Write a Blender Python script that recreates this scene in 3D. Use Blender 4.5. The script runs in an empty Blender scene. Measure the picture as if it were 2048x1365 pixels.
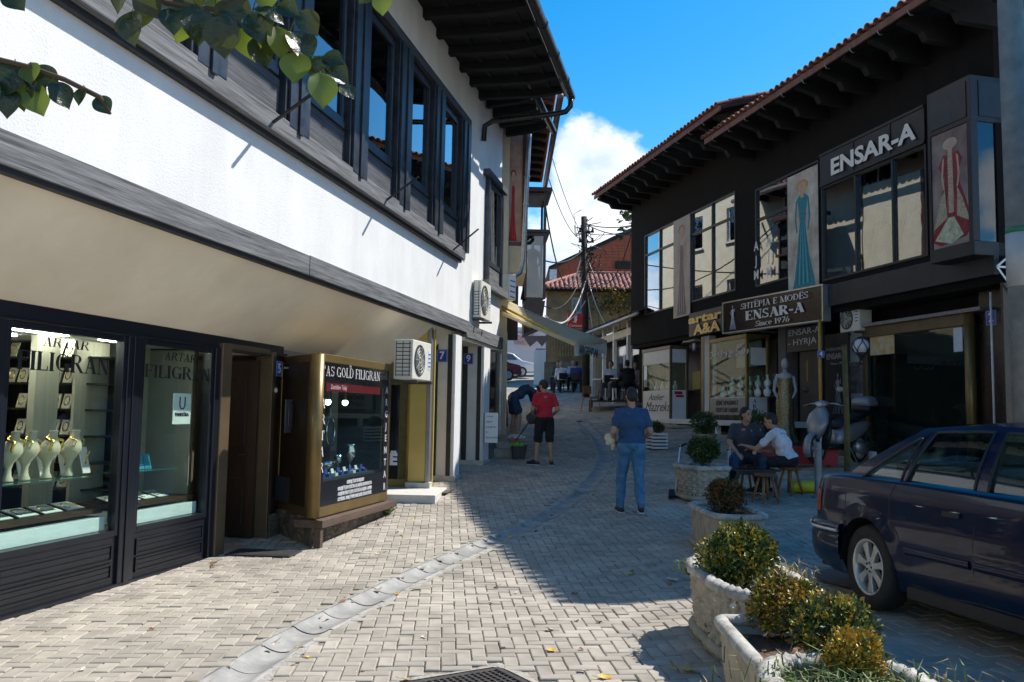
import bpy,bmesh,math,random
from math import sin,cos,pi,radians,atan2,sqrt,floor
from mathutils import Vector,Matrix,Euler,noise as mnoise
random.seed(7)
sc = bpy.context.scene
COL = sc.collection
# ------------------------------------------------------------------ camera
W0,H0,FPX = 2048.0,1365.0,1750.0
PITCH,ROLL = math.atan(144.0/1750.0),0.017
CAM = Vector((0,0,1.6))
cam_d = bpy.data.cameras.new('camera');cam = bpy.data.objects.new('camera',cam_d);COL.objects.link(cam)
cam_d.sensor_fit = 'HORIZONTAL';cam_d.sensor_width = 36;cam_d.lens = 36*FPX/W0
cam_d.clip_start = .05;cam_d.clip_end = 3000
CR = Matrix.Rotation(pi/2+PITCH,3,'X') @ Matrix.Rotation(ROLL,3,'Z')
cam.matrix_world = Matrix.Translation(CAM) @ CR.to_4x4()
sc.camera = cam
# ------------------------------------------------------------------ sky, sun, exposure
SUNV = Vector((.745,.45,1.0)).normalized()          # towards the sun
SEL = math.asin(SUNV.z);SAZ = atan2(SUNV.x,SUNV.y)  # azimuth clockwise from +Y
world = bpy.data.worlds.new('World');sc.world = world;world.use_nodes = True
nt = world.node_tree;nt.nodes.clear()
def N(t,**k):
    n = nt.nodes.new(t)
    for a,b in k.items(): setattr(n,a,b)
    return n
out = N('ShaderNodeOutputWorld');bg = N('ShaderNodeBackground');bg.inputs[1].default_value = .15
sky = N('ShaderNodeTexSky');sky.sky_type = 'NISHITA';sky.sun_disc = False
sky.sun_elevation = SEL;sky.sun_rotation = SAZ;sky.altitude = 500;sky.air_density = 1.1;sky.dust_density = .4;sky.ozone_density = 2.2
hs = N('ShaderNodeHueSaturation');hs.inputs['Hue'].default_value = .494;hs.inputs['Saturation'].default_value = 1.5;hs.inputs['Value'].default_value = .93
tc = N('ShaderNodeTexCoord');mp = N('ShaderNodeMapping');mp.inputs['Scale'].default_value = (1.6,1.6,2.2);mp.inputs['Location'].default_value = (2.35,.6,.42)
n1 = N('ShaderNodeTexNoise');n1.inputs['Scale'].default_value = 3.1;n1.inputs['Detail'].default_value = 9;n1.inputs['Roughness'].default_value = .56
sx = N('ShaderNodeSeparateXYZ')
elev = N('ShaderNodeMapRange');elev.inputs[1].default_value = .17;elev.inputs[2].default_value = .36;elev.inputs[3].default_value = .11;elev.inputs[4].default_value = -.28
addn = N('ShaderNodeMath',operation='ADD')
ramp = N('ShaderNodeMapRange');ramp.interpolation_type = 'SMOOTHSTEP';ramp.inputs[1].default_value = .515;ramp.inputs[2].default_value = .60
n2 = N('ShaderNodeTexNoise');n2.inputs['Scale'].default_value = 7;n2.inputs['Detail'].default_value = 6
cr = N('ShaderNodeMix',data_type='RGBA');cr.inputs[6].default_value = (3.5,4.2,5.3,1);cr.inputs[7].default_value = (6.2,6.4,6.6,1)
mx = N('ShaderNodeMix',data_type='RGBA')
L = nt.links.new
L(sky.outputs[0],hs.inputs['Color']);L(tc.outputs['Generated'],mp.inputs[0]);L(mp.outputs[0],n1.inputs[0]);L(mp.outputs[0],n2.inputs[0])
L(tc.outputs['Generated'],sx.inputs[0]);L(sx.outputs['Z'],elev.inputs[0])
L(n1.outputs[0],addn.inputs[0]);L(elev.outputs[0],addn.inputs[1])
last_ = addn.outputs[0]
for dd,rad,amt in (((.10,.95,.25),.21,.30),((.06,.96,.30),.10,.14),((.12,.97,.17),.13,.10),((-.5,.7,.5),.35,.14),((.9,.2,.4),.4,.12)):   # the cumulus banks
    vd = N('ShaderNodeVectorMath',operation='DISTANCE');vd.inputs[1].default_value = Vector(dd).normalized();L(tc.outputs['Generated'],vd.inputs[0])
    mr_ = N('ShaderNodeMapRange');mr_.interpolation_type = 'SMOOTHSTEP';mr_.inputs[1].default_value = 0;mr_.inputs[2].default_value = rad;mr_.inputs[3].default_value = amt;mr_.inputs[4].default_value = 0;L(vd.outputs['Value'],mr_.inputs[0])
    ad_ = N('ShaderNodeMath',operation='ADD');L(last_,ad_.inputs[0]);L(mr_.outputs[0],ad_.inputs[1]);last_ = ad_.outputs[0]
L(last_,ramp.inputs[0])
rr = N('ShaderNodeMapRange');rr.inputs[1].default_value = .38;rr.inputs[2].default_value = .6
L(n2.outputs[0],rr.inputs[0]);L(rr.outputs[0],cr.inputs[0])
L(ramp.outputs[0],mx.inputs[0]);L(hs.outputs[0],mx.inputs[6]);L(cr.outputs[2],mx.inputs[7])
L(mx.outputs[2],bg.inputs[0]);L(bg.outputs[0],out.inputs[0])
sd = bpy.data.lights.new('sun','SUN');sd.energy = 4.7;sd.angle = radians(.53);sd.color = (1,.95,.87)
sun = bpy.data.objects.new('sun',sd);COL.objects.link(sun);sun.rotation_euler = SUNV.to_track_quat('Z','Y').to_euler()
vs = sc.view_settings;vs.view_transform = 'Standard';vs.look = 'None';vs.exposure = 0.45;vs.gamma = 1;vs.use_curve_mapping = False
# ------------------------------------------------------------------ measuring helpers (lines of sight onto known planes)
def ray(px,py):
    return (CR @ Vector(((px-W0/2)/FPX,-(py-H0/2)/FPX,-1))).normalized()
def frame(ox,oy,dx,dy,oz=0):
    return Matrix.Translation((ox,oy,oz)) @ Matrix.Rotation(atan2(dy,dx),4,'Z')
def fp(M,px,py,y=0):
    I = M.inverted();o = I @ CAM;d = I.to_3x3() @ ray(px,py);t = (y-o.y)/d.y;p = o+d*t
    return p.x,p.z
def at(px,py,Y):
    d = ray(px,py);return CAM+d*(Y/d.y)
def lerp(a,b,t): return a+(b-a)*t
PROF = [(-60,0),(8,0),(10,.04),(12.5,.17),(15,.35),(17.5,.55),(20,.77),(25,1.24),(30,1.76),(37,2.45),(60,4.35),(90,5.2),(900,5.2)]
def g(x,y):
    for (a,za),(b,zb) in zip(PROF,PROF[1:]):
        if y < b: z = lerp(za,zb,(y-a)/(b-a));break
    else: z = PROF[-1][1]
    return z + .06*min(max(0,x-1),8)*min(1,max(0,(60-y)/30))
def gp(px,py):
    d = ray(px,py);t = 2.0
    while t < 120:
        p = CAM+d*t
        if p.z < g(p.x,p.y): return p
        t += .01*max(1,t/6)
    return CAM+d*40
# ------------------------------------------------------------------ materials
MATS = {}
def pm(name,c,r=.6,var=.12,sc_=6.0,bump=.0,bs=60.0,metal=0.0,c2=None,spec=.5,coat=0.0,emit=None,es=0.0,stretch=None,alpha=None,dist=.01,isl=0.0,trans=0.0,sub=None,det=4,patch=None):
    if name in MATS: return MATS[name]
    m = bpy.data.materials.new(name);m.use_nodes = True;MATS[name] = m
    t = m.node_tree;b = t.nodes['Principled BSDF'];l = t.links.new
    c = tuple(c)+(1,) if len(c) == 3 else c
    b.inputs['Roughness'].default_value = r;b.inputs['Metallic'].default_value = metal
    b.inputs['Specular IOR Level'].default_value = spec;b.inputs['Coat Weight'].default_value = coat
    if coat: b.inputs['Coat Roughness'].default_value = .04
    if trans: b.inputs['Transmission Weight'].default_value = trans
    if emit: b.inputs['Emission Color'].default_value = tuple(emit)+(1,);b.inputs['Emission Strength'].default_value = es
    co = t.nodes.new('ShaderNodeTexCoord');v = co.outputs['Object']
    if stretch:
        mpn = t.nodes.new('ShaderNodeMapping');mpn.inputs['Scale'].default_value = stretch;l(v,mpn.inputs[0]);v = mpn.outputs[0]
    n = t.nodes.new('ShaderNodeTexNoise');n.inputs['Scale'].default_value = sc_;n.inputs['Detail'].default_value = det;n.inputs['Roughness'].default_value = .6;l(v,n.inputs[0])
    mr = t.nodes.new('ShaderNodeMapRange');mr.inputs[1].default_value = .3;mr.inputs[2].default_value = .7;l(n.outputs[0],mr.inputs[0])
    mixc = t.nodes.new('ShaderNodeMix');mixc.data_type = 'RGBA'
    cc2 = (tuple(c2)+(1,)) if c2 else tuple(x*(1-var) for x in c[:3])+(1,)
    cc1 = c if c2 else tuple(min(1,x*(1+var)) for x in c[:3])+(1,)
    mixc.inputs[6].default_value = cc1;mixc.inputs[7].default_value = cc2
    l(mr.outputs[0],mixc.inputs[0]);last = mixc.outputs[2]
    if isl:
        ge = t.nodes.new('ShaderNodeNewGeometry');oi = t.nodes.new('ShaderNodeObjectInfo')
        ad = t.nodes.new('ShaderNodeMath');ad.operation = 'ADD';l(ge.outputs['Random Per Island'],ad.inputs[0]);l(oi.outputs['Random'],ad.inputs[1])
        fr = t.nodes.new('ShaderNodeMath');fr.operation = 'FRACT';l(ad.outputs[0],fr.inputs[0])
        mr2 = t.nodes.new('ShaderNodeMapRange');mr2.inputs[3].default_value = 1-isl;mr2.inputs[4].default_value = 1+isl;l(fr.outputs[0],mr2.inputs[0])
        vm = t.nodes.new('ShaderNodeVectorMath');vm.operation = 'SCALE';l(last,vm.inputs[0]);l(mr2.outputs[0],vm.inputs['Scale']);last = vm.outputs[0]
    if patch:   # broad dirt and wear over the whole surface, in world metres: (scale, low, high)
        gq = t.nodes.new('ShaderNodeNewGeometry');nq = t.nodes.new('ShaderNodeTexNoise');nq.inputs['Scale'].default_value = patch[0];nq.inputs['Detail'].default_value = 7;nq.inputs['Roughness'].default_value = .65
        if len(patch) > 3:
            mq = t.nodes.new('ShaderNodeMapping');mq.inputs['Scale'].default_value = patch[3];l(gq.outputs['Position'],mq.inputs[0]);l(mq.outputs[0],nq.inputs[0])
        else: l(gq.outputs['Position'],nq.inputs[0])
        mq2 = t.nodes.new('ShaderNodeMapRange');mq2.inputs[1].default_value = .36;mq2.inputs[2].default_value = .62;mq2.inputs[3].default_value = patch[1];mq2.inputs[4].default_value = patch[2];l(nq.outputs[0],mq2.inputs[0])
        vq = t.nodes.new('ShaderNodeVectorMath');vq.operation = 'SCALE';l(last,vq.inputs[0]);l(mq2.outputs[0],vq.inputs['Scale']);last = vq.outputs[0]
    l(last,b.inputs['Base Color'])
    rm = t.nodes.new('ShaderNodeMapRange');rm.inputs[3].default_value = max(0,r-.08);rm.inputs[4].default_value = min(1,r+.1);l(n.outputs[0],rm.inputs[0]);l(rm.outputs[0],b.inputs['Roughness'])
    if bump:
        nb = t.nodes.new('ShaderNodeTexNoise');nb.inputs['Scale'].default_value = bs;nb.inputs['Detail'].default_value = 5;l(v,nb.inputs[0])
        bp = t.nodes.new('ShaderNodeBump');bp.inputs['Strength'].default_value = bump;bp.inputs['Distance'].default_value = dist;l(nb.outputs[0],bp.inputs['Height']);l(bp.outputs[0],b.inputs['Normal'])
    return m
def glassmat(name,tint=(.75,.85,.83),refl=1.0,ior=1.5):
    # thin pane: mirror by Fresnel over tinted see-through
    m = bpy.data.materials.new(name);m.use_nodes = True;t = m.node_tree;t.nodes.clear();l = t.links.new;MATS[name] = m
    o = t.nodes.new('ShaderNodeOutputMaterial');mi = t.nodes.new('ShaderNodeMixShader');lw = t.nodes.new('ShaderNodeLayerWeight');lw.inputs[0].default_value = .5
    pw = t.nodes.new('ShaderNodeMath');pw.operation = 'POWER';pw.inputs[1].default_value = 5;l(lw.outputs['Facing'],pw.inputs[0])
    fr = t.nodes.new('ShaderNodeMapRange');fr.inputs[3].default_value = .045;fr.inputs[4].default_value = 1.0;l(pw.outputs[0],fr.inputs[0])
    tr = t.nodes.new('ShaderNodeBsdfTransparent');tr.inputs[0].default_value = tuple(tint)+(1,)
    gl = t.nodes.new('ShaderNodeBsdfGlossy');gl.inputs['Roughness'].default_value = .008;gl.inputs[0].default_value = (.93,.97,1,1)
    mu = t.nodes.new('ShaderNodeMath');mu.operation = 'MULTIPLY';mu.use_clamp = True;mu.inputs[1].default_value = refl
    nz = t.nodes.new('ShaderNodeTexNoise');nz.inputs['Scale'].default_value = 1.3;bp = t.nodes.new('ShaderNodeBump');bp.inputs['Strength'].default_value = .02;bp.inputs['Distance'].default_value = .05
    co = t.nodes.new('ShaderNodeTexCoord');l(co.outputs['Object'],nz.inputs[0]);l(nz.outputs[0],bp.inputs['Height']);l(bp.outputs[0],gl.inputs['Normal'])
    l(fr.outputs[0],mu.inputs[0]);l(mu.outputs[0],mi.inputs[0]);l(tr.outputs[0],mi.inputs[1]);l(gl.outputs[0],mi.inputs[2]);l(mi.outputs[0],o.inputs[0])
    return m
# ------------------------------------------------------------------ mesh builder
class MB:
    def __init__(s): s.v = [];s.f = [];s.m = [];s.mi = 0;s.T = Matrix()
    def add(s,vs,fs):
        b = len(s.v);T = s.T
        s.v += [tuple(T @ Vector(v)) for v in vs];s.f += [tuple(b+i for i in f) for f in fs];s.m += [s.mi]*len(fs);return s
    def box(s,x0,x1,y0,y1,z0,z1):
        if x0 > x1: x0,x1 = x1,x0
        if y0 > y1: y0,y1 = y1,y0
        if z0 > z1: z0,z1 = z1,z0
        return s.add([(x0,y0,z0),(x1,y0,z0),(x1,y1,z0),(x0,y1,z0),(x0,y0,z1),(x1,y0,z1),(x1,y1,z1),(x0,y1,z1)],
                     [(0,3,2,1),(4,5,6,7),(0,1,5,4),(1,2,6,5),(2,3,7,6),(3,0,4,7)])
    def cbox(s,c,d,rz=0,rx=0,ry=0):
        o = s.T;s.T = o @ Matrix.Translation(c) @ Euler((rx,ry,rz)).to_matrix().to_4x4()
        s.box(-d[0]/2,d[0]/2,-d[1]/2,d[1]/2,-d[2]/2,d[2]/2);s.T = o;return s
    def bar(s,a,b,w,h=None,up=(0,0,1)):
        a = Vector(a);b = Vector(b);h = h or w;d = (b-a);ln = d.length;d.normalize();u = Vector(up)
        if abs(d.dot(u)) > .99: u = Vector((0,1,0))
        r = d.cross(u).normalized();u = r.cross(d)
        vs = [p+r*(i*w/2)+u*(j*h/2) for p in (a,b) for i,j in ((-1,-1),(1,-1),(1,1),(-1,1))]
        return s.add(vs,[(0,1,2,3),(7,6,5,4),(0,4,5,1),(1,5,6,2),(2,6,7,3),(3,7,4,0)])
    def prism(s,poly,a,b,axis='z'):
        # poly in the two other axes (in order), extruded a..b along axis
        n = len(poly)
        def P(u,v,w): return {'z': (u,v,w),'y': (u,w,v),'x': (w,u,v)}[axis]
        vs = [P(u,v,a) for u,v in poly]+[P(u,v,b) for u,v in poly]
        fs = [tuple(range(n))[::-1],tuple(range(n,2*n))]+[(i,(i+1) % n,n+(i+1) % n,n+i) for i in range(n)]
        return s.add(vs,fs)
    def tube(s,pts,r,n=8,closed=False,flat=1.0):
        pts = [Vector(p) for p in pts];rs = r if isinstance(r,(list,tuple)) else [r]*len(pts);vs = [];fs = [];u = None
        for i,p in enumerate(pts):
            d = (pts[min(i+1,len(pts)-1)]-pts[max(i-1,0)])
            d = d.normalized() if d.length > 1e-9 else Vector((0,0,1))
            if u is None: u = d.cross(Vector((0,0,1)) if abs(d.z) < .9 else Vector((1,0,0))).normalized()
            u = (u-d*u.dot(d));u = u.normalized() if u.length > 1e-6 else d.orthogonal().normalized();w = d.cross(u)
            for k in range(n): a = 2*pi*k/n;vs.append(p+u*(rs[i]*cos(a))+w*(rs[i]*sin(a)*flat))
        for i in range(len(pts)-1):
            for k in range(n): fs.append((i*n+k,i*n+(k+1) % n,(i+1)*n+(k+1) % n,(i+1)*n+k))
        fs.append(tuple(range(n))[::-1]);fs.append(tuple(range((len(pts)-1)*n,len(pts)*n)))
        return s.add(vs,fs)
    def lathe(s,prof,c=(0,0,0),n=20,sx=1,sy=1,cap=True):
        vs = [];fs = []
        for r,z in prof:
            for k in range(n): a = 2*pi*k/n;vs.append((c[0]+r*sx*cos(a),c[1]+r*sy*sin(a),c[2]+z))
        for i in range(len(prof)-1):
            for k in range(n): fs.append((i*n+k,i*n+(k+1) % n,(i+1)*n+(k+1) % n,(i+1)*n+k))
        if cap: fs.append(tuple(range(n))[::-1]);fs.append(tuple(range((len(prof)-1)*n,len(prof)*n)))
        return s.add(vs,fs)
    def ball(s,c,rx,ry=None,rz=None,n=12,m=8,R=None):
        ry = ry or rx;rz = rz or rx;vs = [];fs = [];R = R or Matrix.Identity(3);c = Vector(c)
        for i in range(m+1):
            t = pi*i/m
            for k in range(n): a = 2*pi*k/n;vs.append(c+R @ Vector((rx*sin(t)*cos(a),ry*sin(t)*sin(a),rz*cos(t))))
        for i in range(m):
            for k in range(n): fs.append((i*n+k,(i+1)*n+k,(i+1)*n+(k+1) % n,i*n+(k+1) % n))
        return s.add(vs,fs)
    def cyl(s,a,b,r,n=16,r2=None): return s.tube([a,b],[r,r2 if r2 is not None else r],n)
    def quad(s,*p): return s.add(p,[tuple(range(len(p)))])
    def build(s,name,mat,parent=None,smooth=False,bevel=0,loc=None,seg=2,origin=None):
        me = bpy.data.meshes.new(name)
        v = s.v
        if origin is not None: o = Vector(origin);v = [tuple(Vector(p)-o) for p in v]
        me.from_pydata(v,[],s.f);ms = mat if isinstance(mat,(list,tuple)) else [mat]
        for m in ms: me.materials.append(m)
        if len(ms) > 1: me.polygons.foreach_set('material_index',s.m)
        if smooth: me.polygons.foreach_set('use_smooth',[True]*len(me.polygons))
        me.update();ob = bpy.data.objects.new(name,me);COL.objects.link(ob)
        if origin is not None: ob.location = origin
        if loc is not None: ob.location = loc
        if parent is not None: ob.parent = parent
        if bevel:
            md = ob.modifiers.new('bevel','BEVEL');md.width = bevel;md.segments = seg;md.limit_method = 'ANGLE'
        return ob
def meta(o,label=None,cat=None,group=None,kind=None):
    for k,v in (('label',label),('category',cat),('group',group),('kind',kind)):
        if v: o[k] = v
    return o
def thing(name,label,cat,M=None,loc=(0,0,0),rz=0,group=None):
    o = bpy.data.objects.new(name,None);COL.objects.link(o);o.empty_display_size = .1
    o.matrix_world = M.copy() if M is not None else Matrix.Translation(loc) @ Matrix.Rotation(rz,4,'Z')
    return meta(o,label,cat,group)
def copy_tree(o,parent=None):
    c = o.copy();COL.objects.link(c)
    if parent is not None: c.parent = parent
    for ch in list(o.children): copy_tree(ch,c)
    return c
def dup(o,loc,rz=0,label=None,group=None):
    c = copy_tree(o);c.matrix_world = Matrix.Translation(loc) @ Matrix.Rotation(rz,4,'Z')
    if label: c['label'] = label
    if group: c['group'] = group
    return c
def sans(txt,name,mat,parent,M,size,bold=0.0,shear=0.0,sx_=1.0,align='CENTER',ext=.002,spacing=1.0):
    # lettering in the default face, turned into a mesh. M: local matrix, text lies in its XY plane
    cu = bpy.data.curves.new(name,'FONT');cu.body = txt;cu.size = size;cu.align_x = align;cu.align_y = 'CENTER';cu.offset = bold;cu.shear = shear;cu.extrude = ext;cu.space_character = spacing;cu.resolution_u = 3
    o = bpy.data.objects.new(name,cu);COL.objects.link(o);bpy.context.view_layer.update()
    me = bpy.data.meshes.new_from_object(o.evaluated_get(bpy.context.evaluated_depsgraph_get()));bpy.data.objects.remove(o);bpy.data.curves.remove(cu)
    me.materials.clear();me.materials.append(mat);me.transform(M @ Matrix.Diagonal((sx_,1,1,1)))
    ob = bpy.data.objects.new(name,me);COL.objects.link(ob)
    if parent: ob.parent = parent
    return ob
# stroke-built roman capitals: I=(x,y0,y1) stem with serifs, S=stem w/o serif, L=line, A=arc
TK,TN = .17,.055
def _glyph(ch):
    G = {
     'I': (.34,[('I',.17,0,1)]),'F': (.66,[('I',.17,0,1),('L',.17,.97,.6,.97,TN),('L',.6,1,.6,.78,TN),('L',.17,.52,.46,.52,TN),('L',.46,.62,.46,.42,TN)]),
     'L': (.66,[('I',.17,0,1),('L',.17,.03,.6,.03,TN),('L',.6,0,.6,.25,TN)]),
     'E': (.68,[('I',.17,0,1),('L',.17,.97,.6,.97,TN),('L',.6,1,.6,.78,TN),('L',.17,.52,.48,.52,TN),('L',.48,.62,.48,.42,TN),('L',.17,.03,.62,.03,TN),('L',.62,0,.62,.24,TN)]),
     'T': (.72,[('I',.36,0,.99),('L',.04,.97,.68,.97,TN),('L',.05,1,.05,.76,TN),('L',.67,1,.67,.76,TN)]),
     'A': (.80,[('L',.40,1,.13,0,TN),('L',.38,1,.66,0,TK),('L',.22,.32,.56,.32,TN),('L',.02,.02,.26,.02,TN),('L',.52,.02,.80,.02,TN)]),
     'N': (.82,[('L',.15,0,.15,1,TN),('L',.15,1,.66,0,TK),('L',.67,0,.67,1,TN),('L',.02,.98,.2,.98,TN),('L',.03,.02,.28,.02,TN),('L',.54,.98,.80,.98,TN)]),
     'H': (.84,[('I',.17,0,1),('I',.67,0,1),('L',.17,.5,.67,.5,TN)]),
     'M': (1.0,[('L',.15,0,.15,1,TN),('L',.17,1,.48,0,TK),('L',.48,0,.80,1,TN),('I',.83,0,1),('L',.03,.02,.28,.02,TN),('L',.02,.98,.2,.98,TN)]),
     'R': (.80,[('I',.17,0,1),('A',.38,.74,.22,.23,-90,90,0),('L',.17,.97,.40,.97,TN),('L',.17,.51,.40,.51,TN),('L',.38,.5,.68,0,TK),('L',.56,.02,.80,.02,TN)]),
     'P': (.70,[('I',.17,0,1),('A',.38,.72,.22,.25,-90,90,0),('L',.17,.97,.40,.97,TN),('L',.17,.47,.40,.47,TN)]),
     'D': (.82,[('I',.17,0,1),('A',.36,.5,.36,.47,-90,90,0),('L',.17,.97,.38,.97,TN),('L',.17,.03,.38,.03,TN)]),
     'O': (.84,[('A',.42,.5,.34,.48,0,360,0)]),'Z': (.7,[('L',.08,.97,.62,.97,TN),('L',.58,1,.12,0,TK),('L',.08,.03,.62,.03,TN),('L',.08,1,.08,.78,TN),('L',.62,0,.62,.22,TN)]),
     'G': (.82,[('A',.42,.5,.34,.48,50,325,0),('S',.68,0,.42),('L',.54,.42,.82,.42,TN),('L',.66,.98,.66,.72,TN)]),
     'S': (.62,[('A',.31,.74,.22,.24,30,270,1),('A',.31,.26,.24,.24,-150,90,1),('L',.52,1,.52,.74,TN),('L',.08,0,.08,.26,TN)]),
     '-': (.40,[('L',.05,.38,.35,.38,.12)]),'.': (.25,[('L',.1,.0,.1,.13,.15)]),' ': (.35,[]),
     '1': (.5,[('I',.26,0,1),('L',.1,.85,.26,.98,TN)]),'9': (.62,[('A',.3,.68,.22,.3,0,360,0),('L',.52,.66,.22,.02,.1)]),
     '6': (.62,[('A',.31,.32,.22,.3,0,360,0),('L',.1,.34,.4,.98,.1)]),'7': (.6,[('L',.06,.95,.56,.95,.1),('L',.54,.95,.24,0,TK*.8)]),
     'i': (.32,[('S',.16,0,.66),('L',.04,.02,.28,.02,TN),('L',.16,.8,.16,.95,.13)]),'n': (.64,[('S',.16,0,.66),('S',.48,0,.5),('A',.32,.44,.17,.2,0,180,1),('L',.04,.02,.28,.02,TN),('L',.38,.02,.6,.02,TN)]),
     'c': (.54,[('A',.29,.33,.21,.33,45,315,0)]),'e': (.56,[('A',.29,.33,.21,.33,0,315,0),('L',.1,.36,.5,.36,TN)]),
    }
    if ch == 'Ë': w,it = G['E'];return w,it+[('L',.22,1.12,.22,1.24,.12),('L',.5,1.12,.5,1.24,.12)]
    return G[ch]
def serif(txt,name,mat,parent,fn,h,w=None,slant=0,bold=1.0,ext=.003):
    """fn(u,v,d)->local point on the surface, u along, v up (metres from the left baseline)"""
    tot = sum(_glyph(c)[0] for c in txt);k = (w/tot) if w else h;x = 0;mb = MB();zb = [0]
    def Q(u,v): return fn((u*k + v*h*slant),v*h,.0004*zb[0])
    def poly(ps):
        zb[0] += 1;mb.add([Q(*p) for p in ps],[tuple(range(len(ps)))])
    def line(x0,y0,x1,y1,t):
        dx,dy = x1-x0,y1-y0
        if abs(dx) < abs(dy)*1.5: poly([(x0-t/2,y0),(x0+t/2,y0),(x1+t/2,y1),(x1-t/2,y1)])
        else: poly([(x0,y0-t/2),(x1,y1-t/2),(x1,y1+t/2),(x0,y0+t/2)])
    for c in txt:
        gw,it = _glyph(c)
        for q in it:
            if q[0] in 'IS':
                _,cx,y0,y1 = q;line(x+cx,y0,x+cx,y1,TK*bold)
                if q[0] == 'I': line(x+cx-.15,y0+.025,x+cx+.15,y0+.025,TN);line(x+cx-.15,y1-.025,x+cx+.15,y1-.025,TN)
            elif q[0] == 'L': line(x+q[1],q[2],x+q[3],q[4],q[5]*(bold if q[5] > .1 else 1.15))
            else:
                _,cx,cy,rx,ry,a0,a1,fl = q;n = max(6,int(abs(a1-a0)/18));pr = None
                for i in range(n+1):
                    a = radians(lerp(a0,a1,i/n));t = (abs(sin(a)) if fl else abs(cos(a)));t = TN*.5+(TK*bold-TN)*.5*t
                    o = (x+cx+(rx+t*.6)*cos(a),cy+(ry+.01)*sin(a));ii = (x+cx+(rx-t*1.3)*cos(a),cy+(ry-TN-t*.25*(1 if fl else 0))*sin(a))
                    if pr: poly([pr[1],pr[0],o,ii])
                    pr = (o,ii)
        x += gw
    return mb.build(name,mat,parent)
# ================================================================== ground
M_joint = pm('joint_sand',(.30,.26,.20),.95,.3,30,bump=.5,bs=140,dist=.01)
M_paver = pm('paver_concrete',(.45,.40,.335),.82,.16,3.0,bump=.45,bs=260,dist=.002,c2=(.32,.287,.24),isl=.16,patch=(.9,.78,1.10))
M_gutter = pm('gutter_concrete',(.42,.41,.385),.8,.2,5,bump=.35,bs=90,dist=.006,c2=(.29,.285,.275),isl=.06,patch=(2.5,.72,1.08))
GUT_PX = [(330,1445),(480,1345),(560,1292),(640,1247),(720,1207),(800,1166),(880,1127),(960,1091),(1040,1060),(1105,1026),(1160,988),(1197,948),(1214,912),(1200,880),(1172,852),(1138,824),(1112,802)]
GUT = [gp(*p).to_2d() for p in GUT_PX]
def dseg(p,a,b):
    d = b-a;t = max(0,min(1,(p-a).dot(d)/d.length_squared));return (p-(a+d*t)).length
def gutd(x,y):
    p = Vector((x,y));return min(dseg(p,a,b) for a,b in zip(GUT,GUT[1:]))
xs = [-400,-120,-40,-20]+[-10+i*.5 for i in range(45)]+[20,40,120,400]
ys = [-60,-20,-8,-3]+[i*.5 for i in range(100)]+[52,55,60,70,90,200,900]
b = MB();nx = len(xs)
b.v = [(x,y,g(x,y)-(.08 if -12 < x < 13 and -4 < y < 49 else .012)) for y in ys for x in xs]
b.f = [(j*nx+i,j*nx+i+1,(j+1)*nx+i+1,(j+1)*nx+i) for j in range(len(ys)-1) for i in range(nx-1)];b.m = [0]*len(b.f)
ground = meta(b.build('ground',M_joint,smooth=True),'sandy bed under the paving of the sloping street',kind='structure')
MAN = Vector((-.22,5.19,0));MAN_R = .56
street = thing('paved_street','street of small grey beige herringbone pavers climbing the hill',None);street['kind'] = 'structure'
HR = radians(4.2);ca,sa = cos(HR),sin(HR)
def mask(x,y):
    if y < 3.2 or y > 47: return False
    if y < 18.8: lo = -3.90+.2125*(y-6.53)
    else: lo = -1.4
    hi = 3.9+.242*(28-y) if y < 28 else 4.3
    if x < lo or x > hi or abs(x) > .66*y+1.2: return False
    p = Vector((x-MAN.x,y-MAN.y));p.rotate(Matrix.Rotation(-MAN_R,2))
    if abs(p.x) < .50 and abs(p.y) < .42: return False
    if y < 26 and gutd(x,y) < .195: return False
    if 7.95 < y < 8.75 and 3.0 < x < 4.4 and ((x-3.15)**2+(y-8.2)**2) < .3: return False
    return True
bricks = []
Wd,Ln = .1,.2
for i in range(-160,160):
    for j in range(-20,480):
        # herringbone on a .1 grid: horizontal brick if (i-j)%4==0 covers cells i,i+1 ; vertical if (i-j)%4==... covers j,j+1
        m4 = (i-j) % 4
        if m4 == 0: cx,cy,rot = (i+1)*Wd,(j+.5)*Wd,0
        elif m4 == 3: cx,cy,rot = (i+.5)*Wd,(j+1)*Wd,1
        else: continue
        x = cx*ca-cy*sa;y = cx*sa+cy*ca
        if mask(x,y): bricks.append((x,y,rot))
def brick_vs(hl,hw):
    c = .006;vs = []
    for z,e in ((-.03,0),(-.005,0),(0,c)): vs += [(-hl+e,-hw+e,z),(hl-e,-hw+e,z),(hl-e,hw-e,z),(-hl+e,hw-e,z)]
    return vs
BF = [(8,9,10,11)]+[(k*4+i,k*4+(i+1) % 4,(k+1)*4+(i+1) % 4,(k+1)*4+i) for k in (0,1) for i in range(4)]
BV = brick_vs(Ln/2-.0035,Wd/2-.0035)
bme = bpy.data.meshes.new('paver');bme.from_pydata(BV,[],BF);bme.materials.append(M_paver)
def vis(x,y): return y > 5.0 and abs(x) < .60*y
near = sorted([q for q in bricks if vis(q[0],q[1])],key=lambda q: q[0]**2+q[1]**2)[:295];ns = set(near)
rnd = random.Random(3);V = [];F = []
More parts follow.
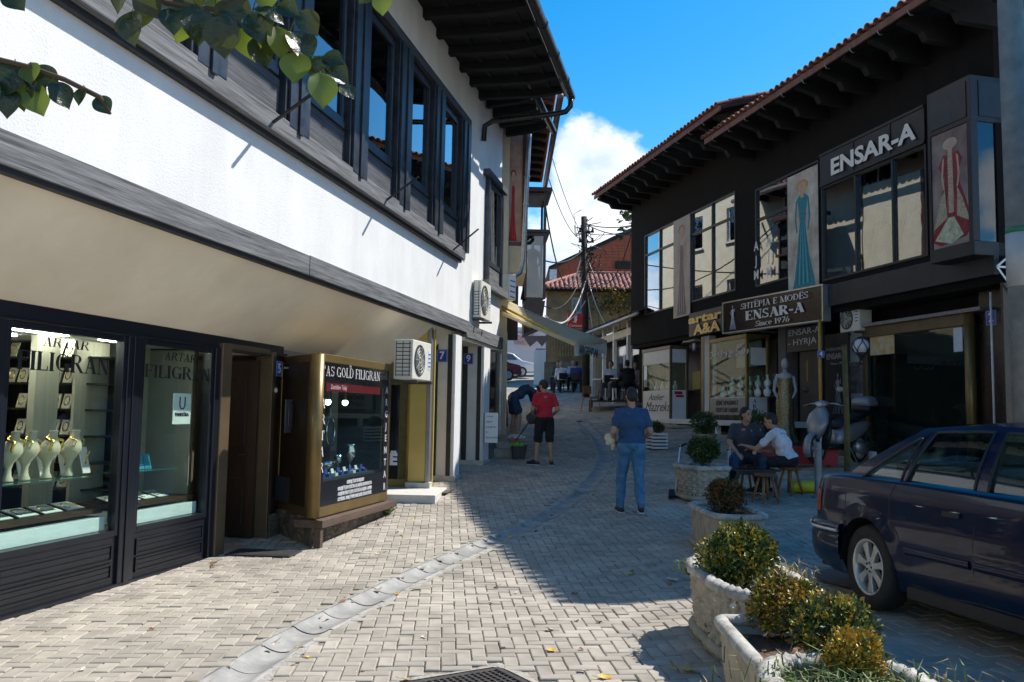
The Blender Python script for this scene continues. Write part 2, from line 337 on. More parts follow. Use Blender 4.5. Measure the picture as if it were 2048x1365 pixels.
for (x,y,r) in bricks:
    sx_ = (g(x+.05,y)-g(x-.05,y))/.1;sy_ = (g(x,y+.05)-g(x,y-.05))/.1
    tx = sy_+rnd.gauss(0,.010);ty = -sx_+rnd.gauss(0,.010);rz = HR+r*pi/2+rnd.gauss(0,.008);dz = rnd.gauss(0,.0022)-(.006 if rnd.random() < .012 else 0)
    R = Euler((0,0,rz)).to_matrix();R2 = Matrix.Rotation(tx,3,'X') @ Matrix.Rotation(ty,3,'Y') @ R
    loc = Vector((x+rnd.gauss(0,.001),y+rnd.gauss(0,.001),g(x,y)+dz))
    if (x,y,r) in ns:
        o = bpy.data.objects.new('paver',bme);COL.objects.link(o);o.matrix_world = Matrix.Translation(loc) @ R2.to_4x4();o.parent = street
    else:
        bb = len(V);V += [tuple(R2 @ Vector(v)+loc) for v in BV];F += [tuple(bb+i for i in f) for f in BF]
me = bpy.data.meshes.new('paver_field');me.from_pydata(V,[],F);me.materials.append(M_paver)
pf = bpy.data.objects.new('paver_field',me);COL.objects.link(pf);pf.parent = street;pf['kind'] = 'stuff'
print('bricks',len(bricks))
# sand bed between the pavers
SV = {};sv = [];sf = []
def sidx(i,j):
    if (i,j) not in SV: SV[(i,j)] = len(sv);x = -10+i*.15;y = -4+j*.15;sv.append((x,y,g(x,y)-.0125))
    return SV[(i,j)]
for i in range(150):
    for j in range(345):
        x = -10+i*.15+.075;y = -4+j*.15+.075
        if y < 26 and gutd(x,y) < .15: continue
        sf.append((sidx(i,j),sidx(i+1,j),sidx(i+1,j+1),sidx(i,j+1)))
me = bpy.data.meshes.new('sand_bed');me.from_pydata(sv,[],sf);me.materials.append(M_joint);me.polygons.foreach_set('use_smooth',[True]*len(me.polygons))
sb = bpy.data.objects.new('sand_bed',me);COL.objects.link(sb);sb.parent = street
# gutter channel: curved concrete troughs, each one laid with its lip over the next
gch = thing('drain_channel','curved open drain of half round concrete pieces crossing the paving','drain',loc=(GUT[0].x,GUT[0].y,0))
gch['kind'] = 'structure';del gch['category']
seg = [];acc = []
for a,b_ in zip(GUT,GUT[1:]):
    n = max(1,int((b_-a).length/.05))
    for k in range(n): acc.append(a+(b_-a)*(k/n))
for _ in range(60):   # relax to a smooth curve
    acc = [acc[0]]+[acc[i-1]*.25+acc[i]*.5+acc[i+1]*.25 for i in range(1,len(acc)-1)]+[acc[-1]]
dist = [0]
for a,b_ in zip(acc,acc[1:]): dist.append(dist[-1]+(b_-a).length)
def curve_at(s):
    for i in range(len(dist)-1):
        if dist[i+1] >= s: t = (s-dist[i])/max(1e-6,dist[i+1]-dist[i]);return acc[i]*(1-t)+acc[i+1]*t,(acc[min(i+2,len(acc)-1)]-acc[max(i-2,0)]).normalized()
    return acc[-1],(acc[-1]-acc[-3]).normalized()
s0 = 0;GW = .14
while s0 < dist[-1]-.1:
    s1 = min(s0+.50,dist[-1]);mb = MB();rows = [];K = 10;o0,_ = curve_at((s0+s1)/2);oz = g(o0.x,o0.y)
    tilt = rnd.gauss(-.004,.0015)
    for q in range(7):
        p,d = curve_at(lerp(s0+.004,s1-.004,q/6));nrm = Vector((d.y,-d.x));z0 = g(p.x,p.y)+.0035*(1-q/6)+tilt
        prof = [(-GW-.03,-.05),(-GW-.03,.001),(-GW,.003)]+[(-GW+2*GW*k/K,.003-.045*sin(pi*k/K)**.8) for k in range(1,K)]+[(GW,.003),(GW+.03,.001),(GW+.03,-.05)]
        rows.append([(p.x+nrm.x*a-o0.x,p.y+nrm.y*a-o0.y,z0+z-oz) for a,z in prof])
    m_ = len(rows[0]);mb.v = [v for r in rows for v in r]
    mb.f = [(i*m_+k,i*m_+k+1,(i+1)*m_+k+1,(i+1)*m_+k) for i in range(6) for k in range(m_-1)]
    mb.m = [0]*len(mb.f)
    ob = mb.build('channel_piece',M_gutter,gch,smooth=True);ob.location = Vector((o0.x,o0.y,oz))-gch.location
    s0 = s1
# mortar bands along both sides of the channel
mb = MB();M_mort = pm('mortar',(.36,.34,.30),.95,.3,14,bump=.9,bs=50,dist=.012)
for side in (-1,1):
    pr = None
    for i in range(0,len(acc),2):
        p = acc[i];d = (acc[min(i+2,len(acc)-1)]-acc[max(i-2,0)]).normalized();nrm = Vector((d.y,-d.x))*side
        a = p+nrm*(GW+.02);c = p+nrm*(.228+.02*sin(i*.9)+.012*sin(i*2.3));z = g(p.x,p.y)
        cur = ((a.x,a.y,z-.002),(c.x,c.y,z-.006))
        if pr: mb.quad(pr[0],pr[1],cur[1],cur[0])
        pr = cur
mo = mb.build('mortar_band',M_mort,smooth=True);mo.parent = gch;mo.matrix_parent_inverse = Matrix.Translation(-gch.location)
# manhole grate
M_iron = pm('cast_iron',(.075,.072,.07),.55,.3,12,bump=.2,bs=80,metal=.6,c2=(.12,.10,.085))
mh = thing('drain_grate','rusty rectangular iron grate set in the pavement at the bottom of the view','drain grate',loc=(MAN.x,MAN.y,g(MAN.x,MAN.y)),rz=MAN_R)
f = MB()
for a in (-1,1): f.box(a*.40,a*.36,-.32,.32,-.02,.004);f.box(-.36,.36,a*.32,a*.28,-.02,.003)
f.build('grate_frame',M_iron,mh,bevel=.003)
q = MB()
for i in range(17): q.box(-.355+i*.042,-.338+i*.042,-.279,.279,-.02,.001)
q.build('grate_bar',M_iron,mh)['kind'] = 'stuff'
q = MB()
for i in range(13): q.box(-.358,.358,-.27+i*.043,-.262+i*.043,-.02,.0)
q.build('cross_bar',M_iron,mh)['kind'] = 'stuff'
q = MB();rr_ = random.Random(5)
pts = []
for side in range(4):
    for k in range(9):
        t = -1+2*k/9;c = {0: (t*.46,-.38),1: (.46,t*.38),2: (-t*.46,.38),3: (-.46,-t*.38)}[side]
        pts.append((c[0]*rr_.uniform(1.0,1.1),c[1]*rr_.uniform(1.0,1.12)))
inn = []
for (x,y) in pts: k = max(abs(x)/.415,abs(y)/.335);inn.append((x/k,y/k))
n = len(pts)
q.add([(x,y,-.006) for x,y in pts]+[(x,y,.002) for x,y in inn],[(i,(i+1) % n,n+(i+1) % n,n+i) for i in range(n)]);q.build('mortar_surround',M_mort,mh)
mh2 = gp(1755,1172)
m2 = thing('manhole_cover','round iron manhole cover in gravel half under the rear of the blue car','manhole cover',loc=(3.45,8.15,g(3.45,8.15)))
c = MB();c.lathe([(.30,-.02),(.30,.004),(.285,.006),(.28,.002),(.1,.002),(.02,.002)],n=32);c.build('cover',M_iron,m2)
for k in range(14): pass
c = MB()
for k in range(12): a = 2*pi*k/12;c.bar((.1*cos(a),.1*sin(a),.004),(.26*cos(a),.26*sin(a),.004),.012,.006)
c.build('raised_rib',M_iron,m2)
c = MB();c.lathe([(.62,-.011),(.5,-.004),(.31,.0),(.305,-.01)],n=30);c.build('gravel_patch',pm('dark_gravel',(.13,.115,.10),.95,.5,40,bump=1,bs=120,dist=.02),m2)
# ================================================================== left house (number 5)
LF = frame(-2.92,6.53,.2125,1)
M_plaster = pm('white_plaster',(.80,.80,.79),.9,.04,1.2,bump=.55,bs=52,dist=.008,c2=(.72,.72,.70),patch=(.8,.93,1.03,(2.2,2.2,.5)))
M_cove = pm('cream_plaster',(.90,.82,.67),.85,.1,1.3,bump=.12,bs=30,dist=.006,c2=(.80,.71,.56),det=9,patch=(.7,.92,1.03))
M_timber = pm('grey_timber',(.10,.105,.12),.7,.3,5,bump=.6,bs=14,dist=.006,c2=(.02,.022,.027),stretch=(.35,9,9),det=10)
M_timber2 = pm('sill_timber',(.22,.225,.235),.75,.3,4.5,bump=.6,bs=14,dist=.006,c2=(.035,.037,.042),stretch=(.35,9,9),det=10)
M_black = pm('black_timber',(.022,.022,.025),.55,.3,6,bump=.3,bs=30,dist=.004)
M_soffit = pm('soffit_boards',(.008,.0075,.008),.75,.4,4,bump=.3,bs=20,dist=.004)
M_frame = pm('window_frame_paint',(.014,.018,.028),.38,.3,6,bump=.2,bs=40,dist=.002,c2=(.045,.052,.065))
M_blackpipe = pm('black_pipe',(.02,.02,.022),.28,.2,8)
M_tile = pm('roof_tile',(.33,.13,.08),.8,.3,3,bump=.4,bs=40,dist=.005,c2=(.16,.075,.055),isl=.25)
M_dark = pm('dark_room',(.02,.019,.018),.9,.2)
G_win = glassmat('window_glass',(.30,.36,.42),2.2)
G_shop = glassmat('shop_glass',(.88,.95,.92),.8)
ZB0,ZB1 = fp(LF,611,552)[1],fp(LF,611,512)[1]
UJ = fp(LF,611,512)[0];UA = fp(LF,953,600)[0];UB = fp(LF,1001,640)[0];UBE = fp(LF,936,670)[0]
ZS1 = fp(LF,742,365,-.1)[1];ZS0 = fp(LF,742,396,-.1)[1]
ZH0 = fp(LF,850,145,-.06)[1];ZW = fp(LF,961,203)[1]
U0 = -9.0
print('LF',ZB0,ZB1,UJ,UA,UB,UBE,ZS0,ZS1,ZH0,ZW)
house = thing('white_house','white plastered house with dark timber beams and windows over the jewellery shop','house',LF)
USW = fp(LF,930,480,0)[0]     # end of window band
USI = fp(LF,928,510,-.1)[0]
b = MB();b.box(U0,UA,0,.28,ZB0+.02,ZS0+.03);b.box(USW,UA,0,.28,ZS0+.031,ZW+.4);b.box(U0,USW-.001,0,.28,ZH0+.12,ZW+.4)
b.box(U0,UA-.3,5.8,6.1,0,ZW+.4)
b.build('wall',M_plaster,house)
# plaster cove between shop head and overhang
SY = .88
ZSH = fp(LF,300,657,SY)[1];print('shop head',ZSH)
prof = []
for k in range(13):
    t = k/12;y = lerp(SY+.02,.02,t);z = ZSH+(ZB0+.01-ZSH)*(t**1.0)*(.78+.22*t) ;prof.append((y,z))
c = MB();us = [U0]+[i*1.0 for i in range(-8,11)]+[UBE]
for u in us: c.v += [(u,y,z) for y,z in prof]
n = len(prof);c.f = [(i*n+k,i*n+k+1,(i+1)*n+k+1,(i+1)*n+k) for i in range(len(us)-1) for k in range(n-1)];c.m = [0]*len(c.f)
c.build('plaster_cove',M_cove,house,smooth=True)
# long lower beam: two lengths butted at the joint
for a,e,dz in ((U0,-3.2,0),(-3.196,UJ-.002,0),(UJ+.002,UBE,.004)):
    MB().box(a,e,-.055-dz,.0-.001,ZB0-.0,ZB1+dz).build('lower_beam',M_timber2,house,bevel=.006)
MB().box(U0,UBE-.01,-.03,.04,ZB0-.035,ZB0-.003).build('beam_underboard',M_black,house)
# sill beam and window head
MB().box(U0,USI,-.13,-.001,ZS0,ZS1).build('sill_beam',M_timber2,house,bevel=.008)
MB().box(U0,USI-.0,-.06,-.0,ZS0-.05,ZS0-.004).build('sill_underboard',M_black,house)
MB().box(U0,fp(LF,943,230,-.1)[0],-.11,-.001,ZH0,ZH0+.14).build('head_beam',M_timber,house,bevel=.006)
# windows
WC = [14.80-1.655*k for k in range(9,-1,-1)]      # centre Y of each window
ZG0 = fp(LF,742,294)[1];ZG1 = ZH0-.13
print('glass',ZG0,ZG1)
PITCHW = 1.655*1.022
for yc in WC:
    u = (yc-6.53)*1.022;w = .46
    if u+.8 < U0: continue
    win = MB()
    for sgn in (-1,1):
        win.box(u+sgn*(w+.02),u+sgn*(w+.10),-.02,.05,ZG0-.08,ZG1+.08)
        win.box(u+sgn*(w-.035),u+sgn*(w+.018),-.045,.03,ZG0-.03,ZG1+.03)
    win.box(u-w-.02,u+w+.02,-.02,.05,ZG1+.02,ZG1+.10);win.box(u-w-.02,u+w+.02,-.06,.05,ZG0-.10,ZG0-.03)
    win.box(u-w+.035,u+w-.035,-.045,.03,ZG1-.035,ZG1+.018);win.box(u-w+.035,u+w-.035,-.05,.03,ZG0-.028,ZG0+.03)
    wo = win.build('window',M_frame,house,bevel=.004)
    MB().box(u-w+.036,u+w-.036,-.012,-.004,ZG0+.031,ZG1-.036).build('pane',G_win,wo)
    MB().box(u-w-.1,u+w+.1,-.03,.05,ZS1+.002,ZG0-.102).build('sill_panel',M_timber,house,bevel=.004)
    cu = MB()
    for k in range(9):
        x0 = u-w+.04+k*.03;cu.box(x0,x0+.022,.12+.012*(k % 2),.13+.012*(k % 2),ZG0,ZG1)
    cu.build('curtain',pm('curtain_cloth',(.55,.57,.6),.8,.1),wo)
# posts between windows
for i,yc in enumerate([y-1.655/2 for y in WC]+[WC[-1]+1.655/2]):
    u = (yc-6.53)*1.022;p = MB();e = .13 if i <= len(WC)-1 else .10
    hw = PITCHW/2-.46-.105
    p.box(u-hw,u+hw,-.10,.05,ZS1-.03,ZH0-.001);p.box(u-hw+.05,u+hw-.05,-.135,-.101,ZS1-.04,ZH0-.02);p.box(u-.045,u+.045,-.16,-.136,ZS1-.07,ZH0-.04)
    p.build('window_post',M_frame,house,bevel=.006)
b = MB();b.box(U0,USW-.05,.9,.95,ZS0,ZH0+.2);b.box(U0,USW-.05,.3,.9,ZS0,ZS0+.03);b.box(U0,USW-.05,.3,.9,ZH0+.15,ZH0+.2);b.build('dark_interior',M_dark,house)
# iron brackets on the sill beam
for (px,py,qx,qy) in ((548,245,625,178),(775,400,829,348),(908,500,949,452)):
    u,z = fp(LF,px,py,-.14);u2,z2 = fp(LF,qx,qy,-.55)
    MB().bar((u,-.13,z),(u+.03,-.56,z2),.04,.018).build('iron_bracket',M_black,house)
# eave: soffit boards, rafters, fascia, tiles
EO = -1.68;ZE = ZW+.02;UE = UA+.02
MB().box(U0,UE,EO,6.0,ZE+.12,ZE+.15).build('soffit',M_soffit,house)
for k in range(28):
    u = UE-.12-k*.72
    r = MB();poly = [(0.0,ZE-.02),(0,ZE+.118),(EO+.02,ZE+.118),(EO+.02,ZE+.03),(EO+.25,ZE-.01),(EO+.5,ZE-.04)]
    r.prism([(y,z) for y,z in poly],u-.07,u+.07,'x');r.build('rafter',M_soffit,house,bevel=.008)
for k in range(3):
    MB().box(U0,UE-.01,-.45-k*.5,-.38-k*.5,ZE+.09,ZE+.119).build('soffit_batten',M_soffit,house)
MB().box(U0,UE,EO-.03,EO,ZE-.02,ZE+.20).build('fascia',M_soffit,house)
b = MB();b.add([(U0,EO-.05,ZE+.16),(UE+.03,EO-.05,ZE+.16),(UE+.03,3.0,ZE+.72),(U0,3.0,ZE+.72),(U0,6.4,ZE+.16),(UE+.03,6.4,ZE+.16)],[(0,1,2,3),(3,2,5,4),(1,5,2)])
b.build('roof',M_tile,house)
t = MB()
for k in range(70):
    u = UE-.1-k*.2;t.T = Matrix.Translation((u,EO-.07,ZE+.165)) @ Matrix.Rotation(radians(20),4,'X');t.tube([(0,0,0),(0,.5,0)],[.085,.07],8);t.T = Matrix()
t.build('eave_tile',M_tile,house,smooth=True)['kind'] = 'stuff'
MB().box(U0,UE+.04,EO-.045,EO-.03,ZE+.08,ZE+.14).build('verge_strip',M_soffit,house)
# half round gutter with brackets and swan neck
gt = MB();gt.tube([(U0,EO-.13,ZE+.02),(UE+.03,EO-.13,ZE-.02)],.085,14)
for k in range(9): gt.tube([(UE-.8-k*1.2,EO-.13,ZE-.005),(UE-.86-k*1.2,EO-.13,ZE-.005)],.095,14)
gt.build('roof_gutter',M_blackpipe,house,smooth=True)
pts = [(UE-.02,EO-.13,ZE-.05),(UE-.01,EO-.12,ZE-.22),(UE,EO-.03,ZE-.32),(UE,EO+.15,ZE-.35),(UE+.02,-.25,ZE-.42),(UE+.05,-.08,ZE-.50),(UE+.06,-.06,ZE-.8)]
MB().tube(pts,.055,12).build('gutter_pipe',M_blackpipe,house,smooth=True)
# ---- second part of the white house (number 7/9 side)
annex = thing('white_house','narrow white house end with one tall dark timber window beyond the long facade','house',LF)
ZBB1,ZBB0 = fp(LF,937,668,0)[1],fp(LF,937,682,0)[1]
YB = .03
b = MB();
wu0,wu1 = fp(LF,968,450,YB)[0],fp(LF,1001,450,YB)[0]
wz1 = fp(LF,969,352,YB)[1];wz0 = fp(LF,984,572,YB)[1]
ZWB = fp(LF,1013,291,YB)[1]
b.box(UA,UB+.02,YB,YB+.3,ZB0+.1,wz0);b.box(UA,wu0+.1,YB,YB+.3,wz0+.001,ZWB+.9);b.box(wu1-.1,UB+.02,YB,YB+.3,wz0+.001,ZWB+.9);b.box(wu0+.101,wu1-.101,YB,YB+.3,wz1,ZWB+.9)
b.box(UB-.28,UB+.02,YB+.301,5.8,3.0,ZWB+.9)
b.build('wall',M_plaster,annex)
MB().box(UBE-.3,UB+.02,-.06,YB-.001,ZB0-.08,ZB0+.17).build('lower_beam',M_timber2,annex,bevel=.006)
MB().box(UBE-.3,UB,-.02,SY,ZB0-.14,ZB0-.081).build('soffit',M_cove,annex)
MB().box(UBE-.02,UBE,0,SY,ZB0-.08,ZB0+.02).build('soffit_end',M_cove,annex)
wb = MB()
for u in (wu0+.12,wu1-.12): wb.box(u-.06,u+.06,-.06,YB+.1,wz0,wz1-.001)
wb.box(wu0+.18,wu1-.18,-.03,YB+.1,wz0+.35,wz0+.45);wb.box(wu0+.18,wu1-.18,-.03,YB+.1,wz1-.12,wz1-.01)
for u in (wu0+.22,wu1-.22): wb.box(u-.035,u+.035,-.045,YB+.05,wz0+.452,wz1-.122)
w2 = wb.build('window',M_frame,annex,bevel=.004)
MB().box(wu0+.25,wu1-.25,.0,.008,wz0+.45,wz1-.12).build('pane',G_win,w2)
MB().box(wu0+.19,wu1-.19,-.01,YB+.05,wz0+.02,wz0+.35).build('sill_panel',M_timber2,w2)
MB().box(wu0-.12,wu1+.12,-.10,YB-.001,wz1,wz1+.13).build('head_beam',M_timber,annex,bevel=.006)
MB().box(wu0-.08,wu1+.22,-.12,YB-.001,wz0-.17,wz0-.002).build('sill_beam',M_timber2,annex,bevel=.006)
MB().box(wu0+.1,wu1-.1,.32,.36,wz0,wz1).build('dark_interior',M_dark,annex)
EB = -.95;ZEB = ZWB+.25
MB().box(UA-.3,UB+.35,EB,5.5,ZEB+.12,ZEB+.15).build('soffit',M_soffit,annex)
for k in range(4):
    u = UB+.25-k*.62;MB().prism([(0.0,ZEB-.1),(0,ZEB+.118),(EB+.02,ZEB+.118),(EB+.02,ZEB+.03),(EB+.3,ZEB-.04)],u-.07,u+.07,'x').build('rafter',M_soffit,annex,bevel=.008)
MB().tube([(UA-.5,EB-.1,ZEB+.05),(UB+.4,EB-.1,ZEB+.02)],.075,12).build('roof_gutter',M_blackpipe,annex,smooth=True)
b = MB();b.add([(UA-.3,EB-.05,ZEB+.17),(UB+.35,EB-.05,ZEB+.17),(UB+.35,3.0,ZEB+.7),(UA-.3,3.0,ZEB+.7)],[(0,1,2,3)]);b.build('roof',M_tile,annex)
# AC on the annex wall
M_acw = pm('cream_metal',(.72,.70,.62),.45,.08,4)
M_acd = pm('dark_grille',(.05,.05,.045),.6,.3,20)
def make_ac(label,M,w=.8,d=.3,h=.56,group=None):
    ac = thing('air_conditioner',label,'air conditioner',M,group=group)
    MB().box(0,w,-d,0,0,h).build('casing',M_acw,ac,bevel=.012)
    fr = MB();r = h*.40;c = (w*.36,h*.5)
    fr.T = Matrix.Translation((c[0],-d,c[1])) @ Matrix.Rotation(pi/2,4,'X')
    fr.lathe([(r,.0),(r,.012),(r-.02,.014),(r-.03,.004),(.001,.004)],n=28);fr.build('fan_grille',M_acd,ac)
    rg = MB();rg.T = fr.T
    for k in range(1,5):
        rad = r*k/5;rg.tube([(rad*cos(2*pi*i/20),rad*sin(2*pi*i/20),.016) for i in range(21)],.003,4)
    for k in range(10): a = 2*pi*k/10;rg.bar((.03*cos(a),.03*sin(a),.017),((r-.02)*cos(a),(r-.02)*sin(a),.017),.004)
    rg.build('grille_wire',M_acw,ac)
    bl = MB();bl.T = fr.T
    for k in range(3): a = 2*pi*k/3;bl.cbox((.09*cos(a),.09*sin(a),.009),(.15,.07,.006),rz=a)
    bl.build('fan_blade',pm('fan_grey',(.3,.3,.27),.5),ac)
    sl = MB()
    for k in range(9): sl.box(-.006,-.001,-d+.03,-.03,.05+k*.055,.062+k*.055)
    for k in range(3): sl.box(-.007,-.001,-d+.04+k*.1,-d+.05+k*.1,.04,h-.03)
    sl.build('coil_louvre',M_acd,ac)
    for x in (.06,w-.10): MB().box(x,x+.04,-d-.05,.1,-.05,-.012).build('wall_bracket',M_iron,ac)
    lb = MB();lb.box(w-.14,w-.03,-d-.004,-d-.001,h*.30,h*.8);lb.build('sticker',pm('sticker_white',(.7,.72,.75),.5),ac)
    lb = MB()
    for k in range(4): lb.box(w-.13,w-.04,-d-.006,-d-.0045,h*.36+k*.06,h*.36+.02+k*.06)
    lb.build('sticker_print',pm('blue_print',(.05,.12,.4),.5),ac)
    return ac
u,z = fp(LF,943,635,-.0)
make_ac('cream air conditioner hung on the white wall below the tall end window',LF @ Matrix.Translation((u,.0-.02,z)),w=.8,d=.16,h=.72)
Mac = frame(-1.66,12.3,.23,1,2.05)
make_ac('air conditioner with louvred side under the beam, above the yellow entrance',Mac @ Matrix.Translation((0,.0,0)),w=.82,d=.28,h=.56)
# ---- piers under the overhang with plates 7 and 9
def plate(txt,label,M,s=.20,w=1.0):
    p = thing('house_number',label,'number plate',M)
    MB().box(-s/2*w,s/2*w,-.008,0,-s/2*1.1,s/2*1.1).build('plate',pm('plate_blue',(.02,.06,.35),.3),p,bevel=.003)
    fr = MB()
    for a in (-1,1): fr.box(a*s*w*.46,a*s*w*.44,-.010,-.0085,-s*.5,s*.5);fr.box(-s*.46*w,s*.46*w,-.010,-.0085,a*s*.50,a*s*.485)
    fr.build('border',pm('plate_white',(.75,.77,.8),.4),p)
    sans(txt,'digit',MATS['plate_white'],p,Matrix.Translation((0,-.0105,0)) @ Matrix.Rotation(pi/2,4,'X'),s*.95,bold=.004)
    return p
ANG = atan2(1,.2125)
def pier(name,label,px0,px1,px2,ytop_extra=0):
    # street corner at px1 on plane y=0; end face towards the camera from px0; street face to px2
    u1 = fp(LF,px1,900,-.0)[0];u2 = fp(LF,px2,900,0)[0]
    P = LF @ Vector((u1,0,0));gz = g(P.x,P.y)
    t = thing(name,label,'pillar',LF @ Matrix.Translation((u1,0,gz-.05)))
    # inner end from sight line at the same world Y
    dy = at(px0,900,P.y).x-P.x;w = abs(dy)*1.02;H = ZB0-.08-gz+.05
    MB().box(0,u2-u1,0,w,.14,H).build('shaft',pm('pillar_plaster',(.66,.64,.58),.85,.08,3,bump=.2,bs=40,dist=.003),t)
    MB().box(-.04,u2-u1+.03,-.04,w+.02,0,.14).build('stone_base',pm('pale_stone',(.50,.47,.42),.8,.2,8,bump=.4,bs=60,dist=.004),t,bevel=.01)
    s = MB();s.box(-.012,-.002,.04,.12,.14,H-.01);s.box(-.012,-.002,w-.14,w-.03,.14,H-.01);s.build('dark_strip',M_black,t)
    MB().box(.02,u2-u1-.02,-.014,-.002,.14,H-.01).build('lit_face_sheet',pm('lit_face_white',(.8,.8,.8),.6,.05),t)  # white sheet paints the sunlit street face lighter than the shaft
    return t,w,H
t7,w7,H7 = pier('pillar','cream pillar with black strips and painted-in sunlit edge carrying plate 7',856,905,918)
t9,w9,H9 = pier('pillar','cream pillar with black strips carrying plate 9 next to the dark shop glass',918,963,976)
for tt,ww,tx,lab,px,py in ((t7,w7,'7','blue number plate 7 on the first cream pillar',884,712),(t9,w9,'9','blue number plate 9 on the second cream pillar',937,718)):
    Q = tt.matrix_world;I = Q.inverted();o = I @ CAM;d = I.to_3x3() @ ray(px,py);s = (-.015-o.x)/d.x;p = o+d*s
    plate(tx,lab,Q @ Matrix.Translation((-.015,p.y,p.z)) @ Matrix.Rotation(-pi/2,4,'Z'))
# ================================================================== jewellery shop in the white house
M_navy = pm('navy_metal',(.008,.010,.016),.3,.2,3,bump=.04,bs=20,dist=.002)
M_brown = pm('bronze_metal',(.13,.095,.055),.38,.15,4,metal=.3)
M_gold = pm('gold_bronze',(.22,.15,.055),.36,.2,3,metal=.5)
M_goldj = pm('gold_jewel',(.9,.62,.15),.25,.1,40,metal=1)
M_white = pm('white_board',(.78,.79,.78),.5,.05)
M_cream = pm('cream_velvet',(.72,.68,.55),.8,.1)
M_lamp = pm('lamp_glow',(1,1,1),.5,0,emit=(1,.95,.85),es=22)
M_blackp = pm('black_print',(.01,.01,.012),.45,.1)
M_whitep = pm('white_print',(.8,.8,.8),.5,.05)
M_woodd = pm('dark_wood',(.05,.025,.014),.45,.3,4,bump=.1,bs=30,stretch=(1,1,.2))
def shop_u(px,py=900): return fp(LF,px,py,SY)[0]
ZT = fp(LF,300,657,SY)[1];ZG = fp(LF,400,1036,SY)[1]
uA,uB,uC,uD,uE,uF,uG = shop_u(-9),shop_u(238),shop_u(268),shop_u(414),shop_u(444),shop_u(527),shop_u(556)
shop = thing('jewellery_shop','navy framed jewellery shop front with two lettered windows and an open door','shop front',LF)
b = MB();b.box(uA-3,uG,SY-.03,SY+.10,ZT-.09,ZT+.06);b.build('head_beam',M_navy,shop,bevel=.006)
MB().box(uA-3,uG,SY-.05,SY+.02,ZT-.105,ZT-.092).build('head_trim',M_blackp,shop)
b = MB();b.box(uB,uC,SY-.05,SY+.08,0,ZT-.106);b.build('post',M_navy,shop,bevel=.006)
MB().box(uB+.07,uC-.07,SY-.062,SY-.051,0,ZT-.106).build('post_cover',M_navy,shop,bevel=.004)
for (a,e) in ((uA-2.2,uA-.16),(uA,uB),(uC,uD)):
    w = MB();w.box(a,a+.05,SY-.035,SY+.05,ZG,ZT-.107);w.box(e-.05,e,SY-.035,SY+.05,ZG,ZT-.107);w.box(a+.051,e-.051,SY-.035,SY+.05,ZT-.16,ZT-.107);w.box(a+.051,e-.051,SY-.035,SY+.05,ZG,ZG+.05)
    wo = w.build('window',M_navy,shop,bevel=.004)
    MB().box(a+.05,e-.05,SY+.0,SY+.008,ZG+.05,ZT-.16).build('pane',G_shop,wo)
    pn = MB();pn.box(a,e,SY-.02,SY+.06,.03,ZG-.001);po = pn.build('panel',M_navy,shop)
    for zz0,zz1 in ((ZG*.52,ZG*.86),(.08,ZG*.48)):
        q = MB()
        x0,x1 = a+.06,e-.06
        q.box(x0,x1,SY-.036,SY-.021,zz1-.018,zz1);q.box(x0,x1,SY-.036,SY-.021,zz0,zz0+.018);q.box(x0,x0+.018,SY-.036,SY-.021,zz0+.0181,zz1-.0181);q.box(x1-.018,x1,SY-.036,SY-.021,zz0+.0181,zz1-.0181)
        q.box(x0+.03,x1-.03,SY-.028,SY-.021,zz0+.03,(zz0+zz1)/2-.004);q.box(x0+.03,x1-.03,SY-.028,SY-.021,(zz0+zz1)/2+.004,zz1-.03)
        q.build('panel_moulding',M_navy,po,bevel=.003)
MB().box(uA-2.2,uD+.05,SY-.06,SY+.05,-.02,.03).build('base_strip',M_navy,shop,bevel=.004)
MB().box(uA-.159,uA-.001,SY-.05,SY+.08,0,ZT-.106).build('post',M_navy,shop,bevel=.006)
MB().box(uD+.002,uD+.10,SY-.06,SY+.1,0,ZT-.106).build('door_post',M_navy,shop,bevel=.005)
MB().box(uD+.102,uE-.005,SY-.08,SY+.12,0,ZT-.04).build('door_post',M_brown,shop,bevel=.008)
MB().box(uF+.0,uF+.09,SY-.08,SY+.14,.02,ZT-.06).build('door_post',M_brown,shop,bevel=.008)
MB().box(uE,uF,SY-.04,SY+.12,ZT-.11,ZT-.03).build('door_lintel',M_brown,shop)
# open door leaf, folded inwards, and dark hall
dr = MB();dr.cbox((uF-.03,SY+.52,1.13),(.045,.88,2.1));do = dr.build('door',M_woodd,shop)
q = MB();q.cbox((uF-.058,SY+.52,1.55),(.012,.6,.8));q.cbox((uF-.058,SY+.52,.5),(.012,.6,.55));q.build('door_panel',M_woodd,do,bevel=.006)
MB().tube([(uF-.06,SY+.18,1.05),(uF-.12,SY+.18,1.05),(uF-.12,SY+.27,1.05)],.009,8).build('handle',pm('chrome',(.7,.7,.7),.2,metal=1),do)
rm = MB();z1 = ZT+.05
rm.box(uA-2.4,uG+.2,SY+2.6,SY+2.65,0,z1);rm.box(uA-2.4,uA-2.35,SY+.1,SY+2.6,0,z1);rm.box(uG+.15,uG+.2,SY+.2,SY+2.6,0,z1);rm.box(uE-.1,uE-.06,SY+.3,SY+2.6,0,z1)
rm.build('room_wall',pm('room_wall',(.10,.08,.06),.8,.2),shop)
MB().box(uA-2.4,uG+.2,SY+.1,SY+2.6,-.02,.02).build('room_floor',pm('floor_tile',(.25,.15,.10),.4,.15),shop)
MB().box(uA-2.4,uG+.2,SY+.11,SY+2.6,ZT-.10,ZT-.07).build('room_ceiling',M_white,shop)
MB().box(uE,uF,SY-.14,SY+.3,-.0,.045).build('door_sill',pm('terracotta_sill',(.45,.27,.19),.6,.2,6),shop,bevel=.006)
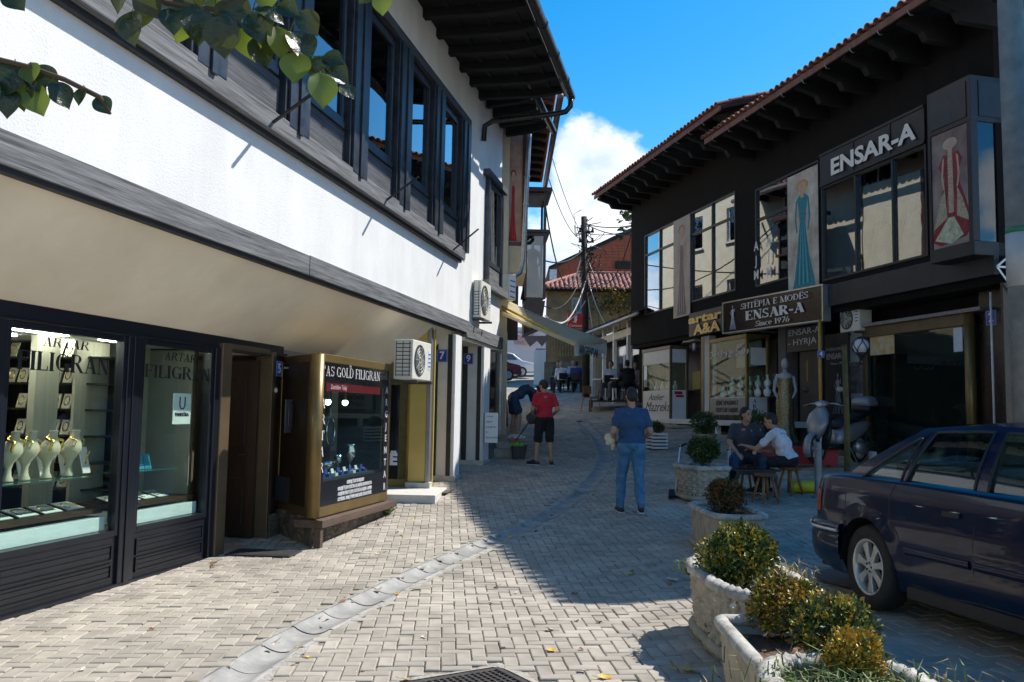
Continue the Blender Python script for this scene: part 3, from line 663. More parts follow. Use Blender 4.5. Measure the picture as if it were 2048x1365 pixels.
for (u0,u1,yy) in ((uA+.35,uA+.9,.5),(uB-.55,uB-.1,.5),(uC+.1,uC+.45,.45),(uE+.1,uE+.2,1.4)):
    for k in range(2):
        MB().box(u0,u1,SY+yy+k*.55,SY+yy+.07+k*.55,ZT-.118,ZT-.101).build('ceiling_lamp',M_lamp,shop)
MB().box(uE-.125,uE-.105,SY+.32,SY+2.5,ZG-.1,ZT-.12).build('pale_partition',pm('pale_partition',(.50,.49,.42),.8,.1,3),shop)
# window dressing -------------------------------------------------
for (a,e,nb) in ((uA,uB,1),(uC,uD,0)):
    MB().box(a+.06,e-.06,SY+.06,SY+.62,ZG+.05,ZG+.17).build('display_plinth',pm('glossy_white',(.72,.78,.78),.15,.04),shop,bevel=.004)
    MB().box(a+.05,e-.05,SY+.10,SY+.62,ZG+.20,ZG+.235).build('display_shelf',M_woodd,shop)
# pale vertical curtain panels and back shelves
MB().box(uB-.34,uB-.05,SY+.62,SY+.69,ZG+.2,ZT-.12).build('curtain',pm('pale_curtain',(.40,.37,.29),.8,.1,3,stretch=(14,1,.4)),shop)
MB().box(uC+.05,uD-.05,SY+.70,SY+.73,ZG+.2,ZT-.12).build('curtain',MATS['pale_curtain'],shop)
MB().box(uB-1.40,uB-1.33,SY+.9,SY+.95,ZG+.2,ZT-.12).build('curtain',MATS['pale_curtain'],shop)
MB().box(uB-.72,uB-.66,SY+.9,SY+.95,ZG+.2,ZT-.12).build('curtain',MATS['pale_curtain'],shop)
sh = thing('shelf_rack','black wall shelves of gold jewellery cards seen through the left shop window','shelf',LF @ Matrix.Translation((uB+.42,SY+2.5,0)) @ Matrix.Rotation(-pi/2,4,'Z'))
LW = 1.95
MB().box(0,LW+.1,.32,.35,ZG,ZT-.1).build('back_panel',M_blackp,sh)
cards = 0;rc = random.Random(9)
for r in range(6):
    z = ZG+.35+r*.255
    if z > ZT-.25: break
    MB().box(0,LW+.1,.0,.31,z-.018,z).build('shelf',M_blackp,sh)
    q = MB()
    for k in range(60): q.box(.03*k,.03*k+.015,-.006,-.001,z-.014,z-.004)
    q.build('shelf_beading',M_goldj,sh)['kind'] = 'stuff'
    for k in range(13):
        if rc.random() < .2: continue
        c = MB();x = .06+k*.13;c.cbox((x,.14,z+.075),(.10,.012,.15),rx=-.3,rz=rc.uniform(-.1,.1));co = c.build('jewel_card',M_cream,sh)
        c = MB();c.T = Matrix.Translation((x,.128,z+.08)) @ Matrix.Rotation(pi/2-.3,4,'X');c.tube([(.03*sin(i*pi/6),.045*cos(i*pi/6),0) for i in range(13)],.005,4);c.build('pendant',M_goldj,co)
# necklace busts on a glass shelf
zS = fp(LF,120,955,SY+.25)[1]
gs = thing('glass_shelf','glass shelf under the row of necklace busts in the left window','shelf',LF @ Matrix.Translation((uB-.3,SY+.28,zS)))
MB().box(-1.5,.05,-.17,.17,-.012,-.002).build('glass_plate',pm('shelf_glass',(.05,.11,.10),.1,.1,coat=.5),gs)
MB().box(-1.0,-.95,.1,.16,-.30,-.013).build('shelf_bracket',M_blackp,gs)
M_bust = pm('bust_cloth',(.60,.50,.36),.7,.1)
def make_bust(label,loc,hs_,style,rz=0):
    t = thing('necklace_bust',label,'necklace bust',LF @ Matrix.Translation(loc) @ Matrix.Rotation(rz,4,'Z'),group='necklace busts in the shop window')
    c = MB();c.T = Matrix.Diagonal((hs_,hs_*.75,hs_,1))
    c.lathe([(.055,0),(.055,.012),(.035,.05),(.030,.10),(.05,.15),(.10,.20),(.115,.235),(.10,.275),(.065,.32),(.045,.35),(.04,.385),(.047,.40),(.03,.403)],n=20)
    c.v = [(x,y-(z-.2*hs_)*.25 if z > .2*hs_ else y,z) for x,y,z in c.v]
    c.build('neck_form',M_bust,t,smooth=True)
    n = MB();pts = []
    for i in range(17):
        a = 2*pi*i/16;pts.append((.105*hs_*sin(a)*(.92 if style else .75),(-.085-.03*cos(a))*hs_*.9 if cos(a) < .4 else -.02*hs_,(.285-.0-.075*(-cos(a)) if True else 0)*hs_))
    n.tube(pts,.013*hs_ if style else .006*hs_,6);n.build('necklace',M_goldj,t,smooth=True)
    return t
spots = [(18,940,0,'broad gold collar necklace on the bust at the left edge of the window'),(52,940,1,'bust with a thin gold chain, second from the left edge'),(95,938,0,'bust with a broad gold collar, third from the left edge'),(140,935,1,'bust with a thin gold chain nearest the pale curtain')]
for px,py,st,lab in spots:
    u,z = fp(LF,px,900,SY+.27);make_bust(lab,(u,SY+.27,zS),1.0,1-st,rz=.25)
for k in range(4):
    u = fp(LF,40+k*42,900,SY+.4)[0];t = thing('jewel_card_stand','white pendant card behind the '+['leftmost bust','second bust','third bust','bust nearest the curtain'][k],'jewellery card',LF @ Matrix.Translation((u,SY+.38,zS)),group='pendant cards behind the busts')
    c = MB();c.cbox((0,0,.12),(.10,.008,.24),rx=-.25);c.build('card',M_white,t);c = MB();c.tube([(-.02,-.035,.2),(0,-.012,.1),(.02,-.035,.2)],.004,4);c.ball((0,-.012,.095),.012,n=6,m=4);c.build('pendant',M_goldj,t)
# trays
def make_tray(label,u,y,z,w,group):
    t = thing('jewellery_tray',label,'tray',LF @ Matrix.Translation((u,y,z)) @ Matrix.Rotation(.25,4,'X'),group=group)
    MB().box(-w/2,w/2,-.11,.11,0,.02).build('tray',M_blackp,t);MB().box(-w/2+.018,w/2-.018,-.095,.095,.0201,.026).build('liner',pm('tray_cream',(.70,.71,.64),.8,.05),t)
    MB().tube([(w*.3*cos(a),.07*sin(a)-.01,.03) for a in [i*pi/8-.3 for i in range(12)]],.004,4).build('chain',M_goldj,t)
k = 0
u = uB-.2
while u > uA-.1:
    make_tray('tray with a gold chain, '+['first','second','third','fourth','fifth','sixth','seventh'][k]+' from the middle post in the left window',u,SY+.34,ZG+.245,.25,'trays in the left shop window');u -= .28;k += 1
for k in range(4): make_tray('tray with a gold chain, '+['first','second','third','fourth'][k]+' from the middle post in the right window',uC+.17+k*.235,SY+.34,ZG+.245,.215,'trays in the right shop window')
u0 = uC+.1;zR = fp(LF,330,935,SY+.3)[1]
gs2 = thing('glass_shelf','small glass shelf of turquoise earring cards in the right window','shelf',LF @ Matrix.Translation((u0,SY+.3,zR)))
MB().box(-.04,uD-uC-.35,-.12,.12,-.01,0).build('glass_plate',MATS['shelf_glass'],gs2)
for k,cc in enumerate(((.75,.75,.75),(.02,.3,.42),(.6,.6,.6),(.02,.28,.42),(.02,.25,.38))):
    t = thing('earring_card',('turquoise' if cc[0] < .1 else 'white')+' earring card, '+['leftmost','second from the left','in the middle','second from the right','rightmost'][k]+' on the small glass shelf','jewellery card',LF @ Matrix.Translation((u0+.08+k*.115,SY+.3,zR)),group='turquoise earring cards' if cc[0] < .1 else 'white earring cards')
    c = MB();c.cbox((0,0,.075),(.10,.012,.15),rx=-.25);c.build('card',pm('card_%d' % k,cc,.5),t)
    c = MB()
    for i in range(3):
        for j in range(4): c.ball((-.03+i*.03,-.035+j*.01,.02+j*.033),.006,n=5,m=3)
    c.build('earring',pm('silver_jewel',(.85,.85,.85),.2,metal=1),t)['kind'] = 'stuff'
# paper bag card on the right pane, spot lamps
u,z = fp(LF,364,818,SY+.02)
bagc = thing('shopping_bag_sign','small white card with a bag handle and PANDORA on the right window','sign',LF @ Matrix.Translation((u,SY+.02,z)))
MB().box(-.155,.155,0,.005,-.155,.155).build('card',M_white,bagc)
MB().tube([(-.045,-.003,.12),(-.045,-.003,.03),(-.02,-.003,-.0),(.02,-.003,-.0),(.045,-.003,.03),(.045,-.003,.12)],.007,5).build('bag_handle',M_blackp,bagc)
sans('PANDÔRA','lettering',M_blackp,bagc,Matrix.Translation((0,-.003,-.06)) @ Matrix.Rotation(pi/2,4,'X'),.05,bold=.001)
# lettering on the panes
def on_plane(M,y0):
    return lambda u,v,d: (u,y0-d,v)
def serif_on(F,root,yy,txt,pxl,pyb,pxr,pyt,mat,name='lettering',slant=0,bold=1.0):
    u0,z0 = fp(F,pxl,pyb,yy);u1,_ = fp(F,pxr,(pyb+pyt)/2,yy);_,z1 = fp(F,(pxl+pxr)/2,pyt,yy);_,zm = fp(F,(pxl+pxr)/2,pyb,yy)
    fn = lambda u,v,d: (u0+u,yy-d,z0+v)
    h = z1-zm
    return serif(txt,name,mat,root,fn,h,w=u1-u0-slant*h,slant=slant,bold=bold)
serif_on(LF,shop,SY-.004,'ARTAR',84,692,178,674,M_blackp,slant=.22)
serif_on(LF,shop,SY-.004,'FILIGRAN',32,738,215,701,M_blackp,bold=1.15)
serif_on(LF,shop,SY-.004,'Z.',-22,728,26,690,M_blackp,slant=.2,bold=1.1)
serif_on(LF,shop,SY-.004,'ARTAR',328,720,391,704,M_blackp,slant=.22)
serif_on(LF,shop,SY-.004,'FILIGRAN',288,754,417,729,M_blackp,bold=1.15)
# number 5 plate + bell
u,z = fp(LF,556,738,SY-.09)
plate('5','blue number plate 5 beside the open shop door',LF @ Matrix.Translation((u+.02,SY-.09,z)),s=.175,w=.85)
u,z = fp(LF,552,781,SY-.09)
bell = thing('door_bell','round white door bell under number 5','door bell',LF @ Matrix.Translation((u,SY-.085,z)) @ Matrix.Rotation(pi/2,4,'X'))
MB().lathe([(.03,0),(.03,.012),(.022,.016),(.018,.008),(.001,.008)],n=20).build('bell_ring',M_whitep,bell,smooth=True)
MB().box(-.04,.04,-.09,.06,-.012,-.001).build('back_plate',M_brown,bell)
# rough stone by the door jamb
M_stone = pm('rough_stone',(.24,.19,.13),.95,.35,6,bump=1,bs=22,dist=.05,c2=(.08,.065,.05))
def rough_box(x0,x1,y0,y1,z0,z1,n=6,amp=.02,seed=1):
    me = MB();bm = bmesh.new()
    bmesh.ops.create_cube(bm,size=1);bmesh.ops.subdivide_edges(bm,edges=bm.edges[:],cuts=n,use_grid_fill=True)
    for v in bm.verts:
        p = Vector((lerp(x0,x1,v.co.x+.5),lerp(y0,y1,v.co.y+.5),lerp(z0,z1,v.co.z+.5)))
        q = mnoise.noise_vector(p*5+Vector((seed,0,0)))*amp+mnoise.noise_vector(p*17)*amp*.4;v.co = p+q
    bm.verts.ensure_lookup_table();me.v = [tuple(v.co) for v in bm.verts];me.f = [tuple(v.index for v in f.verts) for f in bm.faces];me.m = [0]*len(me.f);bm.free();return me
rough_box(uF+.05,uG+.14,SY-.1,SY+.3,-.05,.34,seed=2).build('jamb_stone',M_stone,shop)
MB().box(uF+.09,uG+.12,SY-.02,SY+.1,.3,ZT-.05).build('door_side_board',M_woodd,shop)
# door mat
P = gp(528,1108);mat_ = thing('door_mat','dark ribbed door mat on the paving before the open door','door mat',loc=(P.x,P.y,g(P.x,P.y)+.004),rz=ANG-pi/2+.1)
b = MB();b.box(-.36,.36,-.20,.20,0,.012);b.build('mat_base',pm('rubber',(.03,.03,.03),.8,.3,30,bump=.6,bs=100),mat_,bevel=.004)
b = MB()
for k in range(30): b.box(-.33+k*.0225,-.318+k*.0225,-.17,.17,.012,.018)
b.build('mat_rib',MATS['rubber'],mat_)['kind'] = 'stuff'
# ================================================================== bronze display case with the price list panel
P1 = Vector((-2.20,10.02));P2 = Vector((-1.70,12.32));dv = P2-P1;CL = dv.length
GF = frame(P1.x,P1.y,dv.x,dv.y)
case = thing('display_case','bronze framed corner display case with silver jewellery and white lettering on black','display case',GF)
cz0 = fp(GF,640,1036)[1];cz1 = fp(GF,646,710)[1];gz0 = fp(GF,640,1020)[1];zpan = fp(GF,700,955)[1]
print('case',cz0,cz1,zpan)
# local y = inward; footprint polygon with splayed near end
IN = .95;SPL = .62
e0 = (GF.inverted() @ Vector((-2.87,10.97,0))).to_2d()
for (z0,z1,mname,nm) in ((cz0,cz0+.12,M_gold,'bottom_frame'),(cz1-.08,cz1+.02,M_gold,'top_frame')):
    b = MB();b.prism([(0,0),(CL,0),(CL,IN),(e0.x,e0.y)],z0,z1,'z');b.build(nm,mname,case,bevel=.008)
b = MB();b.tube([(0.0,.02,cz0+.02),(0.0,.02,cz1)],.075,20);b.build('corner_post',M_gold,case,smooth=True)
MB().box(CL-.06,CL,-.005,.05,cz0+.12,cz1-.08).build('corner_post',M_brown,case,bevel=.01)
# splayed side: frame and dark panel
dS = e0-Vector((0,0));LS = dS.length;SF = Matrix.Translation((0,0,0)) @ Matrix.Rotation(atan2(dS.y,dS.x),4,'Z')
def sbox(mb,x0,x1,y0,y1,z0,z1): o = mb.T;mb.T = SF;mb.box(x0,x1,y0,y1,z0,z1);mb.T = o
for x in (.06,LS-.12): b = MB();sbox(b,x,x+.12,0,.05,cz0+.12,cz1-.08);b.build('side_frame',M_gold,case,bevel=.008)
b = MB();sbox(b,.181,LS-.121,.01,.04,cz0+.12,cz1-.08);b.build('side_panel',pm('tinted_bronze_glass',(.03,.02,.010),.45,.1),case)
# front: black surround print, glass, lettering panel
M_bk = pm('gloss_black',(.012,.012,.014),.2,.1,coat=.3)
zl0 = cz0+.121;
MB().box(.07,CL-.061,.0,.02,zl0,zpan).build('lower_panel',M_bk,case)
ztx = fp(GF,650,765)[1]
MB().box(.07,CL-.061,.0,.02,cz1-.081,ztx+.0).build('upper_panel',M_bk,case)
MB().box(.07,.20,.0,.02,zpan+.001,ztx-.001).build('side_strip',M_bk,case);MB().box(CL-.22,CL-.061,.0,.02,zpan+.001,ztx-.001).build('side_strip',M_bk,case)
MB().box(.201,CL-.221,.004,.012,zpan+.001,ztx-.001).build('pane',G_shop,case)
MB().box(.201,CL-.4,-.003,.003,ztx-.10,ztx-.001).build('red_strip',pm('dark_red',(.09,.008,.012),.4,.2),case)
TM = lambda x,z,yy=-.003: Matrix.Translation((x,yy,z)) @ Matrix.Rotation(pi/2,4,'X')
M_grp = pm('silver_print',(.55,.55,.55),.4,.1)
serif_on(GF,case,-.003,'AS GOLD FILIGRAN',652,752,752,733,M_grp,bold=.9)
sans('“','lettering',M_grp,case,TM(fp(GF,648,745)[0],fp(GF,648,742)[1]),.16)
sans('”','lettering',M_grp,case,TM(fp(GF,699,745)[0]+.02,fp(GF,699,740)[1]),.14)
sans('Dushkim Tolaj','lettering',pm('rose_print',(.55,.35,.38),.5),case,TM(.55,ztx-.05,-.006),.08,shear=.3)
for i,c in enumerate('ARTAR'): serif(c,'lettering',M_whitep,case,(lambda z: (lambda u,v,d: (.095+u,-.003-d,z+v)))(1.62-i*.185),.11,w=.085)
for i,c in enumerate('ARGJENTAR'): sans(c,'lettering',M_grp,case,TM(CL-.14,1.88-i*.165),.13,bold=.003)
rows = ['-SHITBLERJE TË ARIT DHE ARGJENDIT','-RIPAROJMË TË GJITHA STOLITË NGA ARI, ARGJENDI, BIZHUTERI DHE SYZA','- PUNOJMË ME POROSI TË GJITHA STOLITË NGA ARI, ARGJENDI - GRAVIRIM','- BODY PIERCING - SHPUARJE TË VESHËVE, HUNDËS, BUZËVE, VETULLAVE, KËRTHIZËS']
for i,tx in enumerate(rows): sans(tx,'lettering',M_whitep,case,TM(CL*.5,zpan-.055-i*(zpan-zl0-.05)/3.7),.062,bold=.0002,sx_=(CL-.25)/(len(tx)*.060) if i else .55)
# inside
b = MB();b.box(.95,CL-.08,.84,.87,cz0+.1,cz1-.1);b.prism([(.12,.08),(CL-.07,.08),(CL-.07,.83),(.64,.83)],cz0+.125,zpan+.02,'z');b.box(CL-.06,CL-.04,.1,.75,cz0+.1,cz1-.1);b.build('case_lining',pm('case_lining',(.03,.035,.045),.7),case)
MB().box(.55,CL-.1,.15,.72,cz1-.14,cz1-.12).build('case_ceiling',pm('grey_paint',(.25,.25,.25),.5),case)
for k in range(3):
    l_ = MB();l_.ball((.5+k*.55,.35,ztx-.22),.04,n=10,m=6);l_.build('bulb',pm('bulb_glow',(1,1,1),.5,emit=(.8,1,.95),es=8),case)
    MB().cyl((.5+k*.55,.35,ztx-.19),(.5+k*.55,.35,cz1-.15),.025,8).build('bulb_holder',M_brown,case)
M_silver = pm('silver_ware',(.8,.82,.85),.18,.1,metal=1);M_velvet = pm('blue_velvet',(.02,.06,.30),.6)
rs = random.Random(21)
sw = [('silver vase',[(.05,0),(.05,.01),(.012,.04),(.012,.12),(.07,.2),(.085,.27),(.06,.33),(.07,.36),(.05,.36)]),('silver bowl',[(.06,0),(.015,.03),(.015,.06),(.09,.10),(.13,.17),(.12,.17)]),('silver goblet',[(.04,0),(.01,.03),(.01,.12),(.045,.15),(.05,.23),(.04,.23)])]
for k,x in enumerate((.55,.95,1.35,1.75)):
    nm,pr = sw[k % 3];t = thing(nm.replace(' ','_'),nm+(' on the shelf floor of the bronze case',' in the middle of the bronze case',' right of the middle of the bronze case',' at the far end of the bronze case')[k],nm.split()[1],GF @ Matrix.Translation((x,.32,zpan+.02)))
    MB().lathe(pr,n=18).build('vessel',M_silver,t,smooth=True)
ORD = ['first','second','third','fourth','fifth','sixth','seventh','eighth','ninth','tenth']
for k in range(9):
    x = .32+k*.19;t = thing('ring_box',('white' if k % 3 == 0 else 'blue velvet')+' ring box '+ORD[k]+' from the near corner post of the bronze case','ring box',GF @ Matrix.Translation((x,.16,zpan+.02)),group='ring boxes in the bronze case')
    MB().box(-.04,.04,-.03,.03,0,.035).build('box',M_velvet if k % 3 else M_white,t);c = MB();c.cbox((0,.035,.06),(.08,.01,.06),rx=-.2);c.build('lid',M_white if k % 2 else M_velvet,t);MB().ball((0,0,.045),.014,n=8,m=5).build('ring',M_silver,t)
for k in range(3):
    x = .4+k*.55;z = zpan+.75-.1*k;t = thing('silver_necklace',('silver necklace hanging at the near side of the bronze case','silver chain hanging in the middle of the bronze case','silver chain hanging at the far side of the bronze case')[k],'necklace',GF @ Matrix.Translation((x,.5,z)))
    MB().tube([(.13*sin(a),0,.18*cos(a)) for a in [2*pi*i/16 for i in range(17)]],.008,5).build('chain',M_silver,t);MB().box(-.16,.16,.02,.03,-.2,.2).build('backing_card',pm('card_dark',(.1,.1,.12),.7),t)
# wood ledge and stone base below the case
lg = thing('timber_ledge','weathered brown timber ledge on a post under the bronze case','ledge',GF)
MB().box(-.0,CL+.12,-.10,.25,cz0-.10,cz0-.012).build('ledge_board',pm('brown_timber',(.10,.062,.045),.7,.3,6,bump=.4,bs=30,stretch=(.4,3,3)),lg,bevel=.006)
MB().box(.0,.08,-.08,0,-.02,cz0-.101).build('ledge_post',MATS['brown_timber'],lg,bevel=.005)
sb_ = thing('stone_plinth','rough broken stone plinth under the bronze display case','plinth',GF)
rough_box(.9,CL+.1,.02,.9,-.1,cz0-.11,n=8,amp=.02,seed=9).build('plinth_stone',M_stone,sb_)
o_ = GF.inverted() @ LF @ Vector((uF+.2,SY-.1,0))
q = rough_box(.0,.9,.04,e0.y,-.1,cz0-.0,n=12,amp=.05,seed=15);q.v = [(x+y/e0.y*e0.x*.97,y,z) for x,y,z in q.v];q.build('plinth_stone',M_stone,sb_)
# yellow entrance beyond the case
YF = frame(at(790,900,14.6).x,14.6,1,-.05,g(-1.8,14.6))
M_yel = pm('ochre_paint',(.50,.36,.09),.55,.1,3,bump=.1,bs=30,dist=.003)
ye = thing('shop_entrance','ochre panelled shop entrance between the bronze case and the pillar','entrance',YF)
wY = at(858,900,14.6).x-at(790,900,14.6).x
MB().box(-.9,wY+.05,.12,.2,0,2.75).build('wall_panel',M_yel,ye)
MB().box(wY*.42,wY-.04,-.1,.119,.12,2.75).build('pilaster',M_yel,ye,bevel=.01)
MB().box(wY*.36,wY+.05,-.16,.119,0,.12).build('pilaster_base',MATS['pale_stone'],ye,bevel=.008)
MB().box(wY-.035,wY+.02,-.12,.119,.12,2.75).build('metal_edge',pm('grey_metal',(.25,.25,.25),.4,metal=.5),ye)
MB().box(-.4,wY*.30,.10,.119,.15,2.3).build('glass_door',pm('greenish_glass',(.14,.13,.05),.1,.2,coat=.5),ye)
MB().box(-1.2,wY+.3,-1.3,.1,-.1,.03).build('pale_doorstep',pm('pale_step',(.62,.60,.55),.75,.12,6),ye,bevel=.01)
eb = thing('letter_board','narrow black board with a white letter beside the bronze case','sign board',frame(at(779,900,12.75).x,12.75,1,-.1,0))
MB().box(0,.13,0,.03,fp(eb.matrix_world,785,958)[1],fp(eb.matrix_world,785,770)[1]).build('board',M_bk,eb)
sans('Ë','lettering',M_whitep,eb,Matrix.Translation((.06,-.003,fp(eb.matrix_world,785,920)[1])) @ Matrix.Rotation(pi/2,4,'X'),.22,bold=.012)
P = gp(868,984);m_ = thing('door_mat','brown metal grid mat before the first cream pillar','door mat',loc=(P.x,P.y,g(P.x,P.y)+.006),rz=-.15)
MB().box(-.28,.28,-.33,.33,0,.014).build('mat_base',pm('brown_rubber',(.10,.075,.06),.8,.3,25,bump=.5,bs=80),m_,bevel=.004)
# weeds at the plinth foot
def leaf_clump(name,label,cat,loc,n,r,h,mat,size=.05,seed=1):
    rr = random.Random(seed);b = MB()
    for k in range(n):
        a = rr.uniform(0,2*pi);L_ = rr.uniform(.5,1)*r;z = rr.uniform(.2,1)*h;s = size*rr.uniform(.6,1.2)
        base = Vector((L_*.3*cos(a),L_*.3*sin(a),0));tip = Vector((L_*cos(a),L_*sin(a),z));d = (tip-base).normalized();sd_ = d.cross(Vector((0,0,1))).normalized()*s*.35
        b.add([tip-d*s,tip-d*s*.5+sd_,tip,tip-d*s*.5-sd_],[(0,1,2,3)]);b.bar(base,tip-d*s,.003,.003)
    o = b.build(name,mat,origin=None,loc=loc);return meta(o,label,cat)
M_leafg = pm('weed_green',(.10,.18,.03),.5,.3,20)
P = gp(768,1030);leaf_clump('weed','green weed growing at the foot of the timber ledge','weed',(P.x,P.y,g(P.x,P.y)),90,.22,.16,M_leafg,.07)
# ================================================================== left row beyond the white house
M_beige = pm('beige_render',(.56,.50,.38),.9,.08,3,bump=.3,bs=60,dist=.006)
M_bay = pm('oxblood_frame',(.055,.022,.020),.35,.2,5)
M_galv = pm('galvanised',(.42,.44,.46),.35,.2,9,metal=.8)
CF = frame(-.12,19.45,-.006,1)
beige = thing('beige_house','beige rendered house with brown tiled eaves beyond the white house','house',CF)
CLN = 12.5;CH = 9.6
# wall pieces around window openings
wins = [(1.6,1.4),(4.6,1.4),(7.2,1.4),(9.9,1.4)]
lev = [(4.9,6.3),(7.6,8.8)]
b = MB();x = 0
for (wx,ww) in wins+[(CLN,0)]:
    b.box(x,min(wx,CLN),0,.3,.3,CH)
    if ww:
        zz = .3
        for z0,z1 in lev: b.box(wx+.001,wx+ww-.001,0,.3,zz,z0);zz = z1
        b.box(wx+.001,wx+ww-.001,0,.3,zz,CH)
    x = wx+ww
b.box(CLN-.3,CLN,.3,7,0,CH);b.box(0,.3,.3,7,0,CH);b.build('wall',M_beige,beige)
for wx,ww in wins:
    for z0,z1 in lev:
        f = MB()
        for (a0,a1,c0,c1) in ((0,.06,z0,z1),(ww-.06,ww,z0,z1),(.061,ww-.061,z0,z0+.06),(.061,ww-.061,z1-.06,z1),(ww/2-.03,ww/2+.03,z0+.061,z1-.061)): f.box(wx+a0,wx+a1,.08,.14,c0,c1)
        fo = f.build('window',M_white,beige);MB().box(wx+.06,wx+ww-.06,.10,.11,z0+.06,z1-.06).build('pane',G_win,fo)
        MB().box(wx-.05,wx+ww+.05,-.08,.07,z0-.06,z0-.002).build('sill',MATS['pale_stone'],fo)
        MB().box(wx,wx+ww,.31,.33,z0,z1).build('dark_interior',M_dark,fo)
BH = thing('beige_tower_block','tall beige apartment wall with white windows, mirrored in the dress shop panes','apartment block',frame(-3.4,10.5,.03,1))
for k in range(6):
    b = MB();x = k*2.2
    b.box(x,x+.55,0,.3,8.4,15);b.box(x+1.65,x+2.2,0,.3,8.4,15);b.box(x+.551,x+1.649,0,.3,8.4,9.3);b.box(x+.551,x+1.649,0,.3,10.6,12.2);b.box(x+.551,x+1.649,0,.3,13.5,15)
    b.build('wall_bay',M_beige,BH)
    for z0 in (9.3,12.2):
        f = MB();f.box(x+.55,x+.62,.05,.15,z0,z0+1.3);f.box(x+1.58,x+1.65,.05,.15,z0,z0+1.3);f.box(x+1.06,x+1.14,.05,.15,z0,z0+1.3);f.box(x+.621,x+1.579,.05,.15,z0,z0+.07);f.box(x+.621,x+1.579,.05,.15,z0+1.23,z0+1.3)
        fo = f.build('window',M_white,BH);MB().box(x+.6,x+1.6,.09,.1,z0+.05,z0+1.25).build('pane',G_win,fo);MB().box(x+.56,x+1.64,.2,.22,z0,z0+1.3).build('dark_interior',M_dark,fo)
ZC = fp(CF,1090,338,-.95)[1]
EC = -.98
b = MB();b.add([(-.5,EC,8.75),(7.0,EC,8.75),(7.0,4,10.6),(-.5,4,10.6)],[(0,1,2,3)]);b.add([(-.5,EC,8.72),(7.0,EC,8.72),(7.0,0,8.9),(-.5,0,8.9)],[(0,3,2,1)]);b.build('roof',M_tile,beige)
for k in range(11): MB().prism([(0,8.62),(0,8.87),(EC+.05,8.69),(EC+.05,8.6)],-.4+k*.7-.06,-.4+k*.7+.06,'x').build('rafter',M_soffit,beige)
t = MB()
for k in range(36): t.T = Matrix.Translation((-.45+k*.21,EC-.03,8.74)) @ Matrix.Rotation(radians(20),4,'X');t.tube([(0,0,0),(0,.5,0)],[.09,.075],8)
t.T = Matrix();t.build('eave_tile',M_tile,beige,smooth=True)['kind'] = 'stuff'
gt = MB();gt.tube([(-.6,EC-.12,8.62),(7.05,EC-.12,8.58)],.075,10);gt.build('roof_gutter',pm('brown_pipe',(.12,.10,.09),.4,.2),beige,smooth=True)
MB().tube([(6.9,EC-.12,8.55),(6.9,EC-.1,8.3),(6.9,EC+.2,8.1),(6.9,-.08,8.05)],.045,8).build('gutter_pipe',MATS['brown_pipe'],beige,smooth=True)
# red dress display window (projecting glazed box above a stone block)
def dress_figure(root,fn,w,h,colour,skin=(.55,.36,.27),hair=(.10,.05,.02),style=0,name='print_figure'):
    """flat printed lady: fn(x, z, d) -> local point; x -.5...5, z 0..1"""
    M_d = pm('print_%s_%d' % (name,abs(hash(colour)) % 9999),colour,.55,.45,22,c2=tuple(c*.45 for c in colour),det=8)
    M_s = pm('print_skin',skin,.6,.1);M_h = pm('print_hair_%d' % int(hair[0]*100),hair,.6,.2)
    def pg(pts,m,nm,d):
        b = MB();b.add([fn(x*w,z*h,d) for x,z in pts],[tuple(range(len(pts)))]);return b.build(nm,m,root)
    if style == 0: out = [(-.26,.0),(.30,.0),(.26,.10),(.15,.30),(.09,.48),(.07,.58),(.10,.70),(.13,.80),(.05,.83),(-.05,.83),(-.13,.80),(-.09,.68),(-.065,.58),(-.10,.46),(-.14,.28),(-.20,.10)]
    elif style == 1: out = [(-.40,.05),(-.22,.0),(.05,.02),(.30,.04),(.42,.14),(.30,.36),(.16,.56),(.14,.62),(.24,.74),(.16,.82),(.02,.80),(-.14,.82),(-.24,.72),(-.12,.60),(-.16,.50),(-.30,.26)]
    else: out = [(-.22,.0),(.24,.0),(.14,.2),(.09,.40),(.075,.55),(.09,.68),(.07,.74),(-.07,.74),(-.09,.68),(-.075,.55),(-.09,.4),(-.13,.2)]
    pg(out,M_d,'dress',.0025)
    for k in range(7):   # printed folds of the gown
        t = -.8+1.6*k/6;c_ = tuple(min(1,c*(1.7 if k % 2 else .35)) for c in colour);z0_ = .04 if style != 1 else .26
        M_f = pm('fold_%s_%d_%d' % (name,abs(hash(colour)) % 9999,k % 2),c_,.55,.3,40)
        pg([(t*.20,z0_),(t*.20+.022,z0_),(t*.06+.008,.56),(t*.06,.56)],M_f,'fold',.0030)
    pg([(.10*cos(a),.893+.045*sin(a)) for a in [i*pi/6 for i in range(12)]],M_s,'face',.0035)
    pg([(.15*cos(a),.908+.052*sin(a)) for a in [i*pi/6 for i in range(12)]],M_h,'hair',.0028)
    pg([(-.04,.80),(.04,.80),(.04,.88),(-.04,.88)],M_s,'neck',.003)
    for sg in (-1,1):
        pg([(sg*.12,.80),(sg*.16,.78),(sg*.19,.62),(sg*.15,.50),(sg*.12,.50),(sg*.15,.62)][::sg],M_s if style != 0 else M_d,'arm',.0032)
    if style == 1:
        M_l = pm('print_lace',(.60,.55,.42),.6,.6,45,c2=(.25,.18,.10),det=8)
        pg([(-.05,.28),(.06,.28),(.05,.80),(-.05,.80)],M_l,'lace_panel',.0042)
        pg([(-.36,.16),(-.08,.24),(-.12,.50),(-.2,.44)],M_l,'lace_panel',.0042);pg([(.38,.16),(.12,.24),(.13,.5),(.22,.40)][::-1],M_l,'lace_panel',.0042)
        pg([(-.34,.06),(0,.0),(.24,.06),(.06,.24),(-.06,.24)],pm('print_pale_satin',(.50,.52,.36),.5,.4,12),'underskirt',.0045)
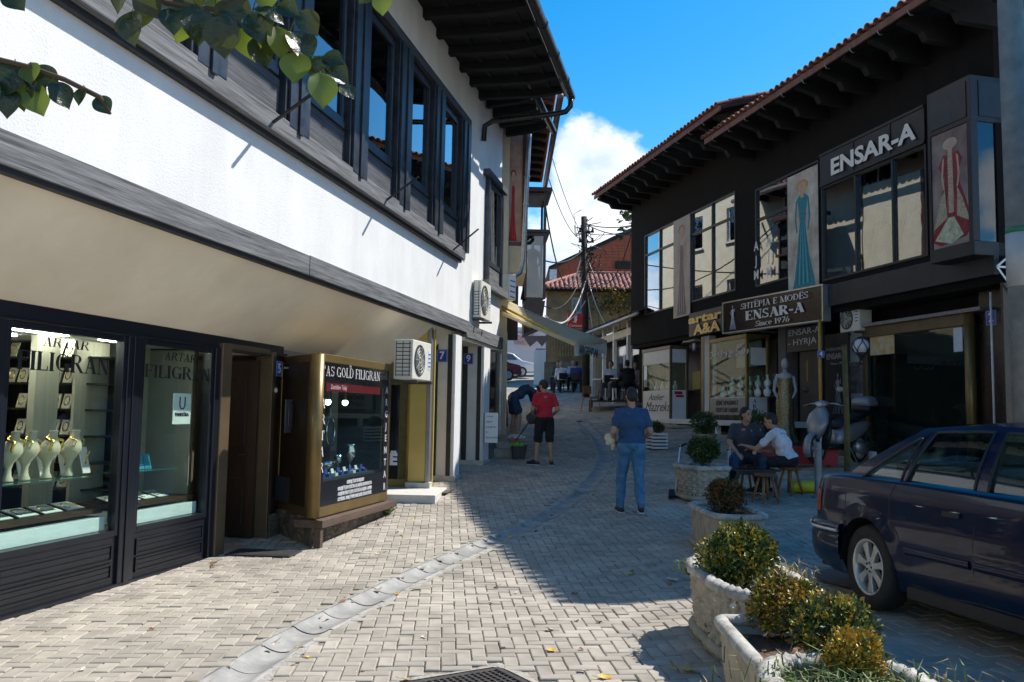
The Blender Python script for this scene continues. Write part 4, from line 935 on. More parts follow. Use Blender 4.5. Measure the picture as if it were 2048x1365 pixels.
b1 = thing('display_window','brown framed glazed box with a red dress poster above a stone block','display window',frame(at(1008,400,19.9).x,19.9,1,.02))
BM = b1.matrix_world;bw = at(1054,400,19.9).x-at(1008,400,19.9).x
bz0 = fp(BM,1030,492)[1];bz1 = fp(BM,1030,262)[1]
f = MB()
for (a0,a1,c0,c1) in ((0,.05,bz0,bz1),(bw-.11,bw,bz0,bz1),(.051,bw-.111,bz0,bz0+.09),(.051,bw-.111,bz1-.07,bz1)): f.box(a0,a1,0,2.0,c0,c1)
f.build('frame',M_bay,b1,bevel=.006)
MB().box(.04,bw-.1,.06,.1,bz0+.05,bz1-.05).build('poster',pm('poster_rose',(.36,.20,.16),.5,.3,3,c2=(.5,.36,.3)),b1)
dress_figure(b1,lambda x,z,d: (bw*.40+x,.058-d,bz0+.12+z),.42,1.75,(.55,.015,.02),style=2)
MB().box(0,bw,.0,2.2,bz0-.62,bz0-.002).build('stone_block',M_beige,b1)
MB().box(bw-.02,bw+.004,.1,1.98,bz0+.02,bz1-.02).build('reflection_board',M_beige,b1)  # beige board added for its reflection in the panes opposite, in place of glass
MB().box(.01,bw-.01,1.99,2.03,bz0+.1,bz1).build('end_panel',M_bay,b1)
# galvanised downpipe
p = [at(1063,195,19.6),at(1057,300,19.6),at(1046,520,19.6),at(1040,546,19.6),at(1022,556,19.5),at(1003,560,19.4)]
dp = thing('downpipe','galvanised downpipe with a bent foot beside the red dress window','downpipe',loc=p[0])
MB().tube([q-p[0] for q in p],.055,12).build('pipe',M_galv,dp,smooth=True)
q = MB()
for t in (.25,.5,.78): a = p[1].lerp(p[2],t)-p[0];q.cyl(a-Vector((0,0,.02)),a+Vector((0,0,.02)),.066,12)
q.build('pipe_collar',M_galv,dp)
# glazed bay with black mannequin
b2 = thing('glazed_bay','tall brown glazed bay with a mannequin, hanging over the street on the left','bay window',frame(at(1050,500,23.2).x,23.2,1,.03))
BM = b2.matrix_world;bw = at(1092,500,23.2).x-at(1050,500,23.2).x
z0 = fp(BM,1070,598)[1];z1 = fp(BM,1070,388)[1];zm = fp(BM,1070,468)[1]
for (x0,x1) in ((0,.06),(bw-.07,bw)): MB().box(x0,x1,0,.07,z0,z1).build('post',M_bay,b2);MB().box(x0,x1,1.3,1.37,z0,z1).build('post',M_bay,b2)
for z in (z0,zm,z1): MB().box(.061,bw-.071,0,1.37,z-.05,z+.03).build('rail',M_bay,b2)
MB().box(-.1,bw+.14,-.12,1.5,z1+.04,z1+.16).build('bay_roof',M_bay,b2,bevel=.01)
MB().box(-.0,bw+.1,-.06,1.4,zm+.035,zm+.11).build('cornice',M_bay,b2)
MB().box(.06,bw-.07,.03,.04,z0+.04,zm-.05).build('pane',G_win,b2);MB().box(bw-.04,bw-.03,.08,1.3,z0+.04,z1-.05).build('pane',G_win,b2)
b = MB();b.prism([(0,z0-.05),(bw,z0-.05),(bw-.1,z0-.75),(0,z0-.95)],0,1.3,'y');b.build('bay_foot',M_bay,b2)
MB().box(-.75,-.15,.2,.35,z0-1.1,z0+.6).build('post',M_bay,b2)
def mannequin(label,M,dress,dmat,h=1.75,head=True,body=None,M_b=None):
    t = thing('mannequin',label,'mannequin',M);s = h/1.75;M_b = M_b or pm('mannequin_grey',(.42,.42,.42),.4,.05)
    c = MB();c.T = Matrix.Scale(s,4)
    c.lathe([(.10,1.0),(.125,1.08),(.145,1.24),(.155,1.34),(.16,1.39),(.10,1.44),(.045,1.46),(.042,1.53),(.02,1.54)],n=16,sy=.68)
    if head: c.ball((0,-.015,1.64),.075,.09,.115,14,10);c.ball((0,-.10,1.62),.014,.02,.02,6,4)
    for sg in (-1,1): c.tube([(sg*.155,0,1.38),(sg*.20,.01,1.2),(sg*.22,-.02,1.08),(sg*.18,-.10,.98),(sg*.15,-.14,.92)],[.045,.036,.032,.026,.018],8)
    c.build('torso',M_b,t,smooth=True)
    d = MB();rows = [];n = 36
    prof = dress
    for i,(r,z) in enumerate(prof):
        for k in range(n): a = 2*pi*k/n;fl = 1+.10*sin(a*9)*max(0,(1.0-z));d.v.append((r*fl*cos(a)*s,r*fl*.8*sin(a)*s,z*s))
    for i in range(len(prof)-1):
        for k in range(n): d.f.append((i*n+k,i*n+(k+1) % n,(i+1)*n+(k+1) % n,(i+1)*n+k))
    d.m = [0]*len(d.f);d.build('dress',dmat,t,smooth=True);return t
D_A = [(.30,0),(.29,.1),(.24,.4),(.18,.75),(.16,.95),(.125,1.08),(.15,1.24),(.16,1.34)]
mannequin('mannequin in white top and dark skirt inside the glazed bay',BM @ Matrix.Translation((bw*.42,.6,z0+.05)),D_A,pm('dark_skirt',(.02,.02,.02),.6),1.7,M_b=pm('white_top',(.6,.6,.58),.6))
# light box sign
lbF = frame(at(1003,580,19.3).x,19.3,.30,.12)
lb = thing('light_box_sign','cream box sign with blue slanted print above the yellow awning arm','sign',lbF)
lz0 = fp(lbF,1015,600)[1];lz1 = fp(lbF,1015,548)[1]
MB().box(0,.34,0,.9,lz0,lz1).build('box',pm('cream_panel',(.62,.58,.46),.5),lb,bevel=.01)
MB().box(.18,.335,-.012,-.001,lz0+.03,lz1-.02).build('printed_face',M_white,lb)
q = MB()
for k in range(4): q.bar((.20,-.014,lz0+.08+k*.12),(.32,-.014,lz0+.05+k*.12),.004,.028)
q.build('blue_print',MATS['blue_print'],lb)
# awning ----------------------------------------------------------
aw = thing('folding_awning','cream folding awning on yellow arms with ARGJENTAR EDO on its valance','awning')
A0 = at(1003,622,19.3);A1 = at(1012,600,22.4);F0 = at(1150,684,17.6);F1 = at(1212,681,19.6)
def translu(m_,c,f):
    t_ = m_.node_tree;b_ = t_.nodes['Principled BSDF'];tl = t_.nodes.new('ShaderNodeBsdfTranslucent');tl.inputs[0].default_value = tuple(c)+(1,);ms = t_.nodes.new('ShaderNodeMixShader');ms.inputs[0].default_value = f;o_ = [n for n in t_.nodes if n.type == 'OUTPUT_MATERIAL'][0]
    t_.links.new(b_.outputs[0],ms.inputs[1]);t_.links.new(tl.outputs[0],ms.inputs[2]);t_.links.new(ms.outputs[0],o_.inputs[0])
M_awn = pm('awning_cloth',(.74,.68,.54),.8,.12,4);M_yelm = pm('yellow_metal',(.62,.42,.03),.4,.1)
b = MB();nU,nV = 10,8
for i in range(nU+1):
    for j in range(nV+1):
        u,v = i/nU,j/nV;p = (A0*(1-v)+A1*v)*(1-u)+(F0*(1-v)+F1*v)*u;b.v.append(tuple(p+Vector((0,0,-.05*sin(pi*u)))))
b.f = [(i*(nV+1)+j,i*(nV+1)+j+1,(i+1)*(nV+1)+j+1,(i+1)*(nV+1)+j) for i in range(nU) for j in range(nV)];b.m = [0]*len(b.f)
o = b.build('canopy',M_awn,aw,smooth=True);translu(M_awn,(.85,.75,.5),.6);md = o.modifiers.new('thick','SOLIDIFY');md.thickness = .004
MB().bar(A0-Vector((0,0,.05)),F0-Vector((0,0,.05)),.05,.07).build('side_rail',M_awn,aw)
MB().bar(F0-Vector((0,0,.03)),F1-Vector((0,0,.03)),.06,.06).build('front_rail',M_awn,aw,bevel=.01)
MB().tube([A0+Vector((.0,.15,.02)),A0.lerp(F0,.42)+Vector((0,.3,-.05))],.045,10).build('folding_arm',M_yelm,aw,smooth=True)
MB().tube([A0+Vector((.0,.15,.12)),A0.lerp(F0,.8)+Vector((0,.35,.03))],.028,10).build('folding_arm',M_yelm,aw,smooth=True)
b = MB();K = 16;d = F1-F0
for i in range(K+1):
    p = F0+d*(i/K);hgt = .29+.012*sin(i*pi);b.v += [tuple(p+Vector((.012*sin(i*1.7),0,-.02))),tuple(p+Vector((.03*sin(i*1.3),-.01,-hgt)))]
b.f = [(2*i,2*i+1,2*i+3,2*i+2) for i in range(K)];b.m = [0]*K;o = b.build('valance',pm('valance_cloth',(.62,.60,.54),.8,.15,5),aw);o.modifiers.new('thick','SOLIDIFY').thickness = .006
VF = Matrix.Translation(F0) @ Matrix.Rotation(atan2(d.y,d.x),4,'Z')
sans('ARGJENTAR','lettering',M_blackp,aw,VF @ Matrix.Translation((d.to_2d().length*.36,-.055,-.155)) @ Matrix.Rotation(pi/2,4,'X'),.26,bold=.002,sx_=d.to_2d().length*.60/1.45)
sans('EDO','lettering',MATS['silver_print'],aw,VF @ Matrix.Translation((d.to_2d().length*.83,-.055,-.155)) @ Matrix.Rotation(pi/2,4,'X'),.26,bold=.002,sx_=.9)
# dark glazed shop under the annex
DGF = LF
us0 = fp(LF,977,850,.06)[0];dg = thing('glazed_shop','dark glazed shop corner with a white notice past pillar number 9','shop front',LF @ Matrix.Translation((us0,.06,0)))
P_ = LF @ Vector((us0,.06,0));gz = g(P_.x,P_.y);dl = UB-us0+.35
MB().box(0,dl,0,.05,gz+.25,ZB0-.16).build('pane',pm('dark_shop_glass',(.02,.022,.02),.08,.2,2,coat=.6),dg)
MB().box(0,dl+.02,-.02,.07,gz-.1,gz+.25).build('stone_foot',pm('grey_granite',(.22,.21,.20),.5,.3,30),dg,bevel=.01)
MB().box(dl,dl+.09,-.03,.06,gz-.1,ZB0-.1).build('corner_post',M_galv,dg,bevel=.01)
MB().box(dl*.55,dl*.60,-.01,.0,gz+.25,ZB0-.16).build('glazing_bar',M_bay,dg)
u0,z0 = fp(LF,971,886,-.6);
NF = frame(at(969,860,17.3).x,17.55,1,.05)
nb = thing('notice_board','white notice with lines of black text leaning at the dark shop glass','notice',NF)
nz0,nz1 = fp(NF,980,886)[1],fp(NF,980,826)[1];nw = .26
MB().box(0,nw,0,.015,nz0,nz1).build('board',M_white,nb)
for k,tx in enumerate(('ora pune','argjend','prej argj. dhe','arit','punim te dores')): sans(tx,'lettering',M_blackp,nb,Matrix.Translation((.02,-.002,nz1-.07-k*.105)) @ Matrix.Rotation(pi/2,4,'X'),.055,align='LEFT',sx_=.7)
# cream drain post and shop front of the beige house
cp = thing('corner_column','slim cream column at the corner of the beige house','column',loc=(at(1006,800,19.75).x,19.75,g(-.2,19.75)))
MB().tube([(0,0,-.1),(0,0,3.3)],.06,12).build('shaft',pm('cream_paint',(.55,.46,.28),.6),cp,smooth=True)
q = MB();q.lathe([(.075,1.9),(.075,2.0)],n=12);q.lathe([(.08,3.2),(.09,3.35)],n=12);q.build('collar',MATS['cream_paint'],cp)
MB().box(.05,3.2,-.02,.0,.9,3.4).build('shop_glass',MATS['dark_shop_glass'],beige)
# steps
st = thing('stone_steps','four pale stone steps at the left where the woman works','steps',loc=(0,19.0,g(.1,19)))
for k in range(4):
    MB().box(-.35,.22-.02*k,.25*k-.15,.25*k+.15+.6,-.1,.15*(k+1)).build('step',pm('step_stone',(.42,.38,.30),.85,.2,6,bump=.4,bs=40),st,bevel=.01)
# ================================================================== black building on the right
RF = frame(3.8,28,.242,-1)
M_blk = pm('black_render',(.010,.0095,.010),.95,.25,3,bump=.6,bs=70,dist=.006,c2=(.017,.016,.016),spec=.2)
M_blkf = pm('black_frame',(.014,.015,.019),.4,.2,5)
G_mir = glassmat('dark_display_glass',(.72,.74,.75),4.8,ior=1.45)
def rp(px,py,y=0): return fp(RF,px,py,y)
black = thing('black_building','black rendered two storey building with big dress shop windows and tiled eaves','building',RF)
zb = rp(1654,616)[1];uEnd = rp(1948,500,-.45)[0];ug0 = rp(1262,600)[0]
W = []
for (pa,pb,pyt,pyb,pm_) in ((1290,1472,428,604,1380),(1512,1640,350,580,1576),(1645,1858,262,545,1750)):
    ua,ub = rp(pa,500)[0],rp(pb,500)[0];W.append([ua,ub,rp(pm_,pyb)[1],rp(pm_,pyt)[1]])
W[0][2] = rp(1471,582)[1];W[0][3] = rp(1471,382)[1];W[1][2] = W[0][2]-.05;W[1][3] = rp(1512,380)[1];W[2][2] = rp(1720,546)[1];W[2][3] = rp(1645,310)[1]
print('R',zb,uEnd,ug0,W)
ZR2 = rp(1411,288,-1.2)[1];ZR1 = rp(1192,397,-1.2)[1];print('eaves',ZR1,ZR2)
uS = rp(1492,300)[0]
TH = .3
b = MB();x = ug0
for ua,ub,z0,z1 in W+[[uEnd,uEnd,0,0]]:
    b.box(x,ua,0,TH,zb,ZR1 if x < uS-2 else ZR2+.25)
    if ub > ua: b.box(ua+.001,ub-.001,0,TH,zb,z0);b.box(ua+.001,ub-.001,0,TH,z1,ZR1-.02 if ua < uS-1 else ZR2+.25)
    x = ub
b.box(ug0,ug0+TH,TH,7,2,ZR1);b.box(uEnd-TH,uEnd,TH,7,.3,ZR2+.25);b.box(ug0,uEnd,6.7,7,.3,ZR2+.3)
b.box(ug0,uEnd,.05,6.7,zb-.12,zb-.0)
b.build('wall',M_blk,black)
MB().box(ug0+.3,uEnd-.3,2.2,2.25,zb,ZR2).build('room_wall',pm('room_grey',(.10,.095,.09),.8,.2,1.5),black)
# lower storey back wall, set back
MB().box(ug0,uEnd,.72,.8,.3,zb-.12).build('ground_floor_wall',pm('charcoal_wall',(.012,.011,.011),.8,.3,4,bump=.2,bs=20,spec=.2),black)
def window(ua,ub,z0,z1,vbars,hbar,nm='window'):
    f = MB();t = .045
    f.box(ua,ua+t,-.02,.1,z0,z1);f.box(ub-t,ub,-.02,.1,z0,z1);f.box(ua+t+.001,ub-t-.001,-.02,.1,z0,z0+t);f.box(ua+t+.001,ub-t-.001,-.02,.1,z1-t,z1)
    fo = f.build(nm,M_blkf,black,bevel=.003)
    xs_ = [ua]+vbars+[ub]
    for v in vbars: MB().box(v-.025,v+.025,-.015,.09,z0+t+.001,z1-t-.001).build('mullion',M_blkf,fo)
    for a,e in zip(xs_,xs_[1:]):
        zz = [z0+t,hbar,z1-t] if hbar else [z0+t,z1-t]
        if hbar: MB().box(a+.03,e-.03,-.012,.08,hbar-.025,hbar+.025).build('transom',M_blkf,fo)
        for c0,c1 in zip(zz,zz[1:]): MB().box(a+.026,e-.026,.03,.036,c0+.001,c1-.001).build('pane',G_mir,fo)
    return fo
U = lambda px,y=0: rp(px,500,y)[0]
h0 = rp(1430,470)[1]
window(W[0][0],W[0][1],W[0][2],W[0][3],[U(1320),U(1349),U(1382),U(1425)],rp(1291,512)[1])
window(W[1][0],W[1][1],W[1][2],W[1][3],[U(1577)],rp(1512,442)[1])
zhd = rp(1643,376)[1]
window(W[2][0],W[2][1],W[2][2],zhd,[U(1713),U(1788)],None)
# header sign of the third window
hd = MB();hd.box(W[2][0],W[2][1],-.04,.1,zhd+.001,W[2][3]);hdo = hd.build('header_panel',M_blkf,black,bevel=.004)
q = MB()
for px in (1713,1788): q.box(U(px)-.02,U(px)+.02,-.055,-.041,zhd+.03,W[2][3]-.03)
q.box(W[2][0],W[2][1],-.06,-.041,W[2][3]-.05,W[2][3]);q.box(W[2][0],W[2][1],-.06,-.041,zhd,zhd+.05);q.build('panel_trim',M_blkf,hdo)
def sans_on(F,root,yy,txt,pxl,pyl,pxr,pyr,hpx,mat,name='lettering',bold=.0,shear=0.0,out=.004):
    # baseline from pixel (pxl,pyl) to (pxr,pyr) measured on plane y=yy; cap height hpx at the left end
    u0,z0 = fp(F,pxl,pyl,yy);u1,z1 = fp(F,pxr,pyr,yy);_,zt = fp(F,pxl,pyl-hpx,yy);h = zt-z0;zc = (z0+z1)/2+h/2
    o = sans(txt,name,mat,root,Matrix(),h/.70,bold=bold*h,shear=shear,align='LEFT')
    xs_ = [v.co.x for v in o.data.vertices];ysv = [v.co.y for v in o.data.vertices];k = (u1-u0)/(max(xs_)-min(xs_));ym = (min(ysv)+max(ysv))/2
    for v in o.data.vertices: x,y,z = v.co;v.co = (u0+(x-min(xs_))*k,yy-out-z,zc+(y-ym))
    return o
o = sans_on(RF,hdo,-.062,'ENSAR-A',1663,349,1833,279,31,M_whitep,bold=.045,out=.012)
# print posters in the upper windows
def poster(px0,px1,pyt,pyb,yy,col,c2,label):
    ua,ub = rp(px0,500,yy)[0],rp(px1,500,yy)[0];z1 = rp((px0+px1)/2,pyt,yy)[1];z0 = rp((px0+px1)/2,pyb,yy)[1]
    t = thing('dress_poster',label,'poster',RF @ Matrix.Translation(((ua+ub)/2,yy,z0)))
    w = ub-ua;h = z1-z0;MB().box(-w/2,w/2,0,.01,0,h).build('sheet',pm('poster_%s' % sum(map(ord,label)),col,.35,.3,2.2,c2=c2),t);return t,w,h
t,w,h = poster(1576,1637,342,582,-.045,(.66,.66,.62),(.30,.24,.18),'tall poster of a lady in a teal lace gown by the big sign')
dress_figure(t,lambda x,z,d: (x,-d,.05+z),w*1.35,h*.95,(.01,.30,.40),hair=(.45,.3,.12),style=0)
t,w,h = poster(1347,1380,436,634,-.045,(.30,.22,.18),(.42,.36,.33),'tall narrow poster of a mauve beaded gown in the far window')
dress_figure(t,lambda x,z,d: (x,-d,.05+z),w*1.3,h*.95,(.30,.20,.22),hair=(.3,.2,.15),style=2)
t,w,h = poster(1384,1422,545,603,.1,(.25,.24,.18),(.16,.15,.12),'small picture of a bride in white beside the mauve gown poster');dress_figure(t,lambda x,z,d: (x,-d,.0+z),w*.7,h*.97,(.62,.62,.58),style=2)
t,w,h = poster(1427,1449,530,598,.1,(.20,.14,.10),(.15,.12,.1),'small picture of a brown haired bride in a strapless gown');dress_figure(t,lambda x,z,d: (x,-d,.0+z),w*1.1,h*.97,(.60,.55,.48),hair=(.25,.1,.04),style=2)
# mannequins behind the glass
D_B = [(.36,0),(.34,.15),(.26,.5),(.19,.85),(.15,1.0),(.115,1.1),(.14,1.25),(.145,1.34)]
M_sil = pm('silver_lace',(.75,.72,.66),.5,.5,40,c2=(.22,.2,.18),det=8)
for px,lab,dm in ((1765,'mannequin in a silver lace gown in the middle pane under the white lettering',M_sil),(1828,'mannequin in a pale gown in the right pane under the white lettering',pm('pale_satin',(.55,.52,.44),.5)),(1555,'mannequin in a grey draped gown behind the first pane next to the teal poster',pm('grey_satin',(.30,.26,.25),.4,.3))):
    u = rp(px,500,.55)[0];mannequin(lab,RF @ Matrix.Translation((u,.55,W[2][2]+.02)),D_B,dm,1.6,head=False,M_b=pm('black_mannequin',(.02,.02,.02),.4))
for i,c in enumerate('AJM'):
    for px in (1512,1537):
        u = rp(px,500,.028)[0];sans(c,'pane_letter',M_whitep,black,Matrix.Translation((u+.1,-.025,W[1][2]+.95-i*.34)) @ Matrix.Rotation(pi/2,4,'X'),.30,bold=.005)
# roof: eaves, rafters, boards, cover tiles
M_redb = pm('red_brown_board',(.16,.07,.045),.6,.3,6)
def eave(u0,u1,ze,o,name_i,up=7):
    sl = radians(17)
    b = MB();b.add([(u0,-o,ze+.09),(u1,-o,ze+.09),(u1,up,ze+.09+(up+o)*math.tan(sl)),(u0,up,ze+.09+(up+o)*math.tan(sl)),(u0,-o,ze+.02),(u1,-o,ze+.02),(u1,up,ze+.02+(up+o)*math.tan(sl)),(u0,up,ze+.02+(up+o)*math.tan(sl))],
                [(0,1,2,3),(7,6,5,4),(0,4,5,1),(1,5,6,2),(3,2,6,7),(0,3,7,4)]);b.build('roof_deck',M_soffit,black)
    MB().box(u0,u1,-o-.035,-o-.001,ze-.02,ze+.10).build('eave_board',M_redb,black)
    n = int((u1-u0)/.74)
    for k in range(n+1):
        u = u0+.1+k*.74;MB().prism([(.0,ze-.32),(.0,ze+.05+o*math.tan(sl)),(-o+.06,ze+.018),(-o+.06,ze-.05),(-o*.62,ze-.16),(-o*.55,ze-.30)],u-.07,u+.07,'x').build('rafter',M_soffit,black,bevel=.012)
    for k in range(n*1):
        u = u0+.45+k*.74;hk = MB();hk.tube([(u,-o-.02,ze+.05),(u,-o-.05,ze-.03),(u,-o-.01,ze-.08),(u,-o+.05,ze-.07)],.012,6);hk.build('gutter_hook',pm('hook_grey',(.25,.24,.23),.4,metal=.5),black,smooth=True)
    tm = MB();L_ = .42;K = 8;r0,r1 = .085,.07;vs = []
    for (y,r) in ((0,r0),(L_,r1)):
        for rr in (r,r-.014):
            for k in range(K+1): a = pi*k/K;vs.append((rr*cos(a),y,rr*sin(a)*.9))
    m = K+1;fs = []
    for k in range(K): fs += [(k,k+1,2*m+k+1,2*m+k),(m+k+1,m+k,3*m+k,3*m+k+1),(k+1,k,m+k,m+k+1)]
    fs += [(0,2*m,3*m,m),(K,m+K,3*m+K,2*m+K)]
    tm.add(vs,fs);me = None;nt_ = int((u1-u0)/.205)
    for k in range(nt_+1):
        M_ = Matrix.Translation((u0+.03+k*.205,-o-.09+random.gauss(0,.008),ze+.115)) @ Matrix.Rotation(sl+random.gauss(0,.02),4,'X') @ Matrix.Rotation(random.gauss(0,.03),4,'Z')
        if me is None: ob = tm.build('roof_tile',M_tile,black,smooth=False);me = ob.data
        else: ob = bpy.data.objects.new('roof_tile',me);COL.objects.link(ob);ob.parent = black
        ob.matrix_local = M_
    rest = MB()
    for k in range(nt_+1):
        for j in range(1,int(up/.36)):
            rest.T = Matrix.Translation((u0+.03+k*.205,-o-.09+j*.36*cos(sl),ze+.115+j*.36*sin(sl)+.01)) @ Matrix.Rotation(sl,4,'X');rest.add(vs[:m]+vs[2*m:3*m],[(q_,q_+1,m+q_+1,m+q_) for q_ in range(K)])
    rest.T = Matrix();rest.build('roof_tile',M_tile,black)['kind'] = 'stuff'
uR1a = rp(1190,395,-1.2)[0];uR1b = rp(1442,200,-1.2)[0];uR2a = rp(1411,285,-1.2)[0];uR2b = uEnd+1.75
eave(uR1a,uR1b,ZR1,1.2,0,up=5);eave(uR2a,uR2b,ZR2,1.2,1,up=6)
# raised dark verge of the far roof seen over the near one
a,c = at(1440,205,20.2),at(1592,160,22.5)
# bay at the near corner with the poster
yb = -.45;ba = rp(1858,400,yb)[0];bb = uEnd
bz0 = rp(1866,528,yb)[1];bz1 = rp(1852,192,yb)[1];zt = rp(1900,258,yb)[1];zq = rp(1900,500,yb)[1]
bay = thing('corner_bay','black corner bay with a lady poster on its face and a vase behind its glass','bay window',RF @ Matrix.Translation((ba,0,0)))
LB = bb-ba;IY = 4.2
MB().box(0,LB,yb,IY,bz0,bz0+.22).build('bay_floor',M_blkf,bay,bevel=.01)
MB().box(0,LB,yb,IY,zt,bz1).build('bay_header',M_blkf,bay,bevel=.006)
MB().box(.08,LB-.08,yb-.012,yb-.001,zt+.08,bz1-.08).build('header_panel',pm('deep_blue_panel',(.012,.018,.03),.4,.2),bay)
MB().box(LB+.001,LB+.012,yb+.15,2.6,zt+.08,bz1-.08).build('header_panel',MATS['deep_blue_panel'],bay)
MB().box(0,.06,yb,yb+.1,bz0+.221,zt-.001).build('post',M_blkf,bay);MB().box(LB-.09,LB,yb,yb+.12,bz0+.221,zt-.001).build('post',M_blkf,bay);MB().box(LB-.06,LB,1.5,1.6,bz0+.221,zt-.001).build('post',M_blkf,bay)
MB().box(LB-.03,LB-.024,yb+.121,1.499,bz0+.221,zt-.001).build('pane',G_win,bay)
MB().box(.061,LB-.091,yb+.02,yb+.05,bz0+.221,zt-.001).build('poster',pm('poster_plum',(.10,.055,.06),.3,.3,1.2,c2=(.40,.34,.31)),bay)
wF = LB-.15;hF = zt-bz0-.22
dress_figure(bay,lambda x,z,d: (LB/2+x,yb+.018-d,bz0+.25+z),wF*1.35,hF*.95,(.34,.02,.035),skin=(.62,.52,.46),hair=(.5,.42,.33),style=1)
MB().box(0,LB-.1,yb+.3,yb+.34,bz0+.22,zt).build('back_board',M_blkf,bay)
u,z = 0,0
vz = thing('vase_of_branches','white patterned vase of dry branches behind the bay glass','vase',RF @ Matrix.Translation((bb-.55,.45,bz0+.225)))
MB().lathe([(.10,0),(.12,.1),(.15,.38),(.13,.40),(.13,.52)],n=16).build('vase_body',M_sil,vz,smooth=True)
q = MB();rr = random.Random(2)
for k in range(30): a = rr.uniform(0,6.28);r_ = rr.uniform(.1,.36);q.tube([(0,0,.45),(r_*.5*cos(a),r_*.5*sin(a),.75),(r_*cos(a),r_*sin(a),rr.uniform(.9,1.15))],[.006,.005,.003],4)
q.build('dry_branch',pm('dry_branch',(.16,.08,.04),.8),vz)['kind'] = 'stuff'
MB().box(-.9,.3,.75,.8,0,2.2).build('backdrop',pm('backdrop_gold',(.35,.28,.10),.5,.3),vz)
sans('S','lettering',M_whitep,bay,Matrix.Translation((LB+.016,.30,(zt+bz1)/2)) @ Matrix.Rotation(pi/2,4,'Z') @ Matrix.Rotation(pi/2,4,'X'),.3,bold=.02)
# lower fascia under the upper windows
MB().box(U(1650),uEnd,-.10,-.002,zb,W[2][2]-.12).build('fascia',pm('fascia_blue_black',(.012,.016,.026),.45,.2),black,bevel=.005)
# ================================================================== shops on the ground floor of the black building
def quadbox(name,F,u0,u1,yf,yi,z0,z1,mat,root,bev=.005): return MB().box(u0,u1,yf,yi,z0,z1).build(name,mat,root,bevel=bev)
YL = .30
def ru(px,y=YL): return rp(px,780,y)[0]
M_card = pm('card_white',(.74,.74,.73),.5,.06)
def showcase(label,name,pxa,pxb,pxc,ytop,ybot,ypan,yhead,frame_m,head_m,yf=-.22,lettering=None,group=None):
    """projecting glass case: front face pxa..pxb on y=yf, near end return to pxc"""
    ua,ub = rp(pxa,780,yf)[0],rp(pxb,780,yf)[0]
    P = RF @ Vector((ub,yf,0));I = RF.inverted();o = I @ CAM;d = I.to_3x3() @ ray(pxc,780);dep = (o.y+d.y*((ub-o.x)/d.x))-yf
    z1 = rp(pxb,ytop,yf)[1];z0 = rp(pxb,ybot,yf)[1];zp = rp(pxb,ypan,yf)[1];zh = rp(pxb,yhead,yf)[1]
    t = thing('display_case',label,'display case',RF @ Matrix.Translation((ua,yf,0)),group=group);Lc = ub-ua;D = max(.3,dep);fw = .07
    for (x,y) in ((0,0),(Lc-fw,0),(Lc-fw,D-fw)): MB().box(x,x+fw,y,y+fw,z0,z1).build('corner_post',frame_m,t,bevel=.008)
    MB().box(-.01,Lc+.01,-.01,D,z1,z1+.10).build('cornice',frame_m,t,bevel=.008)
    MB().box(0,Lc,0,D,z0-.09,z0).build('base_rail',frame_m,t,bevel=.006)
    MB().box(fw,Lc-fw,.01,.03,z0+.001,zp).build('lower_panel',M_card,t);MB().box(Lc-.03,Lc-.01,fw,D-fw,z0+.001,zp).build('lower_panel',M_card,t)
    if zh < z1-.02:
        MB().box(fw,Lc-fw,.01,.03,zh,z1).build('header_panel',head_m,t);MB().box(Lc-.03,Lc-.01,fw,D-fw,zh,z1).build('header_panel',head_m,t)
    MB().box(fw+.001,Lc-fw-.001,.015,.021,zp+.001,min(zh,z1)-.001).build('pane',G_shop,t);MB().box(Lc-.021,Lc-.015,fw+.001,D-fw-.001,zp+.001,min(zh,z1)-.001).build('pane',G_shop,t)
    MB().box(fw,Lc-fw,.03,D+.3,zp-.03,zp-.001).build('case_floor',M_woodd,t);MB().box(.02,Lc-.05,D+.2,D+.22,z0,z1).build('case_back',pm('taupe_board',(.10,.085,.07),.7),t)
    return t,Lc,D,z0,z1,zp
def bust_row(F,x0,dx,n,y,z,labfn,scale=.8,mat=None,group=None):
    for k in range(n):
        t = thing('necklace_bust',labfn(k),'necklace bust',F @ Matrix.Translation((x0+k*dx,y,z)),group=group);c = MB();c.T = Matrix.Scale(scale,4)
        c.lathe([(.06,0),(.10,.03),(.125,.10),(.12,.17),(.07,.22),(.042,.26),(.04,.33),(.045,.35),(.0,.351)],n=12,sy=.7);c.build('neck_form',mat or M_white,t,smooth=True)
        q = MB();q.tube([(.09*scale*sin(a),-.085*scale,(.26-.07*cos(a))*scale) for a in [i*pi/6 for i in range(-6,7)]],.006,4);q.build('necklace',M_silver,t)
t1,L1,D1,a0,a1,ap = showcase('bronze framed glass case with handwritten white panel beside the cafe','atelier',1284,1340,1377,698,838,780,725,M_brown,M_card)
sans('Atelier','lettering',M_blackp,t1,Matrix.Translation((L1*.5,.006,ap-.20)) @ Matrix.Rotation(pi/2,4,'X'),.26,shear=.5,bold=-.002,sx_=1.5)
sans('Mazreku','lettering',M_blackp,t1,Matrix.Translation((L1*.55,.006,ap-.48)) @ Matrix.Rotation(pi/2,4,'X'),.40,shear=.5,bold=-.002,sx_=1.35)
q = MB();y_ = D1*.5;q.box(L1-.008,L1-.005,y_-.14,y_+.10,ap-.12,ap-.04);q.box(L1-.008,L1-.005,y_-.1,y_+.14,ap-.2,ap-.14);q.build('red_mark',pm('red_print',(.45,.01,.03),.4),t1)
bust_row(t1.matrix_world,.5,.45,4,.25,ap,lambda k: 'small white necklace bust, '+ORD[k]+' from the left in the handwritten case',.75,group='busts in the far glass case')
t2,L2,D2,c0,c1,cp_ = showcase('gold framed glass case lettered ARTAR under the long shop sign','artar',1418,1493,1540,676,832,794,672,M_gold,M_card)
